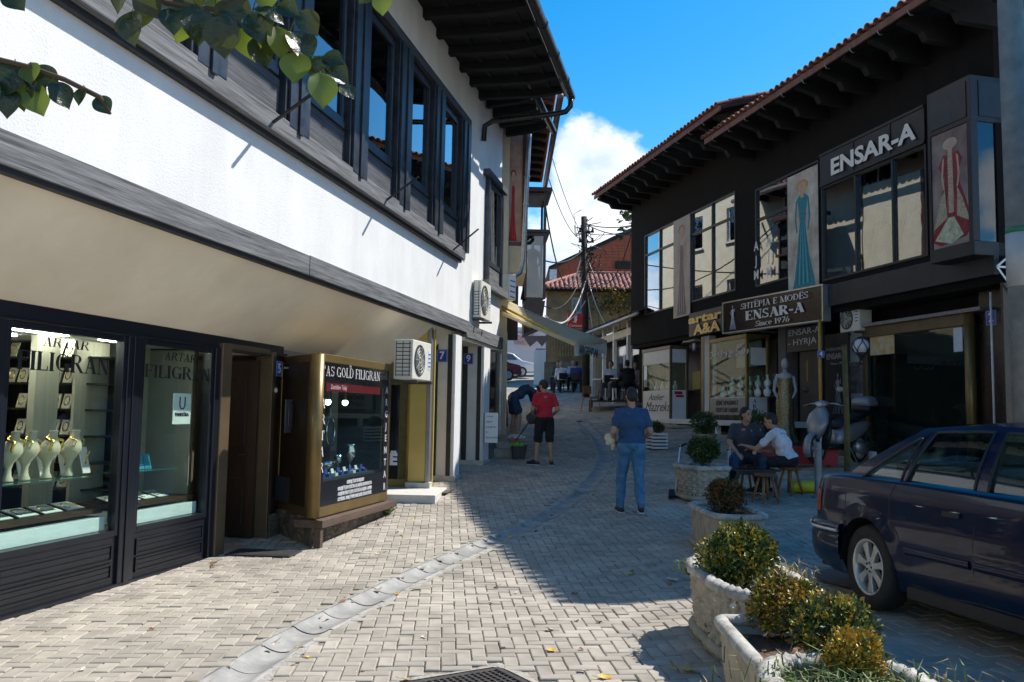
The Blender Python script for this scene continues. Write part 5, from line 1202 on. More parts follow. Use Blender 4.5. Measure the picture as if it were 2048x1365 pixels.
MB().box(.07,L2-.07,-.002,.009,c0+.001,cp_-.02).build('print_panel',pm('grey_print_panel',(.34,.33,.30),.4),t2)
for k,tx in enumerate(('BËJMË RIPARIMIN E','STOLIVE TË ARIT E ARGJENDIT,','DHE SHPUARJEN E VESHIT')): sans(tx,'lettering',M_blackp,t2,Matrix.Translation((L2*.5,-.005,cp_-.14-k*.17)) @ Matrix.Rotation(pi/2,4,'X'),.15,bold=.003,sx_=(L2-.3)/(len(tx)*.105))
for i,c in enumerate('ARTAR'): serif(c,'lettering',M_blackp,t2,(lambda z: (lambda u,v,d: (L2-.004+d,.16+u,z+v)))(cp_-.14-i*.125),.09,w=.10)
sans('Qendra gjilpera','lettering',M_whitep,t2,Matrix.Translation((L2*.5,.005,c1-.30)) @ Matrix.Rotation(pi/2,4,'X'),.22,shear=.4,sx_=1.5)
for r in range(2): bust_row(t2.matrix_world,.35,.42,6,.22+.25*r,cp_+.22*r,(lambda r: (lambda k: 'white necklace bust, '+ORD[k]+' from the left in the '+('front' if r == 0 else 'back')+' row of the gold case'))(r),.85,group='busts in the gold framed case')
MB().box(.4,L2-.3,.55,.57,cp_+.75,cp_+1.35).build('hanging_picture',pm('blue_grey_card',(.16,.20,.28),.4),t2)
MB().box(L2-.012,L2-.009,.12,D2-.1,cp_+.75,cp_+1.15).build('paper_sheet',M_card,t2)
# white plinth ledge below the cases, door and column
led = thing('white_plinth','white painted plinth ledge under the two glass cases','plinth',RF)
ua,ub = rp(1272,850,-.3)[0],rp(1560,880,-.3)[0];zz = rp(1400,845,-.3)[1]
MB().box(ua,ub,-.34,.70,zz-.06,zz+.07).build('ledge',M_card,led,bevel=.008)
for k in range(6): MB().box(ua+.2+k*1.25,ua+.32+k*1.25,-.30,-.2,zz-.5,zz-.061).build('foot',M_card,led)
MB().box(rp(1378,800,.2)[0],rp(1412,800,.2)[0],-.75,.2,g(4.9,24)-.1,zz-.09).build('entrance_step',MATS['step_stone'],led,bevel=.01)
cl = thing('pillar','peeling white pillar between the shop door and the gold framed case','pillar',RF)
MB().box(rp(1409,780,.0)[0],rp(1418,780,.0)[0],.0,.2,zz,zb-.13).build('shaft',M_plaster,cl)
MB().box(rp(1402,780,.02)[0],rp(1408,780,.02)[0],.02,.2,zz,zb-.13).build('bronze_strip',M_brown,cl)
dn = thing('shop_doorway','dark jewellery shop doorway between the two glass cases','doorway',RF)
MB().box(rp(1378,780,.5)[0],rp(1409,780,.5)[0],.5,.55,zz,zb-.13).build('door_panel',M_woodd,dn);MB().box(rp(1385,780,.45)[0],rp(1400,780,.45)[0],.45,.48,zz+.9,zz+1.4).build('yellow_sheet',M_yel,dn)
P = RF @ Vector((rp(1388,694,.2)[0],.2,rp(1388,694,.2)[1]));plate('8','small blue number plate in the doorway between the cases',RF @ Matrix.Translation((rp(1388,694,.2)[0],.2,rp(1388,694,.2)[1])),s=.2)
make_ac('air conditioner behind the brass lettering above the shop doorway',RF @ Matrix.Translation((rp(1378,680,.35)[0],.45,rp(1390,684,.3)[1])),w=.75,d=.3,h=.5)
# artar A&A
ar = thing('brass_letter_sign','brass letters artar A&A on a dark board over the shop doorway','sign',RF)
yb2 = -.32;M_brass = pm('brass_letters',(.55,.40,.14),.35,.15,5,metal=.7)
MB().box(rp(1378,640,yb2)[0]+.0,rp(1446,640,yb2)[0],yb2,yb2+.06,rp(1410,668,yb2)[1],rp(1410,622,yb2)[1]+.02).build('board',M_blkf,ar)
sans_on(RF,ar,yb2,'artar',1379,645,1446,641,15,M_brass,bold=.06,out=.03);sans_on(RF,ar,yb2,'A&A',1389,668,1442,663,19,M_brass,bold=.05,out=.03)
# big projecting sign
Sa,Sb = at(1447,636,20.4),at(1645,606,17.3);sv_ = Sb-Sa
SGF = frame(Sa.x,Sa.y,sv_.x,sv_.y);SL = sv_.to_2d().length
sg = thing('shop_sign','long black shop sign SHTËPIA E MODËS ENSAR-A with a white lady emblem','sign',SGF)
sz0 = (fp(SGF,1447,665)[1]+fp(SGF,1645,641)[1])/2;sz1 = (fp(SGF,1447,607)[1]+fp(SGF,1645,573)[1])/2
print('sign',sz0,sz1,SL)
MB().box(0,SL,0,.16,sz0,sz1).build('sign_box',pm('maroon_black',(.022,.010,.012),.25,.2,3),sg)
M_alu = pm('aluminium',(.55,.55,.56),.35,.1,metal=.7)
for (x0,x1,c0_,c1_) in ((-.03,SL+.03,sz0-.03,sz0),(-.03,SL+.03,sz1,sz1+.03),(-.03,0,sz0,sz1),(SL,SL+.03,sz0,sz1)): MB().box(x0,x1,-.02,.18,c0_,c1_).build('sign_frame',M_alu,sg)
H_ = sz1-sz0
def sfn(x0,z0): return lambda u,v,d: (x0+u,-.004-d,z0+v)
serif('SHTËPIA E MODËS','lettering',M_whitep,sg,sfn(SL*.20,sz0+H_*.70),H_*.19,w=SL*.70)
serif('ENSAR-A','lettering',M_whitep,sg,sfn(SL*.25,sz0+H_*.31),H_*.30,w=SL*.60,bold=1.5)
serif('Since 1976','lettering',M_whitep,sg,sfn(SL*.36,sz0+H_*.07),H_*.17,w=SL*.36)
def emblem(root,cx,z0,h,yy,mat):
    def P_(pts,nm='emblem_stroke'): return MB().add([(cx+x*h,yy,z0+z*h) for x,z in pts],[tuple(range(len(pts)))]).build(nm,mat,root)
    P_([(-.05,.55),(.05,.55),(.06,.72),(.04,.80),(-.04,.80),(-.06,.72)],'emblem_bodice');P_([(.028*cos(a),.90+.042*sin(a)) for a in [i*pi/5 for i in range(10)]],'emblem_head');P_([(-.012,.8),(.012,.8),(.012,.87),(-.012,.87)],'emblem_neck')
    q = MB()
    for k in range(7):
        t = -1+2*k/6;q.tube([(cx+t*.05*h,yy,z0+.55*h),(cx+t*.10*h,yy,z0+.3*h),(cx+(t*.20+.02*sin(k*3))*h,yy,z0+.02*h)],.007*h*1.6,4,flat=.3)
    q.tube([(cx-.06*h,yy,z0+.78*h),(cx-.12*h,yy,z0+.66*h),(cx-.06*h,yy,z0+.56*h)],.014*h,4,flat=.3);q.tube([(cx+.06*h,yy,z0+.78*h),(cx+.12*h,yy,z0+.70*h),(cx+.10*h,yy,z0+.82*h)],.014*h,4,flat=.3)
    q.build('emblem_lines',mat,root)
emblem(sg,SL*.11,sz0+H_*.05,H_*.88,-.008,M_whitep)
MB().bar((.3,.1,sz0+.05),(.3,1.3,sz0+.05),.05).build('support_arm',M_alu,sg);MB().bar((SL-.3,.1,sz0+.2),(SL-.3,1.0,sz0+.2),.05).build('support_arm',M_alu,sg)
# ENSAR-A - HYRJA - board over the door
hy = thing('entrance_sign','dark sign ENSAR-A HYRJA over the dress shop entrance','sign',RF);yh = .0
MB().box(rp(1574,680,yh)[0],rp(1646,680,yh)[0],yh,yh+.05,rp(1600,703,yh)[1],rp(1600,655,yh)[1]).build('board',M_blkf,hy)
sans_on(RF,hy,yh,'ENSAR-A',1578,672,1640,666,12,MATS['silver_print'],bold=.0,out=.004);sans_on(RF,hy,yh,'- HYRJA -',1577,692,1643,690,12,MATS['silver_print'],out=.004)
dk = thing('shop_door','dark grey shop door with a brass handle beside the sequinned mannequin','door',RF);yd = .35
MB().box(rp(1600,780,yd)[0],rp(1645,780,yd)[0],yd,yd+.06,g(6,18)-.1,rp(1620,703,yd)[1]).build('door_leaf',pm('charcoal_door',(.045,.042,.045),.4,.15),dk)
u,z = rp(1615,745,yd-.05);MB().bar((u,yd-.05,z-.2),(u,yd-.05,z+.25),.02).build('handle',M_brass,dk)
MB().box(rp(1572,780,yd)[0]-.15,rp(1580,780,yd)[0],yd-.1,yd+.2,.8,zb-.13).build('grey_jamb',pm('grey_jamb',(.16,.15,.15),.6),dk)
# engraved black wall panel
wp = thing('wall_panel_sign','black wall panel with faint ENSAR-A lettering and a white line drawn lady','sign',RF);yw = .0
MB().box(rp(1650,780,yw)[0],rp(1697,780,yw)[0],yw,yw+.05,rp(1670,880,yw)[1],rp(1670,668,yw)[1]).build('board',M_bk,wp)
M_faint = pm('faint_print',(.22,.22,.23),.4)
sans_on(RF,wp,yw,'SHTEPIA E MODES',1652,705,1692,698,6,M_faint);sans_on(RF,wp,yw,'ENSAR-A',1654,722,1693,714,11,M_faint,bold=.02);sans_on(RF,wp,yw,'Since 1976',1662,732,1690,727,5,M_faint)
u,z = rp(1677,830,yw);emblem(wp,u,z,rp(1677,742,yw)[1]-z,yw-.006,M_faint)
# thin yellow post under the big sign and timber stake
yp = gp(1640,905);ypX = at(1641,780,16.9)
yz = fp(frame(ypX.x,ypX.y,1,0),1641,640)[1]
yo = thing('yellow_post','thin yellow steel post holding the near end of the big sign','post',loc=(ypX.x,ypX.y,g(ypX.x,ypX.y)))
MB().cyl((0,0,-.1),(0,0,yz-yo.location.z),.032,10).build('post',pm('ochre_steel',(.50,.28,.04),.45,.2),yo,smooth=True)
plate('4','small blue number plate 4 on the yellow post',Matrix.Translation((ypX.x,ypX.y-.045,at(1641,709,16.9).z)) @ Matrix.Rotation(-.25,4,'Z'),s=.13)
sX = at(1692,800,13.4);so = thing('timber_stake','mossy round timber stake standing by the scooter','stake',loc=(sX.x,sX.y,g(sX.x,sX.y)))
szt = at(1692,690,13.4).z
MB().tube([(0,0,-.1),(.01,0,1),(-.015,0,szt-so.location.z)],[.05,.043,.038],10).build('stake',pm('mossy_wood',(.16,.12,.045),.9,.4,8,bump=.6,bs=30,c2=(.05,.06,.02)),so,smooth=True)
# big shop window
yS = .30;ua,ub = rp(1729,780,yS)[0],rp(1948,780,yS)[0];z1 = rp(1800,646,yS)[1];zgl = rp(1830,664,yS)[1];gzz = .75
bw_ = thing('shop_window','wide bronze framed shop window with red chairs inside behind the blue car','shop window',RF @ Matrix.Translation((ua,yS,0)))
LW_ = ub-ua;I_ = RF.inverted()
MB().box(0,LW_-.12,-.04,.08,zgl,z1).build('head_rail',M_brown,bw_,bevel=.008);MB().box(-.02,LW_+.3,-.12,.5,z1+.001,z1+.06).build('canopy_board',MATS['grey_granite'],bw_)
MB().box(0,.12,-.04,.08,gzz-.2,zgl-.001).build('frame_post',M_brown,bw_,bevel=.008)
MB().tube([(LW_-.06,0,gzz-.3),(LW_-.06,0,z1)],.085,18).build('frame_post',M_gold,bw_,smooth=True)
MB().box(.121,LW_-.14,0,.008,gzz+.1,zgl-.001).build('pane',G_shop,bw_);MB().box(0,LW_,-.03,.06,gzz-.2,gzz+.1).build('bottom_rail',M_brown,bw_)
MB().box(LW_-.02,LW_-.012,.08,1.0,gzz+.1,zgl).build('side_pane',MATS['dark_shop_glass'],bw_)
MB().box(-.55,-.02,.02,.05,gzz-.1,z1-.05).build('white_side_board',M_card,bw_)
MB().box(-.50,-.05,.005,.019,gzz+1.35,gzz+1.95).build('portrait_print',pm('poster_blue_dark',(.03,.05,.12),.3,.5,6,c2=(.4,.35,.3)),bw_)
MB().box(-.48,-.02,.005,.019,gzz+.72,gzz+1.05).build('blue_print',pm('poster_blue',(.03,.16,.42),.3,.5,9,c2=(.3,.5,.6)),bw_)
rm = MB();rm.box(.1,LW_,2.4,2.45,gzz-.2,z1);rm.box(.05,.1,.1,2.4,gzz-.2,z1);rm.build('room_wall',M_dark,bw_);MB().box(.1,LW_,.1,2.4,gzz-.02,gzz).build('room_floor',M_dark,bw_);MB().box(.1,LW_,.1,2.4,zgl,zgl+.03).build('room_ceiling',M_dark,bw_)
MB().box(.30,.75,.5,.53,gzz,zgl).build('pale_pillar',pm('pale_grey',(.30,.30,.30),.6),bw_);MB().box(1.05,1.55,1.2,1.23,gzz+.5,zgl).build('pale_pillar',MATS['pale_grey'],bw_)
q = MB();q.prism([(1.08,gzz+1.2),(1.30,gzz+1.0),(1.52,gzz+1.2),(1.52,gzz+2.0),(1.30,gzz+2.2),(1.08,gzz+2.0)],1.18,1.195,'y');q.build('shield_ornament',pm('dark_shield',(.06,.055,.05),.5),bw_)
for k in range(4): MB().box(1.14,1.46,1.172,1.179,gzz+1.35+k*.15,gzz+1.38+k*.15).build('shield_line',MATS['pale_grey'],bw_)
MB().box(.2,.9,-.006,-.001,zgl-.35,zgl-.0).build('gold_sticker',pm('gold_white_print',(.6,.58,.5),.4,.5,6,c2=(.5,.3,.03)),bw_)
MB().box(LW_-.42,LW_-.22,-.006,-.001,zgl-.42,zgl-.02).build('blue_sticker',pm('sticker_pale',(.55,.65,.75),.4),bw_)
M_redc = pm('red_upholstery',(.11,.012,.015),.6,.2)
for k,(x,y,lab) in enumerate(((.95,.9,'dark red high backed chair just inside the shop window'),(2.3,1.0,'dark red high backed chair deeper behind the middle of the shop window'))):
    t = thing('chair',lab,'chair',RF @ Matrix.Translation((ua+x,yS+y,gzz)) @ Matrix.Rotation(.6,4,'Z'))
    q = MB();q.prism([(-.24,.45),(-.30,1.0),(-.36,1.08),(-.34,1.15),(-.24,1.12),(-.20,.9),(-.16,.45)],-.24,.24,'x');q.build('backrest',M_redc,t,bevel=.02)
    MB().box(-.25,.25,-.24,.25,.36,.48).build('seat',M_redc,t,bevel=.03)
    for a in (-1,1):
        for c in (-1,1): MB().bar((a*.21,c*.2,0),(a*.21,c*.2,.36),.04).build('leg',M_woodd,t)
sh_t = thing('side_table','small dark side table with green leaves behind the shop window','table',RF @ Matrix.Translation((ua+1.7,yS+.6,gzz)))
MB().box(-.3,.3,-.25,.25,.44,.48).build('table_top',M_woodd,sh_t)
for a in (-1,1):
    for c in (-1,1): MB().bar((a*.25,c*.2,0),(a*.25,c*.2,.44),.035).build('leg',M_woodd,sh_t)
M_pltg = pm('plant_green',(.05,.16,.05),.4,.3,20)
P = RF @ Vector((ua+1.7,yS+.6,gzz+.48));leaf_clump('potted_plant','small green plant on the side table inside the shop window','plant',tuple(P),60,.22,.15,M_pltg,.09,4)
# ac unit above window left, small boxes
make_ac('cream air conditioner left above the wide shop window',RF @ Matrix.Translation((rp(1686,700,.2)[0],.42,rp(1705,664,.2)[1])),w=.62,d=.28,h=.5)
# recess right of the window: number 2, thin white pole, marble panels, plant
u,z = rp(1983,636,.25);plate('2','blue number plate 2 at the right of the bronze framed window',RF @ Matrix.Translation((u,.25,z)),s=.22)
M_marb = pm('red_brown_marble',(.055,.028,.018),.25,.5,3,c2=(.012,.009,.008),det=9)
rs_ = thing('marble_wall','dark red brown marble shop wall beside number 2','wall',RF)
EU = uEnd
MB().box(rp(1962,780,.4)[0],EU+.0,.40,.46,.3,zb-.13).build('marble_panel',M_marb,rs_);MB().box(EU+.002,EU+.05,.0,3.2,.3,zb-.13).build('marble_panel',M_marb,rs_)
MB().box(EU+.051,EU+.08,.9,2.0,.9,3.2).build('side_glass',MATS['dark_shop_glass'],rs_)
q = MB();q.lathe([(.11,0),(.11,.02),(.05,.03)],n=8);q.T = Matrix();o = q.build('gold_rosette',pm('gold_green',(.35,.35,.05),.4,.5,30),rs_);o.matrix_local = Matrix.Translation((EU+.06,.75,rp(2029,680,.0)[1])) @ Matrix.Rotation(pi/2,4,'Y')
wpz = rp(1990,600,.1);wo_ = thing('white_pole','thin white pole leaning beside number plate 2','pole',RF)
MB().cyl((rp(1988,815,.1)[0],.1,rp(1988,815,.1)[1]-.5),(rp(1981,585,.1)[0],.1,rp(1981,585,.1)[1]),.018,8).build('pole',M_card,wo_,smooth=True)
ds = thing('diamond_sign','dark sign board with a silver diamond beside the concrete pole','sign',RF)
dz0,dz1 = rp(1990,602,.2)[1],rp(1990,518,.2)[1]
MB().box(EU+.06,EU+.1,.15,2.2,dz0,dz1).build('board',M_blkf,ds)
o_ = I_ @ CAM;d_ = I_.to_3x3() @ ray(2034,552);s_ = (EU+.11-o_.x)/d_.x;pc = o_+d_*s_
q = MB();X = EU+.11
D_ = [(-.36,.12),(-.18,.26),(.18,.26),(.36,.12),(0,-.30)]
def dl_(a,b): q.bar((X,pc.y+a[0],pc.z+a[1]),(X,pc.y+b[0],pc.z+b[1]),.012,.03)
for a,b in zip(D_,D_[1:]+D_[:1]): dl_(a,b)
dl_(D_[0],D_[3]);dl_((-.18,.26),(-.1,.12));dl_((.18,.26),(.1,.12));dl_((-.1,.12),(0,-.3));dl_((.1,.12),(0,-.3));dl_((-.1,.12),(0,.26));dl_((.1,.12),(0,.26))
q.build('diamond_outline',M_alu,ds)
# concrete lamp pole at the right edge
cpX = at(2060,780,11.25);cz = thing('concrete_pole','tall grey concrete pole at the right edge with a green band','pole',loc=(cpX.x,cpX.y,0))
MB().tube([(0,0,-.1),(-.05,0,3),(-.11,0,7.9)],[.19,.175,.15],20).build('shaft',pm('pole_concrete',(.24,.235,.21),.9,.2,5,bump=.6,bs=50,dist=.006),cz,smooth=True)
zbd = at(2034,460,11.25).z;MB().tube([(-.055,0,zbd-.05),(-.056,0,zbd+.03)],[.180,.180],20).build('green_band',pm('green_paint',(.04,.25,.12),.5),cz,smooth=True);MB().tube([(-.05,0,zbd-.75),(-.054,0,zbd-.051)],[.187,.184],20).build('paper_wrap',pm('paper_pale',(.55,.56,.55),.7,.1),cz,smooth=True)
# globe lantern and its bracket
gl = at(1722,693,15.0);lt = thing('globe_lantern','round white glass lantern in a black iron cage by the shop window','lantern',loc=gl)
MB().ball((0,0,0),.135,n=20,m=14).build('globe',pm('opal_glass',(.62,.64,.66),.15,.05,coat=.4),lt,smooth=True)
q = MB()
for k in range(9): a = 2*pi*k/9;q.tube([(.148*sin(t)*cos(a+.35*sin(t*2)*(-1)**k),.148*sin(t)*sin(a+.35*sin(t*2)*(-1)**k),.16*cos(t)) for t in [i*pi/12 for i in range(13)]],.008,5)
q.lathe([(.02,.17),(.035,.15),(.06,.135)],n=10);q.lathe([(.10,-.11),(.06,-.16),(.03,-.22),(.03,-.25)],n=12);q.build('cage',M_black,lt,smooth=True)
q = MB();q.tube([(0,0,-.22),(-.05,.02,-.35),(-.16,.05,-.36),(-.2,.05,-.26)],.014,6);q.bar((0,0,-.3),(.3,1.2,-.2),.03);q.build('bracket',M_black,lt,smooth=True)
# sequinned mannequin
mb_ = at(1571,885,18.7);D_G = [(.30,0),(.26,.05),(.19,.25),(.165,.5),(.185,.8),(.17,.95),(.13,1.08),(.15,1.25),(.16,1.34)]
M_seq = pm('gold_sequins',(.62,.50,.28),.3,.9,55,metal=.8,c2=(.05,.04,.02),bump=1,bs=70,dist=.01,det=3)
mannequin('mannequin in a long gold sequinned gown at the dress shop entrance',Matrix.Translation((mb_.x,mb_.y,mb_.z)) @ Matrix.Rotation(-.3,4,'Z'),D_G,M_seq,1.78)
rb = thing('red_bench','low red bench behind the seated men','bench',loc=(at(1610,905,16.2).x,16.2,g(5.4,16.2)),rz=-.25)
MB().box(-.75,.55,-.18,.18,.28,.36).build('seat',pm('red_paint',(.42,.015,.02),.45,.1),rb,bevel=.01);MB().box(-.75,.55,-.17,-.15,.05,.28).build('front_panel',MATS['red_paint'],rb)
for a in (-.6,.45): MB().box(a-.04,a+.04,-.14,.14,0,.28).build('leg',MATS['red_paint'],rb)
# ================================================================== background: cafe, old houses, pole, cars
M_ochre = pm('old_ochre_plaster',(.42,.27,.11),.95,.3,1.2,bump=.8,bs=14,dist=.03,c2=(.20,.15,.10),det=8,patch=(.7,.55,1.2))
M_brick = pm('red_brick',(.36,.10,.05),.9,.35,3,bump=.8,bs=12,dist=.02,c2=(.22,.07,.045),det=7)
oh = thing('old_ochre_house','old ochre plastered house with a tiled hipped roof behind the cable pole','house',frame(at(1092,760,44).x,44,1,-.03))
OM = oh.matrix_world;wo = at(1275,760,44).x-at(1092,760,44).x;gz = g(3,44);ze = fp(OM,1180,578)[1];zr = fp(OM,1200,533)[1]
gA = Vector((at(1152,533,47).x-at(1092,760,44).x,2.6,zr))
MB().box(0,wo+1,0,.4,gz-.5,ze).build('wall',M_ochre,oh);MB().box(0,.4,.4,6,gz-.5,ze).build('wall',M_ochre,oh);MB().box(-.1,wo+1,-.08,-.001,gz-.5,gz+1.1).build('stone_base',pm('field_stone',(.26,.20,.13),.95,.5,3,bump=1,bs=8,dist=.06,c2=(.12,.095,.07)),oh)
MB().box(-.62,-.02,-.05,6,gz-.5,fp(OM,1080,700)[1]).build('white_side_wall',M_plaster,oh)
wpx = [(1146,1172,636,600)]
u0,z0 = fp(OM,1143,628);u1,z1 = fp(OM,1163,596)
w = MB();w.box(u0,u1,-.06,-.002,z0,z1);wo_ = w.build('window',pm('old_frame',(.35,.33,.3),.7),oh);MB().box(u0+.08,(u0+u1)/2-.03,-.07,-.061,z0+.1,z1-.1).build('pane',pm('sky_pane',(.10,.13,.18),.08,coat=.5),wo_);MB().box((u0+u1)/2+.03,u1-.08,-.07,-.061,z0+.1,z1-.1).build('pane',MATS['sky_pane'],wo_)
q = MB()
for k in range(40): q.box(.1+k*.14,.16+k*.14,-.03,-.001,gz+1.4,gz+2.9)
q.build('exposed_lath',pm('lath',(.30,.21,.09),.9,.4,6),oh)['kind'] = 'stuff'
b = MB();b.add([(-.5,-.5,ze-.08),(wo+1.5,-.5,ze-.08),(wo+1.5,2.6,zr),tuple(gA),(-.5,6,ze-.08)],[(0,1,2,3),(0,3,4)]);b.build('roof_deck',M_tile,oh)
M_tile2 = pm('pink_roof_tile',(.48,.22,.16),.85,.3,3,bump=.3,bs=30,c2=(.30,.12,.085),isl=.3)
v = Vector((0,2.6+.5,zr-ze+.08));L_ = v.length;tm = None;cnt = 0;rest = MB()
tv = [];tf = [];K = 5
for (y,r) in ((0,.085),(.34,.07)):
    for k in range(K+1): a = pi*k/K;tv.append((r*cos(a),y,r*sin(a)))
tf = [(k,k+1,K+1+k+1,K+1+k) for k in range(K)]+[tuple(range(K+1))]
Rt = Matrix.Rotation(atan2(v.z,v.y),4,'X');nrow = int(L_/.30)
for i in range(nrow):
    x = -.45
    while x < wo+.6:
        f_ = i/nrow;xlim = -.5+(gA.x+.5)*f_
        if x > xlim:
            rest.T = Matrix.Translation((x+random.gauss(0,.012),-.5+v.y*f_,ze-.05+v.z*f_)) @ Rt;rest.add(tv,tf)
        x += .235
rest.T = Matrix();rest.build('roof_tile',M_tile2,oh)['kind'] = 'stuff'
MB().tube([(gA.x,gA.y,zr+.05),(wo+1.5,2.6,zr+.05)],.11,8).build('ridge_tile',M_tile2,oh);MB().tube([(-.5,-.5,ze),tuple(gA)],.10,8).build('ridge_tile',M_tile2,oh)
MB().box(-.5,wo+1.4,-.45,.0,ze-.16,ze-.1).build('eave_board',M_soffit,oh)
# brick house behind
bh = thing('brick_house','bare red brick gable rising behind the ochre house','house',frame(at(1100,600,58).x,58,1,0))
BM = bh.matrix_world
P0,P1_,P2_ = fp(BM,1097,541),fp(BM,1275,458),fp(BM,1275,600);PL = fp(BM,1112,600)
poly = [(fp(BM,1112,548)[0],2),(PL[0],fp(BM,1112,537)[1]),(P1_[0],P1_[1]-.1),(P1_[0],2)]
MB().prism(poly,0,.4,'y').build('gable_wall',M_brick,bh)
# brick courses standing slightly proud, joined: too far to pick apart
q = MB();rr = random.Random(4);z = 6.5
def ztop(x): return P0[1]+(P1_[1]-P0[1])*(x-P0[0])/(P1_[0]-P0[0])-.15
while z < P1_[1]:
    x = PL[0]+.05
    while x < P1_[0]:
        if z+.2 < ztop(x): q.box(x,x+.38,-.02-rr.random()*.02,-.001,z,z+.19)
        x += .41
    z += .215
q.build('brick_course',M_brick,bh)['kind'] = 'stuff'
MB().add([(P0[0],-.4,P0[1]),(P1_[0],-.4,P1_[1]),(P1_[0],7,P1_[1]),(P0[0],7,P0[1]),(P0[0],-.4,P0[1]+.2),(P1_[0],-.4,P1_[1]+.2),(P1_[0],7,P1_[1]+.2),(P0[0],7,P0[1]+.2)],[(0,3,2,1),(4,5,6,7),(0,1,5,4),(0,4,7,3)]).build('roof_edge',M_soffit,bh)
MB().box(fp(BM,1104,545)[0]-.15,fp(BM,1104,545)[0]+.3,-.35,0,fp(BM,1104,560)[1],P0[1]).build('gutter_box',M_galv,bh)
u,z = fp(BM,1245,530);MB().box(u-.5,u+.5,-.2,0,z-.3,z+.2).build('vent_box',M_soffit,bh)
# white wall with blue door at the end of the street
ww = thing('white_wall','white washed building end with a blue metal door at the top of the street','building',frame(at(960,740,64).x,64,1,0))
WM = ww.matrix_world;we = at(1100,740,64).x-at(960,740,64).x;gz = g(0,64);zt = fp(WM,1050,655)[1]
MB().box(0,we,0,5,gz-1,zt).build('wall',pm('white_wash',(.66,.68,.72),.9,.05),ww)
u0,u1 = fp(WM,1071,740)[0],fp(WM,1090,740)[0];MB().box(u0,u1,-.06,-.001,gz-.2,fp(WM,1080,698)[1]).build('blue_door',pm('blue_door',(.03,.09,.22),.5,.1),ww)
MB().box(u0-1.6,u0-.2,-.3,-.061,fp(WM,1040,694)[1]+.2,zt-.3).build('banner',pm('pink_print',(.55,.38,.36),.7,.4,5),ww)
gm = thing('grey_parasol_awning','grey pointed awning cloth hanging above the far end of the street','awning',frame(at(1045,700,40).x,40,1,0))
GM_ = gm.matrix_world;q = MB()
pts = [fp(GM_,*p) for p in ((1048,672),(1098,672),(1098,676),(1084,694),(1074,682),(1060,694),(1048,676))]
q.prism(pts,0,.03,'y');q.build('cloth',pm('dark_awning',(.16,.13,.12),.8),gm)
q = MB();q.bar((pts[0][0],0,pts[0][1]),(pts[0][0]-1.2,1.5,pts[0][1]+.5),.05);q.build('arm',M_galv,gm)
bk = thing('back_house','tall plain rendered house behind the black building, shading the street','house',loc=(9.5,35.5,g(8,35)))
MB().box(-2.9,4,-5.6,7.5,-1,7.6).build('wall',M_beige if 'M_beige' in globals() else M_plaster,bk);MB().box(-3.4,4.3,-6.0,7.9,7.601,7.8).build('roof',M_tile,bk)
for k in range(4): MB().box(-2.92,-2.90,-4.6+k*3,-3.4+k*3,3.8,5.2).build('window',MATS['sky_pane'] if 'sky_pane' in MATS else M_dark,bk)
# cafe with lean-to roof
KA = at(1184,770,34.5);KB = at(1290,800,27.2);kv = KB-KA
KF = frame(KA.x,KA.y,kv.x,kv.y);KL = kv.to_2d().length
kf = thing('cafe_building','low cafe building with white posts and a rusty lean-to roof','cafe',KF)
ke = (fp(KF,1190,668)[1]+fp(KF,1270,637)[1])/2;kg = g(KA.x,KA.y)-.8
for px in (1186,1207,1228,1256): 
    u = fp(KF,px,750)[0];MB().box(u-.06,u+.06,-.04,.08,kg,ke).build('post',M_white,kf)
MB().box(-.4,KL+.5,.5,.6,kg,ke).build('dark_glazing',MATS['dark_shop_glass'],kf);MB().box(-.2,KL+.3,-.03,.07,ke-.5,ke-.25).build('white_fascia',pm('cream_wall',(.6,.56,.45),.8),kf)
MB().box(-.3,-.2,.0,3,kg,ke).build('end_wall',MATS['cream_wall'],kf)
MB().add([(-.5,-.35,ke),(KL+.6,-.35,ke),(KL+.6,2.6,ke+1.3),(-.5,2.6,ke+1.3)],[(0,1,2,3)]).build('roof_deck',M_tile,kf)
rest = MB();Rt = Matrix.Rotation(atan2(1.3,2.95),4,'X')
for i in range(10):
    for k in range(int((KL+1)/.22)):
        if random.random() < .08: continue
        rest.T = Matrix.Translation((-.45+k*.22+random.gauss(0,.03),-.35+i*.29,ke+.03+i*.29*.44)) @ Rt @ Matrix.Rotation(random.gauss(0,.1),4,'Z');rest.add(tv,tf)
rest.T = Matrix();rest.build('roof_tile',pm('old_roof_tile',(.11,.06,.05),.9,.4,3,c2=(.04,.035,.035),isl=.4),kf)['kind'] = 'stuff'
MB().tube([(-.5,-.42,ke-.03),(KL+.6,-.42,ke-.05)],.06,8).build('gutter',M_galv,kf,smooth=True)
u = fp(KF,1238,730)[0];MB().box(u-.55,u+.5,.3,.33,fp(KF,1238,748)[1],fp(KF,1238,708)[1]).build('window_poster',pm('poster_pale_blue',(.50,.62,.68),.5,.1),kf)
sans('STELLE','lettering',MATS['blue_print'],kf,Matrix.Translation((u,.29,fp(KF,1238,735)[1])) @ Matrix.Rotation(pi/2,4,'X'),.3,bold=.01);MB().ball((u-.2,.29,fp(KF,1232,718)[1]),.12,.02,.14).build('blue_logo',MATS['blue_print'],kf)
sk = at(1262,612,30);tmp = MB();
# deck platform
dkA = Vector((3.05,29.3));dk_ = thing('cafe_deck','dark raised timber deck of the cafe','deck',loc=(3.5,29.0,g(3.5,29)),rz=-.12)
for k in range(8): MB().box(-.9,.9,-.8+k*.2,-.62+k*.2,.22,.25).build('deck_board',M_woodd,dk_)
q = MB()
for a in (-.85,.85):
    for c in (-.75,.7): q.box(a-.04,a+.04,c-.04,c+.04,-.2,.219)
q.build('deck_leg',M_woodd,dk_)
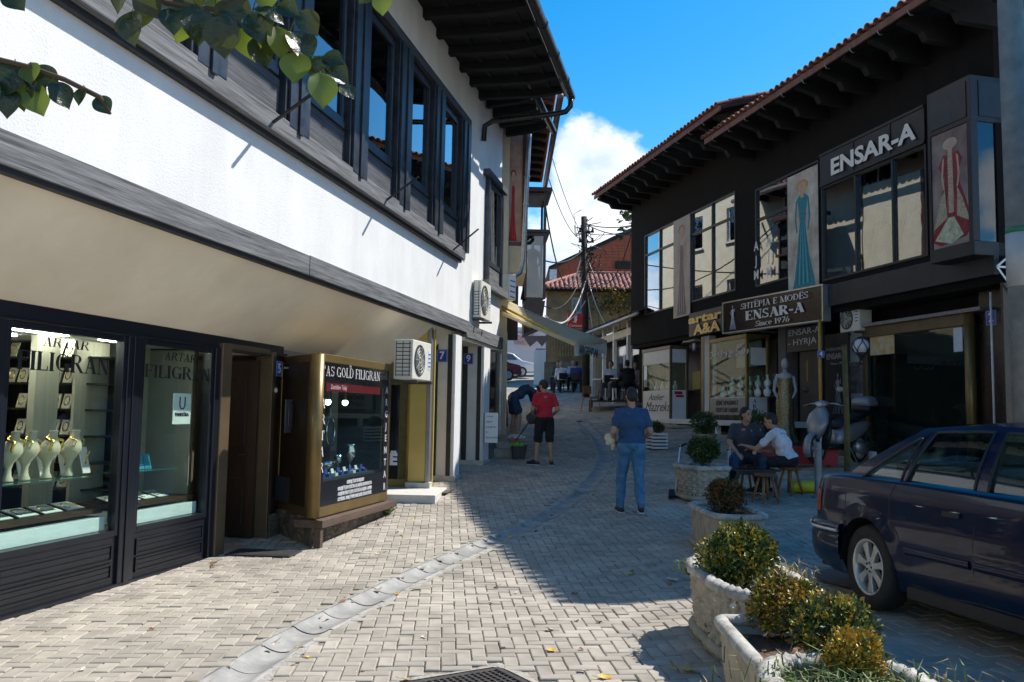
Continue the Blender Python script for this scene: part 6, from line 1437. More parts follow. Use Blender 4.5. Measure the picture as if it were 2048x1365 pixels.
# red cafe sign
cs = at(1150,642,33);cgn = thing('cafe_sign','square red sign with a white emblem and handwritten name by the cable pole','sign',loc=cs,rz=.05)
MB().box(-.29,.29,-.04,.04,-.27,.27).build('panel',pm('sign_red',(.52,.015,.015),.4),cgn,bevel=.01)
q = MB();q.prism([(-.10,-.07),(-.02,.0),(-.04,.1),(.02,.18),(.10,.20),(.06,.12),(.08,.02),(.03,-.05),(.05,-.1),(-.02,-.06)],-.048,-.041,'y');q.build('emblem',M_whitep,cgn)
sans('Camette','lettering',M_whitep,cgn,Matrix.Translation((0,-.045,-.19)) @ Matrix.Rotation(pi/2,4,'X'),.14,shear=.3);MB().bar((.29,0,.1),(.6,.1,.1),.04).build('arm',M_black,cgn)
# cable pole with wires
pb = at(1172,790,34);ptop = at(1168,434,34);pg_ = g(pb.x,pb.y)
up_ = thing('utility_pole','dark timber cable pole tangled with wires','pole',loc=(pb.x,pb.y,pg_))
MB().tube([(0,0,-.3),(ptop.x-pb.x,0,ptop.z-pg_)],[.15,.115],12).build('shaft',pm('pole_timber',(.035,.028,.024),.85,.4,6,bump=.6,bs=30),up_,smooth=True)
hh = ptop.z-pg_
for k,z in enumerate((hh-.6,hh-1.0,hh-1.5)):
    q = MB();q.bar((-.35,0,z),(.25,0,z),.06);
    for x in (-.3,0.2): q.lathe([(.03,0),(.05,.04),(.03,.1),(.045,.13)],c=(x,0,z+.03),n=8)
    q.build('cross_arm',M_black,up_)
q = MB();rr = random.Random(8)
for k in range(26):
    z = hh-.3-rr.random()*2.6;r = rr.uniform(.1,.45);cx = rr.uniform(-.35,.35);q.tube([(cx+r*cos(a)*rr.uniform(.7,1.2),rr.uniform(-.25,.2),z+r*1.2*sin(a)) for a in [rr.random()*3+i*.7 for i in range(7)]],.016,4)
q.build('coiled_cable',M_black,up_)['kind'] = 'stuff'
def wire(a,b,sag,r=.014,mat=None,lab='black overhead cable',name='overhead_cable'):
    a = Vector(a);b = Vector(b);pts = [a.lerp(b,i/14)-Vector((0,0,sag*4*(i/14)*(1-i/14))) for i in range(15)]
    o = MB().tube([p-a for p in pts],r,5).build(name,mat or M_black,loc=a);return meta(o,lab,'cable','overhead cables at the cable pole')
PT = lambda px,py,Y=34: at(px,py,Y)
M_wht = pm('white_cable',(.55,.55,.53),.5)
for (a,b,s,r,m,lab) in (
    ((1168,446),(1262,470,29),.15,.02,None,'black cable from the pole top to the corner of the black building, lowest pair'),((1170,448),(1262,452,28.5),.1,.02,None,'black cable from the pole top to the black wall, middle one'),((1170,466),(1262,461,28.5),.12,.016,None,'black cable from below the pole top to the black wall'),
    ((1166,500),(1085,520,24.5),.25,.022,None,'black cable running left from the pole to the glazed bay'),((1164,505),(1088,392,24.3),1.9,.022,None,'black cable looping low from the pole to the top of the bay'),
    ((1166,480),(1092,340,26),.5,.014,None,'thin black cable rising steeply from the pole to the left eaves'),((1166,470),(1100,300,26),.3,.012,None,'thinnest cable rising to the left eaves'),((1166,545),(1085,610,25),.6,.016,None,'black cable dropping from the pole behind the awning'),
    ((1172,600),(1090,632,27),.5,.022,M_wht,'white cable sagging from the pole to the awning, upper one'),((1172,560),(1100,640,27),.7,.022,M_wht,'white cable sagging from the pole to the awning, lower one'),((1174,585),(1190,690,33.5),.0,.018,M_wht,'white cable running down beside the red sign'),((1176,560),(1262,660,30),.9,.016,M_wht,'white cable hanging from the pole over the cafe roof'),((1176,520),(1262,470,29),1.3,.018,None,'black cable hanging in a deep loop to the black wall'),((1178,540),(1262,530,29.5),.5,.014,None,'black cable crossing the pink tiled roof')):
    wire(PT(*a),PT(*b),s,r,m,lab)
# vines on the ochre house and a tree top over the black wall
def leafball(name,c,R,n,size,mats,parent=None,seed=1,flat=1.0,lean=None,shell=.45,zmin=-1):
    rr = random.Random(seed);b = MB();nm = len(mats) if isinstance(mats,(list,tuple)) else 1
    sc3 = R if isinstance(R,(tuple,list)) else (R,R,R*flat)
    k = 0
    while k < n:
        d = Vector((rr.gauss(0,1),rr.gauss(0,1),rr.gauss(0,1))).normalized();rad = (shell+(1-shell)*rr.random()**.6)
        nz = 1+.22*mnoise.noise(d*2.2+Vector((seed,0,0)))+.10*mnoise.noise(d*6+Vector((seed,3,0)))
        p = Vector((d.x*sc3[0],d.y*sc3[1],d.z*sc3[2]))*rad*nz
        if d.z < zmin: continue
        k += 1
        up = (d*.7+Vector((rr.gauss(0,.6),rr.gauss(0,.6),rr.gauss(0,.6)+.3))).normalized();s = size*rr.uniform(.6,1.3)
        sd_ = up.cross(Vector((rr.gauss(0,1),rr.gauss(0,1),rr.gauss(0,1)))).normalized()*s*.32;nrm = up.cross(sd_).normalized()*s*.12
        b.mi = 0 if nm == 1 else min(nm-1,int(max(0,(mnoise.noise(p*(3.2/max(sc3))+Vector((seed*3.1,0,0)))*.9+.5+rr.gauss(0,.16)))*nm))
        b.add([p,p+up*s*.5+sd_+nrm,p+up*s,p+up*s*.5-sd_+nrm],[(0,1,2,3)])
    b.T = Matrix();o = b.build(name,mats,parent,loc=c);return o
M_lf1 = pm('leaf_dark',(.030,.060,.015),.45,.4,30,isl=.35);M_lf2 = pm('leaf_mid',(.075,.12,.02),.42,.4,30,isl=.35);M_lf3 = pm('leaf_gold',(.50,.31,.03),.45,.4,30,isl=.35);M_lf4 = pm('leaf_rust',(.20,.085,.022),.5,.4,30,isl=.3)
vn = thing('climbing_vine','thin green vine over the eaves of the ochre house','vine',loc=at(1235,600,43.4))
leafball('foliage',(0,0,0),(1.4,.3,.7),330,.16,[M_lf1,M_lf2,M_lf3],vn,seed=3,shell=.1)
q = MB();q.tube([(0,0,-4.5),(.2,0,-2),(0,0,0)],[.05,.04,.02],6);q.build('stem',M_woodd,vn)
vn = thing('climbing_vine','sparse vine patch beside the small window of the ochre house','vine',loc=at(1195,612,43.4));leafball('foliage',(0,0,0),(1.5,.2,.4),150,.14,[M_lf1,M_lf2],vn,seed=6,shell=.1)
q = MB();q.tube([(-.5,0,-4.5),(.2,0,-2),(0,0,0)],[.04,.03,.015],6);q.build('stem',M_woodd,vn)
tr = thing('tree','small green branch of a tree showing beside the black wall corner','tree',loc=(at(1262,700,36).x+1.2,36,g(4,36)))
th = at(1250,440,36).z-g(4,36)
MB().tube([(0,0,0),(-.1,0,th*.5),(-.3,0,th*.8),(-.9,0,th)],[.12,.09,.06,.02],8).build('trunk',M_woodd,tr,smooth=True)
leafball('crown',(-.7,0,th),(1.1,.9,.9),420,.24,[M_lf1,M_lf2],tr,seed=8,shell=.1)
leafball('crown',(.6,0,th-.6),(1.2,1,1.2),420,.24,[M_lf1,M_lf2],tr,seed=9,shell=.1)
# far parked cars
def far_car(name,label,M,paint,ln=4.2,ht=1.45,wd=1.7,hatch=True):
    t = thing(name,label,'car',M);pr = [(0,.35),(0,.75),(.05,.85),(.75,.98),(1.25,1.36),(1.6,ht),(2.9,ht),(3.55,1.0),(4.1,.9),(ln,.75),(ln,.35)]
    b = MB();n = len(pr)
    for (yy,f) in ((-wd/2+.12,1),(-wd/2,.0),(wd/2,.0),(wd/2-.12,1)):
        for x,z in pr:
            k = 1 if (z > 1.0) else 0;b.v.append((x,(yy if f else (yy if not k else yy*.86)),z if not f else z))
    o = MB()
    rows = []
    for x,z in pr: y = wd/2*(.80 if z > 1.2 else (.93 if z > .95 else 1));rows.append((x,y,z))
    o.add([(x,-y,z) for x,y,z in rows]+[(x,y,z) for x,y,z in rows],[tuple(range(n)),tuple(range(2*n-1,n-1,-1))]+[(i,n+i,n+(i+1) % n,(i+1) % n) for i in range(n)]);o.build('body',paint,t,bevel=.04)
    gw = MB()
    for s in (-1,1): gw.add([(1.05,s*wd/2*.955,1.0),(1.35,s*wd/2*.84,1.33),(2.85,s*wd/2*.84,1.36),(3.35,s*wd/2*.955,1.0)],[(0,1,2,3)])
    gw.build('side_glass',MATS['sky_pane'],t);g2 = MB();g2.add([(.80,-.6,1.01),(.80,.6,1.01),(1.22,.55,1.36),(1.22,-.55,1.36)],[(0,1,2,3)]);g2.v = [(x-.02,y,z+.03) for x,y,z in g2.v];g2.build('windscreen',MATS['sky_pane'],t)
    for x in (.8,3.4):
        for s in (-1,1):
            w = MB();w.T = Matrix.Translation((x,s*(wd/2-.08),.31)) @ Matrix.Rotation(pi/2,4,'X');w.lathe([(.2,-.09),(.31,-.09),(.31,.09),(.2,.09)],n=20);wo = w.build('wheel',pm('tyre_rubber',(.02,.02,.02),.8),t,smooth=False)
            h = MB();h.T = w.T;h.lathe([(.2,-.095),(.2,.095)],n=16);h.build('rim',M_galv,wo)
    for s in (-1,1): MB().box(-.02,.08,s*.5-.15,s*.5+.15,.62,.76).build('headlight',pm('head_lamp',(.7,.7,.7),.2),t)
    MB().box(-.05,.1,-wd/2+.05,wd/2-.05,.35,.52).build('bumper',M_black if paint.name != 'car_white' else paint,t)
    return t
p = gp(1042,746);Mw = Matrix.Translation((at(1062,745,52).x,52,g(1,52))) @ Matrix.Rotation(pi+.25,4,'Z')
far_car('parked_car','small white car parked across the top of the street',Mw,pm('car_white',(.75,.76,.78),.3,.05,coat=.5))
Mr = Matrix.Translation((at(1026,750,47).x,47,g(.3,47))) @ Matrix.Rotation(pi+.55,4,'Z')
far_car('parked_car','dark red car parked at the top of the street before the white one',Mr,pm('car_red',(.20,.01,.015),.3,.1,coat=.5))
# ================================================================== planters, shrubs
M_cast = pm('cast_stone',(.50,.45,.36),.9,.25,7,bump=.7,bs=70,dist=.006,c2=(.30,.265,.205))
M_castw = pm('worn_cast_stone',(.58,.56,.50),.85,.3,9,bump=.7,bs=60,dist=.006,c2=(.25,.23,.20))
M_soil = pm('dry_soil',(.09,.055,.035),.95,.5,30,bump=1,bs=60,dist=.03,c2=(.17,.10,.065))
def oval(L,W,n,sq=3.2):
    P = []
    for k in range(n):
        a = 2*pi*k/n;c,s_ = cos(a),sin(a);P.append((W/2*abs(c)**(2/sq)*(1 if c >= 0 else -1),L/2*abs(s_)**(2/sq)*(1 if s_ >= 0 else -1)))
    return P
def planter(label,loc,rz,L,W,H,weave=True,rope=True,group=None,seed=1,sq=3.2):
    t = thing('planter',label,'planter',loc=loc,rz=rz,group=group);rr = random.Random(seed)
    n = 200 if weave else 60;rows = 44 if weave else 8;base = oval(L,W,n,sq);b = MB()
    per = [0]
    for i in range(n): a = base[i];c = base[(i+1) % n];per.append(per[-1]+sqrt((a[0]-c[0])**2+(a[1]-c[1])**2))
    nst = max(8,int(per[-1]/.085)//2*2)
    for j in range(rows+1):
        v = j/rows;z = .07+v*(H-.13)
        sc_ = .90+.10*v**.8+.012*sin(v*pi)
        for i in range(n):
            x,y = base[i];d = 0
            if weave:
                su = per[i]/per[-1]*nst;cu = su-floor(su);ci = int(floor(su));rv = v*9;cj = int(floor(rv));cv = rv-cj
                over = (ci+cj) % 2
                d = .030*(sin(pi*cu)**.6 if over else -.4)*(sin(pi*cv)**.5 if 0 < cv < 1 else 0)
                if abs(cu-.5) < .18 and not over: d = .014
                if cv < .12: d -= .012
            ln = sqrt(x*x+y*y);b.v.append((x*sc_+x/ln*d,y*sc_+y/ln*d,z))
    b.f = [(j*n+i,j*n+(i+1) % n,(j+1)*n+(i+1) % n,(j+1)*n+i) for j in range(rows) for i in range(n)];b.m = [0]*len(b.f)
    b.build('basket_body',M_cast,t,smooth=True)
    def ring(z,r,sc_,nm,mat,twist,m=10):
        q = MB();K = 110
        for i in range(K):
            u = i/K;k = int(u*n);f = u*n-k;x = lerp(base[k][0],base[(k+1) % n][0],f)*sc_;y = lerp(base[k][1],base[(k+1) % n][1],f)*sc_
            x2,y2 = base[(k+1) % n];x1,y1 = base[k];tx,ty = x2-x1,y2-y1;ln = max(1e-6,sqrt(tx*tx+ty*ty));nx_,ny_ = ty/ln,-tx/ln
            for a in range(m):
                an = 2*pi*a/m;rad = r*(1+(.28*sin(twist*u*2*pi+an*2) if twist else 0)+.03*rr.random());q.v.append((x+nx_*rad*1.25*cos(an),y+ny_*rad*1.25*cos(an),z+rad*sin(an)))
        q.f = [(i*m+a,((i+1) % K)*m+a,((i+1) % K)*m+(a+1) % m,i*m+(a+1) % m) for i in range(K) for a in range(m)];q.m = [0]*len(q.f)
        return q.build(nm,mat,t,smooth=True)
    ring(H-.035,.038 if rope else .034,.985,'rope_rim' if rope else 'rim',M_castw,34 if rope else 0);ring(.045,.035,.93,'foot_moulding',M_cast,40)
    q = MB();inn = [(x*.90,y*.90) for x,y in base];q.prism(inn,0,H-.10,'z');
    q.v = [(x,y,z+(.02*mnoise.noise(Vector((x*9,y*9,seed))) if z > .1 else 0)) for x,y,z in q.v];q.build('soil',M_soil,t)
    q = MB();q.prism([(x*.985,y*.985) for x,y in base],H-.098,H-.03,'z');q2 = [(x*.90,y*.90) for x,y in base]
    w = MB();w.add([(x*.97,y*.97,H-.02) for x,y in base]+[(x*.89,y*.89,H-.11) for x,y in base],[(i,(i+1) % n,n+(i+1) % n,n+i) for i in range(n)]);w.build('inner_lip',M_castw,t)
    return t
def shrub(label,loc,R,n,mats,seed,size=.028,flat=.85,group=None,lobes=5,name='shrub'):
    t = thing(name,label,'shrub',loc=loc,group=group);rr = random.Random(seed)
    q = MB()
    for k in range(16):
        a = rr.uniform(0,2*pi);r_ = R*rr.uniform(.2,.75);q.tube([(0,0,-R*flat-.05),(r_*.4*cos(a),r_*.4*sin(a),-R*.4),(r_*cos(a),r_*sin(a),R*rr.uniform(.0,.6))],[.012,.007,.003],4)
    q.build('twig',pm('twig_brown',(.06,.04,.025),.9),t)['kind'] = 'stuff'
    leafball('foliage',(0,0,0),(R,R,R*flat),n,size,mats,t,seed=seed,shell=.35)
    for k in range(lobes):
        a = rr.uniform(0,2*pi);e = rr.uniform(-.1,1.1);d = Vector((cos(a)*cos(e),sin(a)*cos(e),sin(e)*flat))*R*.62
        leafball('foliage',tuple(d),R*rr.uniform(.36,.5),int(n*.22),size,mats,t,seed=seed*7+k,shell=.5)
    return t
# near row (three troughs), heading towards the camera
g_ = lambda x,y: g(x,y)
def PL_(x,y): return (x,y,g(x,y)-.01)
pA = planter('basket woven stone trough with the large green gold shrub, nearest the blue car',PL_(1.66,6.18),.02,1.42,.62,.50,seed=2)
pB = planter('plain square edged stone trough between the large woven trough and the nearest one',PL_(1.44,4.62),-.03,.98,.50,.46,weave=False,rope=False,seed=3,sq=14)
pC = planter('rope rimmed stone trough at the very bottom edge with grass spilling out',PL_(1.42,3.62),-.12,1.02,.66,.50,seed=4)
pD = planter('pale rimmed stone trough with a rust coloured shrub in the middle of the row',PL_(2.42,9.9),.0,1.45,.60,.48,weave=False,rope=False,seed=5,sq=4.5)
pE = planter('basket woven stone trough farthest in the row beside the seated men',PL_(2.93,13.5),.05,1.1,.68,.52,seed=6)
M_lf5 = pm('leaf_lime',(.30,.29,.04),.42,.4,30,isl=.4)
mG = [M_lf1,M_lf2,M_lf2,M_lf5,M_lf3];mO = [M_lf1,M_lf2,M_lf5,M_lf3,M_lf4,M_lf3];mR = [M_lf1,M_lf1,M_lf4,M_lf4];mD = [M_lf1,M_lf1,M_lf2]
zA = g(1.66,6.2)+.40
shrub('large clipped shrub of green and gold leaves in the woven trough beside the blue car',(1.62,6.3,zA+.16),.285,4800,mG,11,.030,.82)
shrub('gold and rust shrub leaning over the near end of the woven trough',(1.56,5.0,g(1.6,5.1)+.50),.215,3400,mO,12,.026,.80,lobes=4)
shrub('dark green shrub with a golden front in the nearest troughs',(1.60,4.35,g(1.6,4.4)+.54),.19,3600,[M_lf1,M_lf1,M_lf2,M_lf5,M_lf3],13,.026,.95,lobes=4)
shrub('small golden leaved shrub at the bottom edge before the dark green one',(1.53,3.95,g(1.5,3.9)+.52),.13,2000,[M_lf2,M_lf3,M_lf3,M_lf3],14,.022,1.0,lobes=3)
shrub('small rust brown shrub in the pale rimmed trough',(2.46,10.05,g(2.4,10)+.57),.215,2600,mR,15,.032,.95,lobes=4)
shrub('low green shrub in the far woven trough beside the seated men',(2.95,13.45,g(2.9,13.5)+.72),.23,2200,mD,16,.04,.9,lobes=4)
# dead leaves and grass tufts in the near troughs
def tuft(name,label,loc,n,h,r,mat,seed,wd=.005,cat='grass'):
    rr = random.Random(seed);b = MB()
    for k in range(n):
        a = rr.uniform(0,2*pi);x,y = rr.gauss(0,r*.4),rr.gauss(0,r*.4);L_ = h*rr.uniform(.5,1.2);dx,dy = cos(a)*L_*rr.uniform(.2,.9),sin(a)*L_*rr.uniform(.2,.9);s_ = wd*rr.uniform(.6,1.3);px_,py_ = -sin(a)*s_,cos(a)*s_
        p0 = Vector((x,y,0));p1 = Vector((x+dx*.35,y+dy*.35,L_*.6));p2 = Vector((x+dx,y+dy,L_*.75*rr.uniform(.5,1.1)));o = Vector((px_,py_,0))
        b.add([p0-o,p0+o,p1+o*.7,p1-o*.7,p2],[(0,1,2,3),(3,2,4)])
    ob = b.build(name,mat,loc=loc);return meta(ob,label,cat,kind='stuff')
M_gr = pm('grass_green',(.12,.17,.04),.6,.4,20,isl=.3);M_grd = pm('grass_dry',(.38,.31,.15),.8,.3,20,isl=.3)
zC = g(1.45,3.7)+.41
tuft('grass','green grass spilling over the nearest trough',(1.42,3.72,zC),420,.17,.5,M_gr,3);tuft('grass','dry straw coloured grass in the nearest trough',(1.5,3.62,zC),520,.12,.55,M_grd,4)
tuft('weed','pale green weed hanging at the left end of the large woven trough',(1.40,6.66,zA-.01),90,.13,.16,M_gr,5,cat='weed');tuft('weed','dry grass tuft on the right rim of the large woven trough',(1.93,6.25,zA+.0),160,.20,.22,M_grd,6,cat='weed')
M_dl = [pm('fallen_leaf_yellow',(.62,.40,.05),.6,.3,40),pm('fallen_leaf_brown',(.26,.13,.06),.7,.3,40),pm('fallen_leaf_pale',(.55,.50,.40),.7,.2,40)]
def leaf_mesh(mi,seed):
    rr = random.Random(seed);b = MB();n = 9;pts = []
    for k in range(n): a = 2*pi*k/n;r_ = .035*(1 if k % 2 == 0 else .62)*rr.uniform(.85,1.2);pts.append((r_*cos(a)*1.15,r_*sin(a),.004+.014*rr.random()))
    b.add([(0,0,.003)]+pts,[(0,k+1,(k+1) % n+1) for k in range(n)]);b.bar((-.035,0,.004),(-.07,.01,.01),.003);me = b.build('fallen_leaf',M_dl[mi]).data;ob = bpy.data.objects[-1] if False else None;return me
lv = []
for i in range(6):
    me = leaf_mesh(i % 3,i);lv.append(me)
for o in [o for o in COL.objects if o.name.startswith('fallen_leaf')]: bpy.data.objects.remove(o)
rl = random.Random(12)
LP_ = [((795,1190),0,'yellow fallen leaf lying in the drain channel'),((1020,1077),0,'yellow fallen leaf in the channel near the shadow edge'),((1103,1304),0,'yellow fallen leaf in the sun right of the iron grate'),((1208,1358),0,'yellow leaf standing on edge at the bottom right of the grate'),((812,1362),0,'yellow leaf on the left corner of the iron grate'),((1375,1345),0,'large yellow leaf before the nearest trough'),((1345,1163),2,'large pale leaf in shade left of the woven trough'),
       ((430,1127),1,'brown leaf near the shop door post'),((425,1135),1,'second brown leaf nearest the shop door post'),((995,1176),2,'pale scrap leaf in the middle of the sunlit paving'),((1150,1190),1,'brown leaf just outside the shadow corner'),((1260,1150),0,'yellow leaf just inside the shadow corner'),((1100,1262),2,'pale leaf right of the middle of the sunlit paving'),((1262,1143),2,'pale leaf in the shadow before the walking man')]
for (px,py),mi,lab in LP_:
    p = gp(px,py);o = bpy.data.objects.new('fallen_leaf',lv[mi+3*(rl.random() < .5)]);COL.objects.link(o);o.location = (p.x,p.y,g(p.x,p.y)+.004);o.rotation_euler = (rl.gauss(0,.15),rl.gauss(0,.15),rl.uniform(0,6));s = rl.uniform(.9,1.3)*(1.5 if 'large' in lab else 1);o.scale = (s,s,s);meta(o,lab,'leaf','fallen leaves on the paving')
q = 0
while q < 90:
    x,y = rl.uniform(-2.6,4.6),rl.uniform(5.2,15)
    if abs(x) > .6*y or x < -3.4+.2125*(y-6.53) or (1.1 < x < 4.8 and y < 8.0 and x > 2.3) : continue
    q += 1;o = bpy.data.objects.new('fallen_leaf',lv[rl.choice((0,1,2,1,5,4))]);COL.objects.link(o);o.location = (x,y,g(x,y)+.004);o.rotation_euler = (rl.gauss(0,.2),rl.gauss(0,.2),rl.uniform(0,6));s = rl.uniform(.35,.85);o.scale = (s,s,s);meta(o,'small dry leaf scattered on the paving','leaf','scattered dry leaves')
for k in range(46):
    x,y,zt_ = rl.choice(((1.6,6.2,zA),(1.5,5.6,zA),(1.44,4.7,g(1.4,4.7)+.37)));o = bpy.data.objects.new('fallen_leaf',lv[rl.choice((1,4,2))]);COL.objects.link(o);o.location = (x+rl.gauss(0,.12),y+rl.gauss(0,.25),zt_+.01+rl.random()*.03);o.rotation_euler = (rl.gauss(0,.5),rl.gauss(0,.5),rl.uniform(0,6));s = rl.uniform(.4,.9);o.scale = (s,s,s);meta(o,'dry brown leaf on the soil of a near trough','leaf','dry leaves in the troughs')
# round pots with clipped balls
def round_pot(label,slabel,loc,H,R,seed,RB):
    t = thing('flower_pot',label,'flower pot',loc=loc);MB().lathe([(R*.78,0),(R*.80,.04),(R*.84,.06),(R*.95,H*.85),(R*1.05,H*.88),(R*1.06,H),(R*.92,H),(R*.9,H-.05),(.01,H-.05)],n=28).build('pot',pm('sand_pot',(.26,.22,.14),.85,.2,6,bump=.5,bs=50),t,smooth=False)
    q = MB();q.cyl((0,0,H-.06),(0,0,H+.15),.02,6);q.build('stem',M_woodd,t)
    shrub(slabel,(loc[0],loc[1],loc[2]+H+RB*.75),RB,2200,[M_lf1,M_lf1,M_lf1,M_lf2],seed,.04,.92,lobes=0)
P = gp(1408,912);round_pot('sand coloured round pot left of the seated men','round clipped dark bush in the pot left of the seated men',(P.x,P.y,g(P.x,P.y)),.45,.25,31,.28)
P = at(1512,890,17.8);P.z = g(P.x,P.y);round_pot('round pot hidden behind the seated men','clipped dark bush behind the heads of the seated men',(P.x,P.y,P.z),.42,.25,33,.30)
# small white slatted planter box
P = gp(1315,900);wb = thing('planter_box','small white slatted wooden planter box right of the walking man','planter box',loc=(P.x,P.y+.1,g(P.x,P.y)),rz=.25)
for k in range(5):
    z = .02+k*.075;e = .0 
    for s in (-1,1): MB().box(-.19,.19,s*.17-.012,s*.17+.012,z,z+.045).build('slat',M_white,wb);MB().box(s*.18-.012,s*.18+.012,-.16,.16,z+.01,z+.055).build('slat',M_white,wb)
MB().box(-.16,.16,-.15,.15,.02,.30).build('soil',M_soil,wb)
shrub('low reddish plant in the white slatted box',(P.x,P.y+.1,g(P.x,P.y)+.47),.15,500,[M_lf1,M_lf2,M_lf4],41,.05,.9,lobes=2,name='potted_plant')
# street tree out of view on the right: it shades the car and gives the leafy twigs at the top left their own kind
bt = thing('street_tree','broad lime tree just outside the right edge that shades the blue car','tree',loc=(7.9,7.3,g(7.9,7.3)))
MB().tube([(0,0,-.1),(.05,0,2),(0,.1,4.2)],[.2,.15,.09],12).build('trunk',pm('bark',(.10,.08,.06),.95,.4,6,bump=1,bs=20),bt,smooth=True)
for k,(x,y,z,R_,n_) in enumerate(((0,.6,5.2,1.7,4200),(-.9,-.7,4.3,1.35,2600),(.9,-1.2,5.2,1.7,2800),(.3,2.0,4.9,1.0,1200),(.2,-2.8,4.8,1.6,2400))):
    leafball('crown',(x,y,z),R_,n_,.26,[M_lf1,M_lf2],bt,seed=50+k,shell=.2)
# leafy twigs hanging into the top left
M_lt = [pm('lime_leaf_dark',(.022,.038,.014),.35,.3,30,bump=.5,bs=60,c2=(.010,.018,.008)),pm('lime_leaf_lit',(.07,.12,.015),.4,.3,10,c2=(.13,.16,.025))]  # one leaf in two tones: unlit and sunlit look put into the colour
for m_ in M_lt:
    t_ = m_.node_tree;b_ = t_.nodes['Principled BSDF'];tl = t_.nodes.new('ShaderNodeBsdfTranslucent');tl.inputs[0].default_value = (.28,.38,.04,1);ms = t_.nodes.new('ShaderNodeMixShader');ms.inputs[0].default_value = (.07 if 'dark' in m_.name else .30);o_ = [n for n in t_.nodes if n.type == 'OUTPUT_MATERIAL'][0]
    t_.links.new(b_.outputs[0],ms.inputs[1]);t_.links.new(tl.outputs[0],ms.inputs[2]);t_.links.new(ms.outputs[0],o_.inputs[0])
def big_leaf(parent,base,direction,normal,s,mi,curl,name='leaf'):
    d = Vector(direction).normalized();n = Vector(normal).normalized();w = d.cross(n).normalized();n = w.cross(d)
    out = [(0,0),(.10,.28),(.30,.44),(.55,.47),(.78,.33),(.92,.12),(1.06,0)]
    b = MB();L_ = [];
    for i,(u,v) in enumerate(out):
        z = curl*(v*v)*1.2-.25*curl*u*u
        jag = 1+(.06 if i % 2 else -.04)
        L_.append((u,v*jag,z))
    mid = [(u,0,-.25*curl*u*u-.02) for u,v in out]
    vs = [base+d*(u*s)+w*(v*s)+n*(z*s) for u,v,z in L_]+[base+d*(u*s)+n*(z*s) for u,v,z in mid]+[base+d*(u*s)-w*(v*s)+n*(z*s) for u,v,z in L_];k = len(out)
    b.add(vs,[(i,i+1,k+i+1,k+i) for i in range(k-1)]+[(k+i,k+i+1,2*k+i+1,2*k+i) for i in range(k-1)])
    o = b.build(name,M_lt[mi],parent,smooth=True);o.modifiers.new('round','SUBSURF').render_levels = 2;return o
def twig(label,pts,leaves,seed,s=.078):
    rr = random.Random(seed);P = [at(*p) for p in pts];t = thing('leafy_twig',label,'twig',loc=P[0])
    q = MB();q.tube([p-P[0] for p in P],[.006]*(len(P)-1)+[.002],6);q.build('stem',pm('twig_bark',(.09,.06,.04),.9),t,smooth=True)
    for (px,py,Y,ang,mi,sc_) in leaves:
        tip = at(px,py,Y)-P[0];a = radians(ang);d = Vector((sin(a),rr.uniform(-.35,.25),-cos(a)));nr = Vector((rr.gauss(0,.35),-1,rr.gauss(.25,.35)))
        b0 = tip-d*s*sc_*.6
        sp = min((A_.lerp(B_,i_/8)-P[0] for A_,B_ in zip(P,P[1:]) for i_ in range(9)),key=lambda v: (v-b0).length);MB().tube([b0,(b0+sp)/2+Vector((0,0,.006)),sp],.0014,4).build('leaf_stalk',M_lt[1],t);big_leaf(t,b0,d,nr,s*sc_,mi,rr.uniform(.3,.9))
twig('leafy lime twig hanging from above the upper windows with its last leaf coloured bright green as if lit',[(250,-60,1.9),(330,5,1.9),(430,20,1.92),(520,60,1.95),(600,110,1.95),(650,160,1.95)],
     [(262,60,1.9,5,0,1.05),(290,30,1.92,-30,0,.8),(345,45,1.9,15,0,.8),(300,10,1.88,30,0,1.0),(360,65,1.93,-20,1,.7),(395,55,1.9,10,0,1.1),(350,20,1.92,60,0,.9),(455,40,1.9,-30,0,1.0),(440,15,1.93,20,1,.8),(445,80,1.9,5,0,1.15),(480,30,1.9,50,0,1.0),(500,90,1.95,10,1,1.05),(520,60,1.9,40,0,1.0),(525,110,1.95,30,0,.9),(560,90,1.93,15,1,.9),(545,30,1.9,70,0,.9),(605,95,1.95,35,0,1.1),(590,140,1.93,0,1,1.0),(640,140,1.95,20,0,.8),(645,185,1.92,10,1,1.0),(680,150,1.96,60,0,.8),(698,185,1.96,45,0,.6),(670,120,1.95,70,0,.7),(580,20,1.9,60,0,.7),(620,50,1.92,40,0,.8),(390,-10,1.9,0,0,1.1),(470,-8,1.9,0,0,1.1),(240,0,1.9,-20,0,.9),(530,-5,1.9,10,1,.9)],3)
twig('bare tipped lime twig with drooping dark leaves over the white wall at the left edge',[(-60,110,1.85),(0,120,1.85),(60,135,1.86),(130,160,1.87),(200,195,1.88),(222,228,1.88)],
     [(5,165,1.85,-20,0,1.2),(40,185,1.86,5,0,1.1),(60,150,1.85,10,1,.7),(75,205,1.86,25,1,.9),(90,165,1.87,50,0,1.0),(125,195,1.87,35,0,.8),(15,210,1.85,0,0,.8),(160,195,1.87,-15,0,.55),(208,213,1.88,40,0,.6),(-15,190,1.85,0,1,.8)],7)
tw = thing('leafy_twig','single green leaf tips at the very top near the dark eaves','twig',loc=at(762,-12,2.0));big_leaf(tw,Vector((0,0,0)),(.1,0,-1),(.1,-1,.2),.05,1,.4);big_leaf(tw,Vector((-.02,0,.01)),(-.6,0,-.6),(.1,-1,.2),.045,0,.4);MB().tube([(0,0,0),(0,0,.2)],.002,4).build('stem',M_lt[1],tw)
tw = thing('leafy_twig','dark leaf tip in the upper left corner','twig',loc=at(10,-20,1.9));big_leaf(tw,Vector((0,0,0)),(.7,0,-.7),(.1,-1,.2),.06,0,.4);MB().tube([(0,0,0),(0,0,.2)],.002,4).build('stem',M_lt[1],tw)
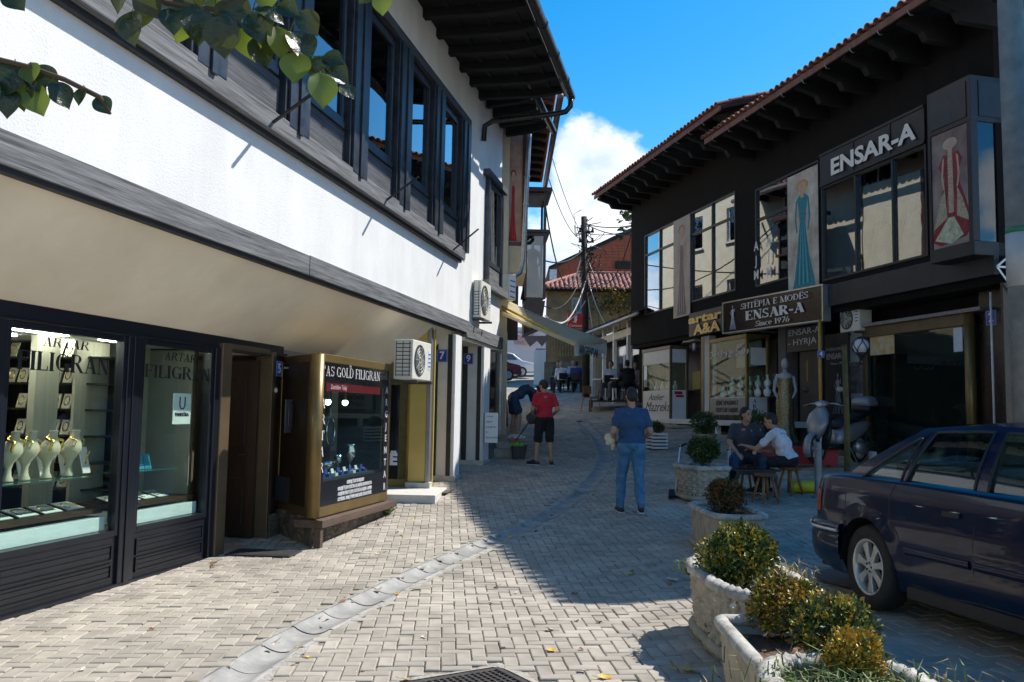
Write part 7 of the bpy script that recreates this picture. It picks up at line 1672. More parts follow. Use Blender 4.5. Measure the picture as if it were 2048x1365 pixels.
# ================================================================== blue saloon car
HD = radians(9.5);CP = gp(1752,1224)
wside = .80
hx,hy = sin(HD),-cos(HD)
org = Vector((CP.x,CP.y,0))+Vector((-hy,hx,0))*wside   # centre of rear axle (left of the heading)
zg = g(CP.x+.4,CP.y-1)
carM = Matrix.Translation((org.x,org.y,g(CP.x,CP.y)+.0)) @ Matrix.Rotation(atan2(hy,hx),4,'Z') @ Matrix.Rotation(radians(-1.0),4,'X') @ Matrix.Rotation(radians(-.8),4,'Y') @ Matrix.Diagonal((1,1,1.035,1))
car = thing('parked_car','dark blue saloon car parked at the right edge, seen from its rear side','car',carM)
M_paint = pm('navy_paint',(.002,.008,.036),.3,.25,2,coat=.5,metal=0,spec=.2,bump=.02,bs=3,dist=.02)
M_trimc = pm('car_rubber_trim',(.014,.014,.016),.45,.2,6)
M_carglass = glassmat('car_glass',(.50,.70,.65),1.8)
M_tyre = pm('tyre',(.022,.021,.020),.8,.2,20,bump=.3,bs=80)
M_alloy = pm('alloy',(.58,.57,.53),.35,.1,8,metal=.55)
def pw(pts,x):
    if x <= pts[0][0]: return pts[0][1]
    for (a,za),(b,zb_) in zip(pts,pts[1:]):
        if x <= b: t = (x-a)/(b-a);t = t*t*(3-2*t) if False else t;return za+(zb_-za)*t
    return pts[-1][1]
def smooth_pw(pts,x,r=.12): return sum(pw(pts,x+d) for d in (-r,-r/2,0,r/2,r))/5
XR,XF = -1.10,3.64
BELT = [(XR,.86),(-.9,.93),(-.4,.955),(.5,.95),(2.3,.90),(3.1,.80),(XF,.66)]
DECK = [(XR,.90),(-1.02,.985),(-.45,1.03),(2.45,.99),(3.2,.86),(3.55,.74),(XF,.66)]
def halfw(x,z):
    prof = [(.2,.80),(.34,.855),(.55,.885),(.70,.888),(.85,.87),(.96,.835)]
    w = pw(prof,z);e = 1
    if x < -.50: e = 1-.30*((-.50-x)/.60)**2.6
    if x > 2.9: e = 1-.28*((x-2.9)/.74)**2.2
    return w*e
WHX = (0,2.69);WR = .365;WZ = .315
NX,NZ = 150,22
def side(sgn):
    b = MB();idx = {}
    xs_ = [lerp(XR,XF,i/NX) for i in range(NX+1)]
    def vert(i,j):
        if (i,j) in idx: return idx[(i,j)]
        x = xs_[i];zt = smooth_pw(BELT,x);zbot = .20 if x > -.6 and x < 3.2 else .20+.12*(min(1,abs(x-(-.6 if x < 0 else 3.2))/.5))
        z = lerp(zbot,zt,j/NZ)
        for wx in WHX:
            dx,dz = x-wx,z-WZ;r = sqrt(dx*dx+dz*dz)
            if WR*.86 < r < WR and z > .1: x = wx+dx/r*WR;z = WZ+dz/r*WR
        y = halfw(x,z)
        for wx in WHX:   # arch flare
            r = sqrt((x-wx)**2+(z-WZ)**2)
            if r < WR+.10: y += .018*(1-(r-WR)/.10)
        idx[(i,j)] = len(b.v);b.v.append((x,y*sgn,z));return idx[(i,j)]
    for i in range(NX):
        for j in range(NZ):
            xc = (xs_[i]+xs_[i+1])/2;zt = smooth_pw(BELT,xc);z = lerp(.20,zt,(j+.5)/NZ)
            if any((xc-w)**2+(z-WZ)**2 < (WR*.93)**2 for w in WHX): continue
            f = (vert(i,j),vert(i+1,j),vert(i+1,j+1),vert(i,j+1));b.f.append(f if sgn < 0 else f[::-1]);b.m.append(0)
    return b.build('body_side',M_paint,car,smooth=True)
side(-1);side(1)
# deck (boot lid, bonnet) with rounded shoulders
b = MB();NY = 14
for i in range(NX+1):
    x = lerp(XR,XF,i/NX);zb_ = smooth_pw(BELT,x);zd = smooth_pw(DECK,x)
    for j in range(NY+1):
        t = -1+2*j/NY;w = halfw(x,zb_);y = w*sin(t*pi/2);z = zb_+(zd-zb_)*cos(t*pi/2)**.55 if abs(t) < 1 else zb_
        b.v.append((x,y,z))
for i in range(NX):
    for j in range(NY): a = i*(NY+1)+j;b.f.append((a,a+NY+1,a+NY+2,a+1));b.m.append(0)
b.build('boot_and_bonnet',M_paint,car,smooth=True)
# rear panel and nose
b = MB()
for (x,sg) in ((XR,-1),(XF,1)):
    base = len(b.v);K = 12;R_ = 8
    for r in range(R_+1):
        z = lerp(.30,pw(DECK,x) if r == R_ else smooth_pw(BELT,x),r/R_)
        for k in range(K+1):
            t = -1+2*k/K;w = halfw(x,min(z,.9));b.v.append((x+sg*.0-sg*0+sg*.07*(cos(t*pi/2))**.6*(1-.5*abs(r/R_-.5)),w*t,z))
    for r in range(R_):
        for k in range(K): a = base+r*(K+1)+k;q = (a,a+1,a+K+2,a+K+1);b.f.append(q if sg > 0 else q[::-1]);b.m.append(0)
b.build('end_panel',M_paint,car,smooth=True)
# bumpers wrapping the ends
def bumper(xe,sg,name):
    b = MB();pts = []
    xs_ = [xe-sg*v for v in (.78,.6,.45,.32,.2,.1,.03)]
    path = [(x,halfw(x,.5)+.012) for x in xs_];path += [(xe+sg*.045,halfw(xe,.5)-.03),(xe+sg*.08,.4),(xe+sg*.085,0)];path += [(x,-y) for x,y in path[:-1][::-1]]
    prof = [(-.01,.60),(.035,.595),(.048,.555),(.045,.53),(.036,.525),(.036,.50),(.045,.49),(.040,.38),(.018,.30),(-.01,.27)]
    n = len(prof)
    for i,(x,y) in enumerate(path):
        a = path[max(i-1,0)];c = path[min(i+1,len(path)-1)];tx,ty = c[0]-a[0],c[1]-a[1];ln = sqrt(tx*tx+ty*ty);nx_,ny_ = (ty/ln,-tx/ln);
        if nx_*sg < 0 or (abs(nx_) < .3 and ny_*y < 0): nx_,ny_ = -nx_,-ny_
        for o,z in prof: b.v.append((x+nx_*o,y+ny_*o,z))
    for i in range(len(path)-1):
        for j in range(n-1): a = i*n+j;b.f.append((a,a+1,a+n+1,a+n));b.m.append(0)
    bo = b.build(name,M_paint,car,smooth=True)
    s = MB();
    s.tube([(x+(0 if abs(y) > .75 else sg*.05),y*1.0+(.05 if y > 0 else -.05)*(1 if abs(y) > .3 else 0),.545) for x,y in path],.013,6);s.build('bumper_strip',M_alu,bo)
    return bo
bumper(XR,-1,'rear_bumper');bumper(XF,1,'front_bumper')
# greenhouse: pillars/roof shell with glass panels
bx0,bx1,bw_c,bz_ = -.56,2.52,.815,None
tx0,tx1,tw_c,tz_ = .36,1.62,.585,1.385
def GS(s_,t,sg=-1):   # side surface; s along (0 rear..1 front), t up
    xb = lerp(bx0+.10,bx1-.10,s_);xt = lerp(tx0,tx1,s_);x = lerp(xb,xt,t);zb_ = smooth_pw(BELT,xb)-.01;tt = t
    y = lerp(halfw(xb,.95)-.02,tw_c,max(0,t)**1.35);z = lerp(zb_,tz_-.02*abs(s_-.5)*2,sin(t*pi/2)**.9 if False else t)+.012*sin(pi*t)
    return Vector((x,sg*y,z))
def sinv(xq,t):   # s for a given x at height t
    return (xq-lerp(bx0+.10,tx0,t))/(lerp(bx1-.10,tx1,t)-lerp(bx0+.10,tx0,t))
def patch(poly_fn,nm,mat,off,nu=10,nv=6,parent=car,sg=-1):
    b = MB()
    for i in range(nu+1):
        for j in range(nv+1):
            s_,t = poly_fn(i/nu,j/nv);p = GS(s_,t,sg);n = Vector((0,sg*.93,.35));b.v.append(tuple(p+n*off))
    b.f = [(i*(nv+1)+j,(i+1)*(nv+1)+j,(i+1)*(nv+1)+j+1,i*(nv+1)+j+1) for i in range(nu) for j in range(nv)];b.m = [0]*len(b.f);return b.build(nm,mat,parent,smooth=True)
TB,TT = .05,.90
def win_fn(xb0,xb1,xt0,xt1,tt=TT,tb=TB):
    def f(u,v):
        t = lerp(tb,tt,v);x = lerp(lerp(xb0,xt0,v),lerp(xb1,xt1,v),u);return sinv(x,t),t
    return f
WINS = [(-.16,.36,.37,.40,.78),(.42,1.16,.52,1.13,TT),(1.29,2.14,1.24,1.62,TT)]
# solid strips between windows: build side shell as strips
def strip(xb0,xb1,xt0,xt1,tb,tt,sg,nm='pillar'):
    return patch(win_fn(xb0,xb1,xt0,xt1,tt,tb),nm,M_paint,0,6,6,sg=sg)
for sg in (-1,1):
    patch(lambda u,v: (lerp(-.0,1.0,u),lerp(-.03,TB,v)),'belt_panel',M_paint,0,40,2,sg=sg)
    patch(lambda u,v: (lerp(-.0,1.0,u),lerp(TT,1.0,v)),'roof_rail',M_paint,0,40,3,sg=sg)
    patch(lambda u,v: (lerp(0,sinv(lerp(-.16,.40,min(1,(lerp(TB,TT,v)-TB)/(.78-TB))),lerp(TB,TT,v)),u),lerp(TB,TT,v)),'rear_pillar',M_paint,0,6,10,sg=sg)
    strip(.36,.42,.40+.06,.52,TB,TT,sg);strip(1.16,1.29,1.13,1.24,TB,TT,sg);
    patch(lambda u,v: (lerp(sinv(lerp(2.14,1.62,v),lerp(TB,TT,v)),1.0,u),lerp(TB,TT,v)),'front_pillar',M_paint,0,6,10,sg=sg)
    patch(win_fn(.36,.37,.40,.46,TT,.70),'pillar',M_paint,.001,2,3,sg=sg)
    for wn in WINS:
        patch(win_fn(*wn),'side_window',M_carglass,-.012,12,8,sg=sg)
        xb0,xb1,xt0,xt1,tt = wn
        q = MB();pts = [GS(sinv(lerp(xb0,xt0,k/8),lerp(TB,tt,k/8)),lerp(TB,tt,k/8),sg) for k in range(9)]+[GS(sinv(lerp(xt0,xt1,k/8),tt),tt,sg) for k in range(1,9)]+[GS(sinv(lerp(xt1,xb1,k/8),lerp(tt,TB,k/8)),lerp(tt,TB,k/8),sg) for k in range(1,9)]+[GS(sinv(lerp(xb1,xb0,k/8),TB),TB,sg) for k in range(1,9)]
        q.tube([p+Vector((0,sg*.002,.0)) for p in pts],.011,6);q.build('window_seal',M_trimc,car,smooth=True)
# roof, rear and front screens
b = MB();nu,nv = 16,12
for i in range(nu+1):
    for j in range(nv+1):
        s_ = i/nu;t = -1+2*j/nv;p = GS(s_,1.0,1);x = p.x+(.0) ;b.v.append((x,p.y*t,p.z+.045*(1-t*t)*(1-.5*abs(2*s_-1)**3)))
b.f = [(i*(nv+1)+j,(i+1)*(nv+1)+j,(i+1)*(nv+1)+j+1,i*(nv+1)+j+1) for i in range(nu) for j in range(nv)];b.m = [0]*len(b.f);b.build('roof',M_paint,car,smooth=True)
for (s_,nm) in ((0,'rear_screen'),(1,'windscreen')):
    b = MB();f_ = MB()
    for (mb_x,lo,hi,e,off) in ((b,.08,.94,.90,0),):
        for i in range(nu+1):
            for j in range(nv+1):
                v = lerp(lo,hi,j/nv);t = lerp(-e,e,i/nu);p = GS(s_,v,1);bow = (1-t*t)*(.10 if s_ else -.08)*(1-v*.6);mb_x.v.append((p.x+bow,p.y*t,p.z+.045*(1-t*t)*v))
        mb_x.f = [(i*(nv+1)+j,(i+1)*(nv+1)+j,(i+1)*(nv+1)+j+1,i*(nv+1)+j+1) for i in range(nu) for j in range(nv)];mb_x.m = [0]*len(mb_x.f)
    b.build(nm,M_carglass,car,smooth=True)
    for (l0,l1,e0,e1) in ((-.06,.08,-1,1),(.94,1.0,-1,1),(.08,.94,-1,-.90),(.08,.94,.90,1)):
        f_ = MB()
        for i in range(nu+1):
            for j in range(3):
                v = lerp(l0,l1,j/2);t = lerp(e0,e1,i/nu);p = GS(s_,v,1);bow = (1-t*t)*(.10 if s_ else -.08)*(1-v*.6);f_.v.append((p.x+bow,p.y*t,p.z+.045*(1-t*t)*max(0,v)))
        f_.f = [(i*3+j,(i+1)*3+j,(i+1)*3+j+1,i*3+j+1) for i in range(nu) for j in range(2)];f_.m = [0]*len(f_.f);f_.build('screen_surround',M_trimc if nm == 'rear_screen' else M_paint,car,smooth=True)
# door gaps, side moulding, handles, filler flap, lamps
def seam(pts,nm='door_gap',r=.0045):
    q = MB();q.tube([(x,-(halfw(x,z)+.0005),z) for x,z in pts],r,5);q.build(nm,M_trimc,car)
seam([(.33,.95),(.30,.86),(.32,.74),(.42,.60),(.50,.45),(.52,.27)]);seam([(1.24,.95),(1.24,.7),(1.22,.5),(1.20,.27)]);seam([(.52,.27),(.9,.25),(1.2,.27)]);seam([(2.36,.9),(2.36,.3)]);seam([(1.2,.27),(2.36,.27)])
for (x0,x1) in ((.50,1.19),(1.24,2.33),(-.64,-.42)):
    q = MB();n = 10
    for i in range(n+1):
        x = lerp(x0,x1,i/n)
        for o,z in ((0,.53),(.012,.525),(.016,.505),(.012,.48),(0,.475)): q.v.append((x,-(halfw(x,z)+o),z))
    q.f = [(i*5+j,(i+1)*5+j,(i+1)*5+j+1,i*5+j+1) for i in range(n) for j in range(4)];q.m = [0]*len(q.f);q.build('side_moulding',M_paint,car,smooth=True)
for x in (1.02,2.12):
    q = MB();q.cbox((x,-(halfw(x,.80)+.012),.80),(.17,.02,.035));q.build('door_handle',M_trimc,car,bevel=.008)
q = MB();pts = [(-.47,.84),(-.30,.84),(-.30,.68),(-.47,.68),(-.47,.84)];seam(pts,'filler_flap',.003)
for sg in (-1,1):
    q = MB();n = 8
    for i in range(n+1):
        x = lerp(XR+.01,XR+.40,i/n)
        for z in (.67,.76,.845): q.v.append((x,sg*(halfw(x,z)+.006),z))
    q.f = [(i*3+j,(i+1)*3+j,(i+1)*3+j+1,i*3+j+1) for i in range(n) for j in range(2)];q.m = [0]*len(q.f);q.build('tail_lamp',pm('amber_red_lens',(.55,.10,.015),.2,.2,9,coat=.6),car,smooth=True)
# rocker, arches lining, underside, cabin
b = MB();b.box(.42,2.28,-.82,.82,.16,.26);b.build('sill',M_trimc,car,bevel=.01);MB().box(XR+.15,XF-.2,-.72,.72,.20,.30).build('floor_pan',M_trimc,car)
for wx in WHX:
    for sg in (-1,1):
        q = MB();q.T = Matrix.Translation((wx,0,WZ)) @ Matrix.Rotation(pi/2,4,'X');n = 24
        vs = [(WR*1.02*cos(pi*k/n-.0),WR*1.02*sin(pi*k/n),z) for z in (-sg*.55,-sg*.885) for k in range(n+1)]
        q.add(vs,[(k,k+1,n+1+k+1,n+1+k) for k in range(n)]);q.add([(WR*1.02*cos(pi*k/n),WR*1.02*sin(pi*k/n),-sg*.55) for k in range(n+1)],[tuple(range(n+1))]);q.build('wheel_arch',M_trimc,car)
M_seatc = pm('grey_seat_cloth',(.10,.10,.10),.8,.2,20)
for (x,y,w) in ((.25,0,1.2),(1.25,-.36,.5),(1.25,.36,.5)):
    q = MB();q.box(x-.1,x+.42,y-w/2,y+w/2,.42,.58);q.cbox((x-.16,y,.82),(.14,w,.60),ry=-.25);q.build('seat',M_seatc,car,bevel=.03)
    if w < 1: q = MB();q.cbox((x-.26,y,1.2),(.08,.26,.16),ry=-.2);q.build('headrest',M_seatc,car,bevel=.03)
MB().box(XR+.35,-.2,-.7,.7,.9,.93).build('parcel_shelf',M_seatc,car)
# wheels
def wheel(x,sg):
    w = MB();M_ = Matrix.Translation((x,sg*.775,WZ)) @ Matrix.Rotation(pi/2*(-sg),4,'X');w.T = M_
    w.lathe([(.200,-.09),(.215,-.095),(.275,-.10),(.305,-.085),(.316,-.05),(.316,.05),(.305,.085),(.275,.10),(.215,.095),(.203,.085)],n=48,cap=False);wo = w.build('wheel',M_tyre,car,smooth=True)
    r = MB();r.T = M_;r.lathe([(.190,-.09),(.19,.03),(.196,.075),(.206,.088),(.210,.094),(.200,.097),(.188,.078),(.182,.05),(.182,-.07),(.19,-.09)],n=48,cap=False);r.build('rim',M_alloy,wo,smooth=True)
    s = MB();s.T = M_;s.lathe([(.055,.02),(.055,.072),(.045,.082),(.03,.078),(.001,.076)],n=24);s.build('hub_cap',M_alloy,wo,smooth=True)
    for k in range(7):
        a = 2*pi*k/7+.2;s = MB();s.T = M_ @ Matrix.Rotation(a,4,'Z');h0,h1 = .026,.040
        s.add([(.045,-h0,.075),(.11,-h0*.9,.072),(.185,-h1,.070),(.185,h1,.070),(.11,h0*.9,.072),(.045,h0,.075),(.045,-h0,.035),(.11,-h0*.9,.035),(.185,-h1,.035),(.185,h1,.035),(.11,h0*.9,.035),(.045,h0,.035)],
              [(0,1,4,5),(1,2,3,4),(0,6,7,1),(1,7,8,2),(5,4,10,11),(4,3,9,10),(3,2,8,9),(0,5,11,6)]);s.build('spoke',M_alloy,wo,bevel=.006)
    for k in range(5): a = 2*pi*k/5;s = MB();s.T = M_;s.cyl((.034*cos(a),.034*sin(a),.07),(.034*cos(a),.034*sin(a),.086),.008,8);s.build('wheel_bolt',M_trimc,wo)
    s = MB();s.T = M_;s.lathe([(.14,.0),(.14,.015),(.03,.02)],n=24);s.build('brake_disc',pm('rusty_disc',(.09,.06,.05),.6,.3,metal=.5),wo)
for x in WHX:
    for sg in (-1,1): wheel(x,sg)
MB().add([(.62,-.884,.70),(.95,-.884,.69),(.94,-.886,.685),(.62,-.886,.694)],[(0,1,2,3)]).build('paint_scratch',pm('scratch',(.3,.3,.3),.6),car)
# ================================================================== people
M_skin = pm('skin',(.42,.24,.16),.55,.1,12,bump=.1,bs=60,dist=.002);M_hair = pm('dark_hair',(.018,.014,.012),.6,.4,60,bump=.8,bs=150,dist=.004);M_hairg = pm('grey_hair',(.22,.21,.20),.7,.3,60,bump=.6,bs=150,dist=.004)
def cloth(name,c,c2=None,var=.2): return pm(name,c,.85,var,7,bump=.5,bs=9,dist=.02,c2=c2,det=6)
def shape(segs,balls,name,mat,parent,vox,smooth_it=5,disp=0):
    b = MB()
    for a,c,r0,r1 in segs:
        a = Vector(a);c = Vector(c);d = c-a;k = 5
        b.tube([a+d*(i/k) for i in range(k+1)],[lerp(r0,r1,i/k) for i in range(k+1)],12);b.ball(a,r0,n=12,m=8);b.ball(c,r1,n=12,m=8)
    for c,r,R in balls: b.ball(c,r[0],r[1],r[2],16,12,R or Matrix.Identity(3))
    o = b.build(name,mat,parent)
    md = o.modifiers.new('remesh','REMESH');md.mode = 'VOXEL';md.voxel_size = vox;md.use_smooth_shade = True
    sm = o.modifiers.new('smooth','SMOOTH');sm.factor = .6;sm.iterations = smooth_it
    if disp:
        if 'folds' not in bpy.data.textures: tx = bpy.data.textures.new('folds','CLOUDS');tx.noise_scale = .10;tx.noise_depth = 2
        dm = o.modifiers.new('folds','DISPLACE');dm.texture = bpy.data.textures['folds'];dm.strength = disp;dm.mid_level = .5;dm.texture_coords = 'LOCAL'
    return o
def rotm(yaw=0,pitch=0,roll=0): return (Matrix.Rotation(yaw,3,'Z') @ Matrix.Rotation(pitch,3,'X') @ Matrix.Rotation(roll,3,'Y'))
def person(label,loc,rz,J,shirt,trousers,shoes,shorts=False,sleeve='short',hair=None,vox=.011,bulk=1.0,group=None,bald=False,skirt=False,headyaw=0,headpitch=0,hand_curl=.6,long_hair=False,sole=None):
    """J joints in a local frame: +Y is forward, +X the person's right. keys: pel, che, nek, hed, sh/el/wr/hp/kn/an + L/R"""
    t = thing('person',label,'person',loc=loc,rz=rz,group=group);V = {k: Vector(v) for k,v in J.items()};w = bulk
    up = (V['nek']-V['pel']).normalized();across = (V['shR']-V['shL']).normalized();fwd = up.cross(across).normalized()
    RT = Matrix((across,-fwd,up)).transposed() if True else None
    fwd = -(across.cross(up)).normalized() if (across.cross(up)).y < 0 and False else up.cross(across).normalized()
    bas = Matrix((across,fwd,up)).transposed()
    pel,che = V['pel'],V['che'];wst = pel.lerp(che,.5)
    HR_ = bas @ rotm(headyaw,headpitch);hp_ = V['hed']
    segs = [];balls = [(pel,(.155*w,.115*w,.12),bas),(wst+bas @ Vector((0,.02*w,0)),(.140*w,.105*w,.15),bas),(che,(.165*w,.115*w,.17),bas),(che+up*.09,(.160*w,.095,.09),bas)]
    segs.append((V['nek']-up*.05,hp_-up*.02,.058,.052));
    for s in 'LR':
        segs += [(V['sh'+s],V['el'+s],.052*w,.042),(V['el'+s],V['wr'+s],.040,.027),(che+up*.11,V['sh'+s],.05,.048*w)]
        segs += [(V['hp'+s],V['kn'+s],.085*w,.055),(V['kn'+s],V['kn'+s].lerp(V['an'+s],.4),.052,.054),(V['kn'+s].lerp(V['an'+s],.4),V['an'+s],.054,.035)]
        toe = V.get('to'+s,V['an'+s]+Vector((0,.16,-.05)));segs.append((V['an'+s]+(V['an'+s]-toe)*.25+Vector((0,0,-.04)),toe,.035,.028))
        fa = (V['wr'+s]-V['el'+s]).normalized();hd = V.get('hd'+s,fa);hd = Vector(hd).normalized();side_ = hd.cross(Vector((0,0,1)));side_ = side_.normalized() if side_.length > .1 else Vector((1,0,0));nrm = side_.cross(hd)
        palm = V['wr'+s]+hd*.05;Rm = Matrix((side_,nrm,hd)).transposed();balls.append((palm,(.040,.018,.05),Rm))
        for k,(o,L_) in enumerate(((-.028,.062),(-.009,.074),(.010,.070),(.028,.055))):
            p0 = palm+side_*o+hd*.035;p1 = p0+(hd*cos(hand_curl*.6)-nrm*sin(hand_curl*.6))*L_*.5;p2 = p1+(hd*cos(hand_curl*1.6)-nrm*sin(hand_curl*1.6))*L_*.5;segs += [(p0,p1,.0095,.009),(p1,p2,.009,.0075)]
        th = palm-side_*.035-hd*.01;segs += [(th,th-side_*.022+hd*.028-nrm*.01,.012,.010),(th-side_*.022+hd*.028-nrm*.01,th-side_*.022+hd*.055-nrm*.018,.010,.008)]
    H = lambda x,y,z: hp_+HR_ @ Vector((x,y,z))
    balls += [(H(0,-.005,.075),(.076,.094,.098),HR_),(H(0,.032,.012),(.058,.062,.072),HR_),(H(0,.062,-.035),(.028,.026,.024),HR_),(H(0,.095,.028),(.013,.020,.018),HR_),(H(0,.088,.055),(.010,.014,.024),HR_),(H(.076,-.005,.045),(.010,.018,.030),HR_),(H(-.076,-.005,.045),(.010,.018,.030),HR_),(H(0,.078,.080),(.045,.018,.010),HR_)]
    body = shape(segs,balls,'body',M_skin,t,vox*.8,4)
    # face details
    for s in (-1,1):
        e = MB();e.ball(H(s*.030,.078,.058),.0125,n=8,m=6);e.build('eye',pm('eye_dark',(.05,.035,.03),.2),t,smooth=True)
        e = MB();e.tube([H(s*.014,.094,.082),H(s*.034,.090,.088),H(s*.05,.076,.080)],.0045,5);e.build('eyebrow',M_hair,t)
    e = MB();e.tube([H(-.022,.086,-.004),H(0,.094,-.002),H(.022,.086,-.004)],.0045,5);e.build('mouth',pm('lips',(.32,.13,.10),.5),t)
    hb = [(H(0,-.018,.090),(.083,.097,.097),HR_),(H(0,-.045,.050),(.078,.068,.085),HR_)]
    if long_hair: hb += [(H(0,-.10,.02),(.05,.05,.10),HR_)]
    if not bald:
        ho = shape([],hb,'hair',hair or M_hair,t,.010,2)
        # keep the face free: cut the cap with a tilted box
        cb = MB();cb.T = Matrix.Translation(H(0,.16,.0)) @ HR_.to_4x4() @ Matrix.Rotation(.38,4,'X');cb.box(-.2,.2,-.16,.2,-.25,.118);c = cb.build('hair_cut',M_hair,t)
        bm_ = ho.modifiers.new('face','BOOLEAN');bm_.operation = 'DIFFERENCE';bm_.object = c;c.hide_render = True;c.hide_viewport = True
        dg = bpy.context.evaluated_depsgraph_get();me = bpy.data.meshes.new_from_object(ho.evaluated_get(dg));ho.modifiers.clear();ho.data = me;bpy.data.objects.remove(c)
        ho.data.polygons.foreach_set('use_smooth',[True]*len(ho.data.polygons))
    # clothing
    e = .014
    balls = [(pel+up*.02,(.160*w+e,.120*w+e,.11),bas),(wst+bas @ Vector((0,.02*w,0)),(.148*w+e,.112*w+e,.15),bas),(che,(.170*w+e,.118*w+e,.17),bas),(che+up*.09,(.165*w+e*.6,.10,.085),bas)]
    segs = []
    for s in 'LR':
        segs.append((che+up*.115,V['sh'+s],.066,.060*w));segs.append((V['nek']-up*.05,V['sh'+s]-up*.0,.070,.064));a = V['sh'+s];c = V['el'+s]
        if sleeve == 'short': segs.append((a,a.lerp(c,.62),.060*w,.062))
        elif sleeve == 'long': segs += [(a,c,.062*w,.052),(c,c.lerp(V['wr'+s],.92),.052,.038)]
        elif sleeve == 'none': segs.append((a,a.lerp(c,.12),.062,.058))
    if skirt:
        for s in 'LR': segs.append((V['hp'+s],V['hp'+s].lerp(V['kn'+s],.62),.115*w,.125*w))
    so = shape(segs,balls,'dress' if skirt else 'shirt',shirt,t,vox,6,.036)
    if trousers:
        balls = [(pel-up*.01,(.158*w+e*.9,.122*w+e*.9,.11),bas)];segs = []
        for s in 'LR':
            h,k,a = V['hp'+s],V['kn'+s],V['an'+s]
            if shorts: segs += [(h,h.lerp(k,.92),.105*w,.092)]
            else: segs += [(h,k,.102*w,.075),(k,k.lerp(a,.5),.075,.070),(k.lerp(a,.5),a.lerp(k,.06),.070,.062)]
        shape(segs,balls,'shorts' if shorts else 'trousers',trousers,t,vox,5,.038)
    for s in 'LR':
        an = V['an'+s];toe = V.get('to'+s,an+Vector((0,.16,-.05)));d = (toe-an);d.z = min(d.z,-.0);heel = an-Vector((d.x,d.y,0)).normalized()*.055+Vector((0,0,-.045))
        so = shape([(heel,toe,.042,.036),(an+Vector((0,0,-.01)),an+(toe-an)*.45,.045,.044)],[],'shoe',shoes,t,.010,3)
        if sole:
            q = MB();z = min(heel.z,toe.z)-.035;dd = Vector((d.x,d.y,0)).normalized();q.bar((heel.x-dd.x*.03,heel.y-dd.y*.03,z),(toe.x+dd.x*.03,toe.y+dd.y*.03,z),.085,.022);q.build('shoe_sole',sole,t,bevel=.01)
    return t
def stand(h=1.78,**k):
    s = h/1.78;J = dict(pel=(0,0,.98),che=(0,.0,1.26),nek=(0,-.01,1.49),hed=(0,.01,1.585),shL=(-.178,0,1.405),shR=(.178,0,1.405),elL=(-.25,-.02,1.13),elR=(.25,-.02,1.13),wrL=(-.24,.12,.90),wrR=(.24,.12,.90),hpL=(-.09,0,.93),hpR=(.09,0,.93),knL=(-.10,.02,.50),knR=(.10,.02,.50),anL=(-.11,-.02,.085),anR=(.11,-.02,.085),toL=(-.13,.14,.04),toR=(.13,.14,.04))
    J.update(k);return {a: tuple(c*s for c in v) for a,v in J.items()}
def sit(sh=.44,lean=0.0,h=1.0,**k):
    z = sh+.10;c_,s_ = cos(lean),sin(lean)
    def T(y,zz): return (y*c_+zz*s_,z+zz*c_-y*s_)
    ch = T(0,.28);nk = T(-.01,.51);hd = T(.02,.60);sh_ = T(0,.445)
    J = dict(pel=(0,0,z),che=(0,ch[0],ch[1]),nek=(0,nk[0],nk[1]),hed=(0,hd[0]+.02,hd[1]),shL=(-.185,sh_[0],sh_[1]),shR=(.185,sh_[0],sh_[1]),elL=(-.24,sh_[0]+.06,sh_[1]-.29),elR=(.24,sh_[0]+.06,sh_[1]-.29),wrL=(-.14,sh_[0]+.28,sh_[1]-.36),wrR=(.14,sh_[0]+.28,sh_[1]-.36),hpL=(-.10,.03,z-.02),hpR=(.10,.03,z-.02),knL=(-.15,.45,sh+.07),knR=(.15,.45,sh+.07),anL=(-.15,.42,.085),anR=(.15,.42,.085),toL=(-.17,.58,.04),toR=(.17,.58,.04));J.update(k);return J
M_blue = cloth('blue_tshirt',(.030,.085,.19),(.022,.062,.14));M_jeans = cloth('washed_jeans',(.10,.26,.42),(.03,.12,.25));M_shoe = pm('dark_shoe',(.02,.02,.025),.5,.3);M_sole = pm('white_sole',(.6,.6,.6),.6)
M_red = cloth('red_tshirt',(.48,.018,.035));M_blks = cloth('black_shorts',(.012,.012,.014));M_dress = cloth('navy_dress',(.018,.045,.10));M_wshoe = pm('white_trainer',(.65,.65,.66),.6)
M_greyt = cloth('charcoal_polo',(.045,.05,.06));M_jean2 = cloth('dark_jeans',(.015,.045,.10));M_white_t = cloth('white_tshirt',(.62,.63,.70));M_blkt = cloth('black_trousers',(.012,.014,.022));M_ltblue = cloth('pale_blue_shirt',(.28,.36,.52));M_blkv = cloth('black_waistcoat',(.01,.01,.012));M_pink = cloth('pale_shirt',(.48,.42,.42));M_gryt = cloth('grey_trousers',(.12,.12,.14))
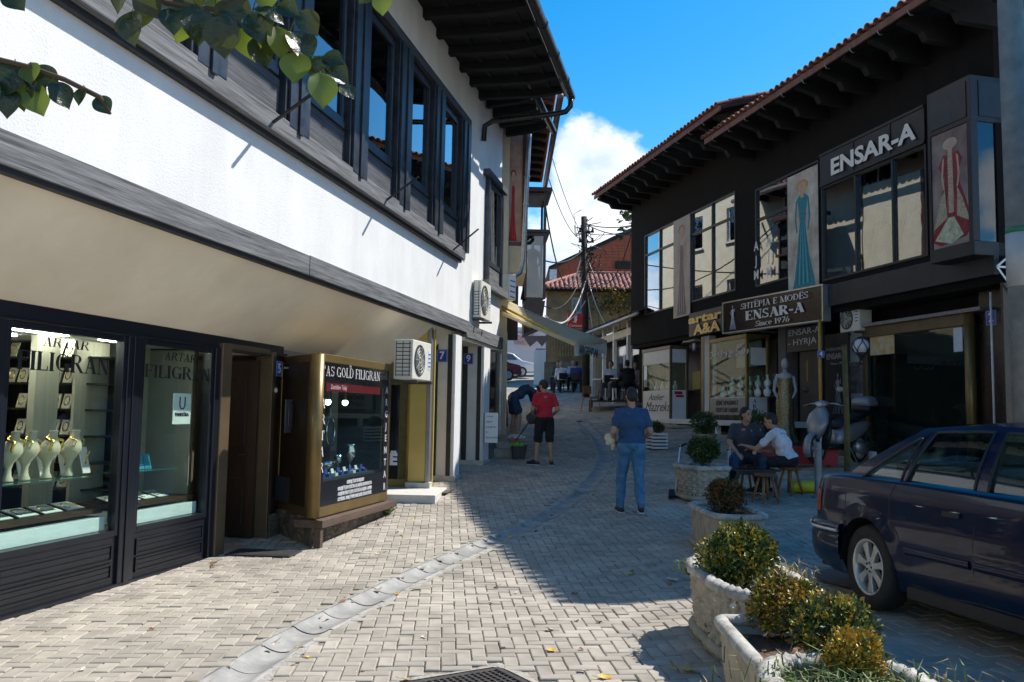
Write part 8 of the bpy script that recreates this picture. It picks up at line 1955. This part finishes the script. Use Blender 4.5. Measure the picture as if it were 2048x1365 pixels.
# walking man in blue, seen from behind: faces away (+Y)
P = gp(1262,1029)
person('man in a blue t-shirt and washed jeans walking up the street, seen from behind',(P.x,P.y,g(P.x,P.y)),radians(4),
       stand(1.80,anL=(-.11,.20,.085),toL=(-.13,.36,.045),knL=(-.11,.17,.50),anR=(.13,-.06,.12),toR=(.15,.10,.06),knR=(.11,.03,.51),elL=(-.265,-.04,1.14),elR=(.265,-.04,1.14),wrL=(-.215,.16,1.02),wrR=(.20,.18,1.04),pel=(0,0,.98),hdL=(.3,.6,-.5),hdR=(-.4,.7,-.2)),M_blue,M_jeans,M_shoe,vox=.010,bulk=1.18,headpitch=-.18,sole=M_sole)
pb_ = thing('paper_bag','pale crumpled paper bag held by the man in blue','bag',loc=at(1220,878,P.y+.12));b = MB();b.ball((0,0,0),.075,.05,.10,16,12);b.v = [tuple(Vector(p)*(1+.30*mnoise.noise(Vector(p)*16+Vector((3,1,2))))) for p in b.v];b.build('crumpled_paper',pm('pale_paper',(.66,.58,.42),.8,.15,20),pb_);b = MB();b.ball((.05,.02,-.09),.045,.04,.07,12,8);b.v = [tuple(Vector(p)*(1+.3*mnoise.noise(Vector(p)*18))) for p in b.v];b.build('paper_corner',MATS['pale_paper'],pb_)
# man in red and woman in navy
P = gp(1088,931);PR = P.copy()
person('man in a red t-shirt and black shorts tipping a silver basin, head bowed',(P.x,P.y,g(P.x,P.y)),radians(12),
       stand(1.74,elL=(-.25,.02,1.14),wrL=(-.20,.22,1.02),elR=(.27,-.04,1.14),wrR=(.20,.14,1.02),hed=(-.01,.05,1.575),anL=(-.17,.05,.085),toL=(-.30,.16,.045),anR=(.15,-.03,.085),toR=(.18,.13,.045),knL=(-.13,.05,.50),knR=(.12,.02,.50)),M_red,M_blks,M_shoe,shorts=True,vox=.011,bulk=1.02,headyaw=.5,headpitch=-.45,sole=M_sole)
bs = at(1066,836,P.y+.22);t = thing('basin','silver metal basin tipped between the man in red and the woman','basin',loc=bs)
q = MB();q.T = Matrix.Rotation(1.1,4,'Y') @ Matrix.Rotation(.3,4,'X');q.lathe([(.09,-.11),(.10,-.11),(.155,.08),(.17,.085),(.165,.095),(.148,.085),(.095,-.10),(.01,-.10)],n=24);q.build('bowl',pm('dull_silver',(.30,.32,.36),.35,.2,metal=.8),t,smooth=True)
W_ = at(1030,852,P.y+1.3)
person('woman in a short navy dress bending down from the steps with dark tied hair',(W_.x,W_.y,g(W_.x,W_.y)+.36),radians(-75),
       dict(pel=(0,-.05,.90),che=(0,.20,1.06),nek=(0,.42,1.06),hed=(0,.50,1.02),shL=(-.16,.36,1.03),shR=(.16,.36,1.03),elL=(-.18,.46,.78),elR=(.18,.46,.78),wrL=(-.10,.56,.56),wrR=(.12,.56,.56),hpL=(-.09,-.05,.86),hpR=(.09,-.05,.86),knL=(-.09,.0,.47),knR=(.10,.07,.47),anL=(-.10,-.05,.085),anR=(.10,.02,.085),toL=(-.12,.10,.04),toR=(.13,.17,.04)),M_dress,None,M_wshoe,vox=.011,bulk=.86,skirt=True,headpitch=-.7,long_hair=True)
# broom / dustpan and bucket
P2 = gp(1042,893);Q = at(1057,846,PR.y+.3);t = thing('broom','dark handled broom with a bright green head over the bucket','broom',loc=(P2.x,P2.y+.0,0));bz = at(1033,882,P2.y).z
hb_ = at(1032,884,PR.y-.1);q0 = Vector(t.location)
MB().tube([Q-q0,hb_-q0+Vector((0,0,.03))],.013,8).build('handle',M_black,t,smooth=True);q = MB();q.cbox(hb_-q0,(.26,.08,.05),rz=.2);q.build('broom_block',pm('broom_red',(.25,.03,.02),.5),t,bevel=.01);q = MB()
for k in range(40): a = random.uniform(-.12,.14);q.bar(hb_-q0+Vector((a,random.uniform(-.04,.04),-.0)),hb_-q0+Vector((a*1.15,random.uniform(-.06,.06),-.085)),.010,.010)
q.build('bristles',pm('bristle_green',(.10,.50,.03),.6,.2,20),t)['kind'] = 'stuff'
P3 = gp(1037,918);t = thing('bucket','dark grey plastic mop bucket left of the man in red','bucket',loc=(P3.x,P3.y,g(P3.x,P3.y)),rz=.1)
b = MB()
def rr4(w,d,z,r=.04): return [(x*w,y*d,z) for x,y in ((-1,-.8),(-.8,-1),(.8,-1),(1,-.8),(1,.8),(.8,1),(-.8,1),(-1,.8))]
L1 = rr4(.125,.10,0)+rr4(.165,.135,.27)+rr4(.185,.15,.28)+rr4(.185,.15,.30)+rr4(.16,.13,.30)+rr4(.13,.10,.05)
b.add(L1,[tuple(range(8))[::-1]]+[(r*8+i,r*8+(i+1) % 8,(r+1)*8+(i+1) % 8,(r+1)*8+i) for r in range(5) for i in range(8)]+[tuple(range(40,48))]);b.build('bucket_body',pm('grey_plastic',(.055,.058,.062),.4,.15),t,bevel=.006)
q = MB();q.tube([(-.185,0,.29),(-.16,-.15,.30),(0,-.19,.305),(.16,-.15,.30),(.185,0,.29)],.007,6);q.build('handle',M_galv,t,smooth=True)
# seated pair, stools and table
def stool(label,loc,rz,h=.42,group='low three legged wooden stools'):
    t = thing('stool',label,'stool',loc=loc,rz=rz,group=group);M_w = pm('stool_wood',(.22,.09,.03),.45,.3,8,stretch=(1,6,1),c2=(.10,.04,.015));M_w2 = pm('stool_leg_wood',(.36,.19,.07),.5,.3,10,c2=(.20,.09,.03))
    MB().lathe([(.01,h-.045),(.15,h-.045),(.165,h-.03),(.165,h-.01),(.15,h),(.01,h)],n=28).build('seat',M_w,t,smooth=False)
    for k in range(4): a = pi/4+k*pi/2;MB().tube([(.09*cos(a),.09*sin(a),h-.05),(.135*cos(a),.135*sin(a),h*.5),(.19*cos(a),.19*sin(a),0)],[.018,.021,.016],10).build('leg',M_w2,t,smooth=True)
    return t
S1 = gp(1531,1006);stool('empty wooden stool before the black table',(S1.x,S1.y,g(S1.x,S1.y)),.3)
S2 = gp(1580,1000);S2 = at(1580,985,S1.y+.55);S2.z = g(S2.x,S2.y);stool('wooden stool under the man in the white t-shirt',tuple(S2),.6)
S3 = at(1492,970,S1.y+1.1);S3.z = g(S3.x,S3.y);stool('wooden stool under the man in the charcoal polo',tuple(S3),.1)
Tt = at(1503,985,S1.y+.55);Tt.z = g(Tt.x,Tt.y);t = thing('table','low black table between the stools of the two seated men','table',loc=Tt,rz=.05)
tzz = at(1510,938,Tt.y).z-Tt.z
MB().box(-.36,.36,-.28,.28,tzz-.025,tzz).build('table_top',M_blkf,t,bevel=.006);q = MB();q.box(-.30,.30,-.22,.22,tzz-.08,tzz-.026);q.build('apron',M_blkf,t)
for a in (-1,1):
    for c in (-1,1): MB().box(a*.30-.02,a*.30+.02,c*.22-.02,c*.22+.02,0,tzz-.081).build('leg',M_blkf,t)
person('man in a charcoal polo and jeans seated facing the camera, head turned to his friend',tuple(S3),radians(180-8),sit(.44,lean=.03,wrL=(-.12,.42,.66),elL=(-.30,.10,.74),wrR=(.16,.30,.60),elR=(.26,.08,.74),knL=(-.20,.45,.50),anL=(-.18,.38,.085),knR=(.24,.45,.50),anR=(.25,.40,.085)),M_greyt,M_jean2,M_shoe,vox=.011,bulk=1.22,headyaw=.75,sole=M_sole)
person('man in a white t-shirt seated with his back to us, leaning to his friend',tuple(S2),radians(52),sit(.42,lean=.42,wrL=(-.20,.62,.72),elL=(-.26,.42,.68),wrR=(.0,.58,.66),elR=(.22,.38,.62)),M_white_t,M_blkt,M_shoe,vox=.011,bulk=1.0,headyaw=.25,headpitch=.1,sole=M_sole)
# cafe people far up the street
def chair_simple(label,loc,rz,mat,group=None,curved=False):
    t = thing('chair',label,'chair',loc=loc,rz=rz,group=group)
    MB().prism([(-.2,-.2),(.2,-.2),(.22,.15),(.15,.22),(-.15,.22),(-.22,.15)],.43,.46,'z').build('seat',mat,t,bevel=.006)
    q = MB();n = 6
    for i in range(n+1): a = -.9+1.8*i/n;q.v += [(.22*sin(a),-.2-.04*cos(a)+.04,.58),(.24*sin(a),-.24-.05*cos(a)+.05,.84)]
    q.f = [(2*i,2*i+2,2*i+3,2*i+1) for i in range(n)];q.m = [0]*n;o = q.build('backrest',mat,t);o.modifiers.new('s','SOLIDIFY').thickness = .015
    q = MB()
    for x in (-.17,.17):
        MB().tube([(x,.17,.44),(x*1.25,.23,0)],[.016,.012],6).build('leg',mat,t);MB().tube([(x*1.05,-.24,.62),(x,-.18,.44),(x*1.25,-.26,0)],[.012,.016,.012],6).build('leg',mat,t)
    return t
M_oak = pm('oak_plywood',(.32,.16,.06),.5,.25,4,stretch=(1,1,5));M_blkc = pm('black_chair',(.015,.015,.017),.5)
P = gp(1182,824);chair_simple('light wooden chair standing empty on the sloping street before the cafe',(P.x,P.y,g(P.x,P.y)),radians(215),M_oak)
def cafe_table(label,loc,h=.74,r=.3,mat=None):
    t = thing('cafe_table',label,'table',loc=loc);MB().lathe([(.01,h-.03),(r,h-.03),(r,h),(.01,h)],n=20).build('table_top',mat or M_card,t);MB().cyl((0,0,.02),(0,0,h-.031),.025,8).build('stem',M_black,t);MB().lathe([(.22,0),(.2,.03),(.03,.04)],n=16).build('foot',M_black,t);return t
D = at(1225,800,29.2);dz = g(3.5,29)+.25
for (px,Y,lab,sm,tm,rz,bald,hr,lean) in ((1222,29.0,'man in a pale blue shirt sitting with folded arms on the cafe deck',M_ltblue,M_gryt,150,False,M_hair,.0),(1254,28.4,'person in a black waistcoat seated with the back to us on the cafe deck',M_blkv,M_blkt,10,False,M_hair,.0),(1271,29.4,'bald man in a pale shirt seated at the right of the cafe deck',M_pink,M_gryt,170,True,None,.1)):
    p = at(px,800,Y);person(lab,(p.x,Y,dz),radians(rz),sit(.45,lean=lean),sm,tm,M_shoe,vox=.018,bald=bald,hair=hr,sleeve='long' if 'waist' in lab else 'short',bulk=1.1);chair_simple('dark cafe chair under the '+lab.split(' seated')[0].split(' sitting')[0],(p.x,Y-.02,dz),radians(rz),M_blkc)
p = at(1238,800,28.8);cafe_table('small round white cafe table between the men on the deck',(p.x,28.8,dz));p = at(1203,800,29.6);cafe_table('small round white cafe table left on the deck',(p.x,29.6,dz));chair_simple('empty dark chair at the left deck table',(p.x+.1,29.0,dz),radians(20),M_blkc)
for (px,Y,lab,sm,rz,hr) in ((1122,36.5,'man in a white shirt with grey hair at the far cafe table',M_white_t,20,M_hairg),(1116,38.0,'man in dark clothes behind the grey haired man far up the street',M_greyt,160,M_hair),(1146,37.8,'man in a pale shirt facing us at the far cafe table',M_ltblue,170,M_hairg),(1152,36.4,'man in a royal blue shirt with his back to us at the far cafe table',cloth('royal_blue_shirt',(.02,.04,.20)),-10,M_hair)):
    p = at(px,780,Y);person(lab,(p.x,Y,g(p.x,Y)),radians(rz),sit(.45),sm,M_blkt,M_shoe,vox=.022,hair=hr,sleeve='long',bulk=1.15);chair_simple('black wooden chair under the '+' '.join(lab.split()[:6]),(p.x,Y-.02,g(p.x,Y)),radians(rz),M_blkc)
p = at(1135,780,37.2);cafe_table('dark cafe table among the four far men',(p.x,37.2,g(p.x,37.2)),mat=M_blkc)
p = at(1011,850,20.6);t = thing('red_parasol','folded red cloth parasol hanging by the steps','parasol',loc=(p.x,p.y,p.z-.5));q = MB();q.lathe([(.02,-.2),(.05,0),(.07,.3),(.05,.8),(.02,1.1)],n=10);q.build('folded_cloth',cloth('red_cloth',(.45,.05,.03)),t,smooth=True);MB().cyl((0,0,-.5),(0,0,1.2),.012,6).build('pole',M_galv,t)
# ================================================================== scooter, bollards, dustpans
FW = gp(1632,944);RW = Vector((at(1716,900,FW.y+.85).x,FW.y+.85,0));dv = (Vector((FW.x,FW.y))-RW.to_2d());wb_ = dv.length;print('scooter wb',wb_)
SM = Matrix.Translation((RW.x,RW.y,g(RW.x,RW.y))) @ Matrix.Rotation(atan2(dv.y,dv.x),4,'Z')
sk = thing('scooter','silver motor scooter with a top case parked by the timber stake','scooter',SM)
k_ = wb_/1.30
M_sil_p = pm('silver_paint',(.30,.31,.33),.38,.15,3,metal=.35,coat=.4);M_blkpl = pm('black_plastic',(.014,.014,.016),.45,.2)
FX = wb_
def wheel_s(x,r,nm,parent=sk):
    w = MB();w.T = Matrix.Translation((x,0,r)) @ Matrix.Rotation(pi/2,4,'X');w.lathe([(r*.74,-.045),(r*.88,-.058),(r,-.03),(r,.03),(r*.88,.058),(r*.74,.045)],n=32,cap=False);o = w.build(nm,M_tyre,parent,smooth=True)
    h = MB();h.T = w.T;h.lathe([(r*.74,-.04),(r*.70,0),(r*.74,.04)],n=32,cap=False);h.lathe([(.05,-.06),(.05,.06)],n=12)
    h.build('rim',M_alloy,o)
    for k in range(5): a = 2*pi*k/5;s = MB();s.T = w.T;s.bar((.04*cos(a),.04*sin(a),0),(r*.72*cos(a),r*.72*sin(a),0),.035,.03);s.build('spoke',M_alloy,o)
    d = MB();d.T = w.T;d.lathe([(r*.45,.05),(r*.45,.056),(r*.2,.056)],n=24);d.build('brake_disc',M_galv,o)
wheel_s(FX,.27,'front_wheel');wheel_s(0,.26,'rear_wheel')
def loft(rings,name,mat,parent=sk,smooth=True):
    b = MB();n = len(rings[0]);b.v = [p for r in rings for p in r];b.f = [(i*n+k,i*n+(k+1) % n,(i+1)*n+(k+1) % n,(i+1)*n+k) for i in range(len(rings)-1) for k in range(n)]+[tuple(range(n))[::-1],tuple(range((len(rings)-1)*n,len(rings)*n))];b.m = [0]*len(b.f);return b.build(name,mat,parent,smooth=smooth)
def ell(c,rx,ry,rz_,ax='x',n=16,p=2.4):
    out = []
    for k in range(n):
        a = 2*pi*k/n;u = abs(cos(a))**(2/p)*(1 if cos(a) > 0 else -1);v = abs(sin(a))**(2/p)*(1 if sin(a) > 0 else -1)
        if ax == 'x': out.append((c[0],c[1]+u*ry,c[2]+v*rz_))
        else: out.append((c[0]+v*rx,c[1]+u*ry,c[2]))
    return out
# front fender, fork, leg shield, headset
q = MB();n = 10
for i in range(n+1):
    a = lerp(-.5,2.3,i/n);
    for j in range(7): t = -1+2*j/6;q.v.append((FX+(.31-.03*t*t)*cos(a),.075*t,.27+(.31-.03*t*t)*sin(a)))
q.f = [(i*7+j,i*7+j+1,(i+1)*7+j+1,(i+1)*7+j) for i in range(n) for j in range(6)];q.m = [0]*len(q.f);o = q.build('front_fender',M_sil_p,sk,smooth=True);o.modifiers.new('s','SOLIDIFY').thickness = .006
for s in (-1,1): MB().tube([(FX,s*.075,.27),(FX-.10,s*.07,.62)],.022,10).build('fork_leg',M_galv,sk,smooth=True)
loft([ell((FX-.02,0,.45),.06,.07,0,'z'),ell((FX-.02,0,.55),.10,.15,0,'z'),ell((FX-.06,0,.72),.10,.21,0,'z'),ell((FX-.12,0,.88),.08,.19,0,'z'),ell((FX-.17,0,.98),.06,.10,0,'z'),ell((FX-.19,0,1.02),.05,.07,0,'z')],'front_shield',M_sil_p)
loft([ell((FX-.14,0,.30),.05,.17,0,'z'),ell((FX-.20,0,.55),.05,.20,0,'z'),ell((FX-.24,0,.82),.04,.17,0,'z')],'inner_shield',M_blkpl)
loft([ell((FX-.13,0,1.04),0,.06,.04),ell((FX-.16,0,1.06),0,.11,.06),ell((FX-.24,0,1.07),0,.12,.055),ell((FX-.32,0,1.06),0,.07,.035)],'handlebar_cowl',M_sil_p)
q = MB();q.ball((FX-.11,0,.80),.03,.055,.05,14,10);q.build('badge_lamp',pm('lamp_glass',(.6,.62,.65),.1,coat=.5),sk,smooth=True);q = MB();q.ball((FX-.125,0,1.05),.035,.06,.042,14,10);q.build('headlight',MATS['lamp_glass'],sk,smooth=True)
for s in (-1,1):
    MB().tube([(FX-.24,s*.10,1.07),(FX-.27,s*.22,1.07),(FX-.31,s*.36,1.05)],.015,8).build('handlebar',M_galv,sk,smooth=True);MB().tube([(FX-.29,s*.25,1.063),(FX-.31,s*.37,1.05)],.021,10).build('grip',M_blkpl,sk,smooth=True)
    MB().tube([(FX-.23,s*.26,1.06),(FX-.24,s*.40,1.03)],.006,6).build('brake_lever',M_galv,sk)
    MB().tube([(FX-.27,s*.22,1.08),(FX-.25,s*.28,1.20),(FX-.24,s*.33,1.28)],.006,6).build('mirror_stalk',M_blkpl,sk);q = MB();q.ball((FX-.24,s*.34,1.32),.018,.07,.05,14,10);q.build('mirror',M_blkpl if s < 0 else M_sil_p,sk,smooth=True)
    MB().cbox((FX-.02,s*.12,.62),(.05,.04,.04)).build('indicator',pm('amber',(.5,.18,.02),.2,coat=.5),sk,bevel=.01)
# floor, body, seat
loft([ell((FX-.18,0,.30),0,.17,.05),ell((FX-.5,0,.29),0,.17,.045),ell((FX-.62,0,.31),0,.16,.06)],'footboard',M_blkpl)
loft([ell((FX-.58,0,.42),0,.10,.13),ell((FX-.70,0,.50),0,.16,.17),ell((.35,0,.56),0,.19,.19),ell((.05,0,.62),0,.18,.16),ell((-.22,0,.70),0,.12,.10),ell((-.36,0,.75),0,.06,.05)],'body_panel',M_sil_p)
loft([ell((FX-.62,0,.66),0,.10,.05),ell((FX-.75,0,.74),0,.15,.06),ell((.35,0,.78),0,.16,.06),ell((.0,0,.86),0,.15,.07),ell((-.22,0,.88),0,.10,.04)],'saddle',pm('black_vinyl',(.015,.015,.016),.5,.2,20,bump=.2,bs=80))
for s in (-1,1): q = MB();q.ball((-.25,s*.09,.74),.07,.035,.035,12,8);q.build('tail_lamp',pm('red_lens',(.40,.015,.01),.15,coat=.6),sk,smooth=True)
loft([ell((.30,.12,.30),0,.06,.10),ell((.05,.13,.27),0,.07,.12),ell((-.12,.12,.27),0,.05,.09)],'engine_case',M_galv);MB().tube([(.25,-.14,.22),(.0,-.15,.25),(-.30,-.16,.33)],[.025,.05,.055],14).build('exhaust',M_blkpl,sk,smooth=True)
MB().tube([(-.02,.11,.28),(-.16,.12,.68)],.025,10).build('shock_absorber',M_blkpl,sk);MB().tube([(.35,.05,.28),(.30,.16,.0)],.012,6).build('kick_stand',M_galv,sk)
q = MB()
for i in range(9):
    a = lerp(.7,2.7,i/8)
    for j in range(5): t = -1+j/2;q.v.append((.31*cos(a),.08*t,.26+.31*sin(a)))
q.f = [(i*5+j,i*5+j+1,(i+1)*5+j+1,(i+1)*5+j) for i in range(8) for j in range(4)];q.m = [0]*len(q.f);q.build('rear_fender',M_blkpl,sk,smooth=True)
MB().box(-.42,-.08,-.10,.10,.90,.925).build('rack',M_blkpl,sk)
loft([ell((-.26,0,.93),.19,.18,0,'z',p=3.5),ell((-.26,0,1.05),.22,.215,0,'z',p=3.5)],'case_base',M_blkpl)
loft([ell((-.26,0,1.052),.22,.215,0,'z',p=3.5),ell((-.26,0,1.13),.22,.21,0,'z',p=3.5),ell((-.26,0,1.20),.19,.185,0,'z',p=3),ell((-.26,0,1.235),.12,.12,0,'z',p=2.4)],'top_case',M_sil_p)
MB().cbox((-.478,0,1.12),(.012,.12,.05)).build('case_badge',M_blkpl,sk,bevel=.005)
# a second scooter's dark shapes behind it
def bollard(label,px,pb,ptop,Y,r=.055):
    p = at(px,pb,Y);z0 = g(p.x,Y);zt = at(px,ptop,Y).z;t = thing('bollard',label,'bollard',loc=(p.x,Y,z0),group='grey steel bollards')
    h = zt-z0;MB().lathe([(.001,h),(r*.8,h),(r,h-.012),(r,.02),(r*1.8,.02),(r*1.8,-.05)],n=24).build('post',M_galv2,t,smooth=False)
    for a in (0,2.1,4.2): q = MB();q.ball((r*cos(a),r*sin(a),h-.10),.009,n=6,m=4);q.build('bolt',M_galv,t)
    return t
M_galv2 = pm('painted_grey_steel',(.20,.23,.26),.42,.2,5,metal=.4)
B1 = gp(1637,996);bollard('grey steel bollard standing free left of the scooter front wheel',1637,996,884,B1.y)
bollard('grey steel bollard peeping over the boot of the blue car',1746,960,903,B1.y-.6)
p = at(1618,966,B1.y+.45);yb_ = thing('yellow_pipe','short bright yellow pipe post lying on the paving behind the stool','pipe',loc=(p.x,B1.y+.45,g(p.x,B1.y+.45)+.09),rz=.05)
q = MB();q.tube([(-.28,0,0),(-.26,0,0),(.28,0,0)],[.07,.09,.09],20);q.build('pipe',pm('yellow_paint',(.62,.55,.02),.4,.1),yb_,smooth=True);
def dustpan(label,pbx,pby,ptx,pty,dark,pan=True):
    p = gp(pbx,pby);q = at(ptx,pty,p.y+.15);t = thing('dustpan',label,'dustpan',loc=(p.x,p.y,g(p.x,p.y)),group='long handled dustpans and brooms');tip = q-Vector(t.location)
    MB().tube([(0,.05,.08),tip],.013,8).build('handle',M_whitep,t,smooth=True);MB().tube([tip-Vector((.02,0,.03)),tip+Vector((.09,0,.02))],.018,8).build('grip',dark,t,smooth=True)
    b = MB()
    if pan: b.add([(-.15,-.13,.0),(.13,-.15,.0),(.12,.09,.01),(-.10,.09,.01),(-.13,-.12,.03),(.11,-.14,.03),(.11,.10,.12),(-.09,.10,.12)],[(0,1,2,3),(0,3,7,4),(1,5,6,2),(3,2,6,7)])
    else: b.box(-.13,.13,-.03,.03,.0,.09)
    b.build('pan' if pan else 'brush',dark,t);return t
M_dkb = pm('dark_blue_plastic',(.012,.02,.06),.4)
dustpan('white handled dark blue dustpan standing before the far woven trough',1352,996,1361,890,M_dkb)
dustpan('white handled broom with blue grip leaning at the left of the two',1460,985,1457,897,M_dkb,False);dustpan('white handled broom with blue grip leaning nearest the table',1464,985,1460,880,M_dkb,False)
# pale round car roof glimpsed behind the blue car at the right edge
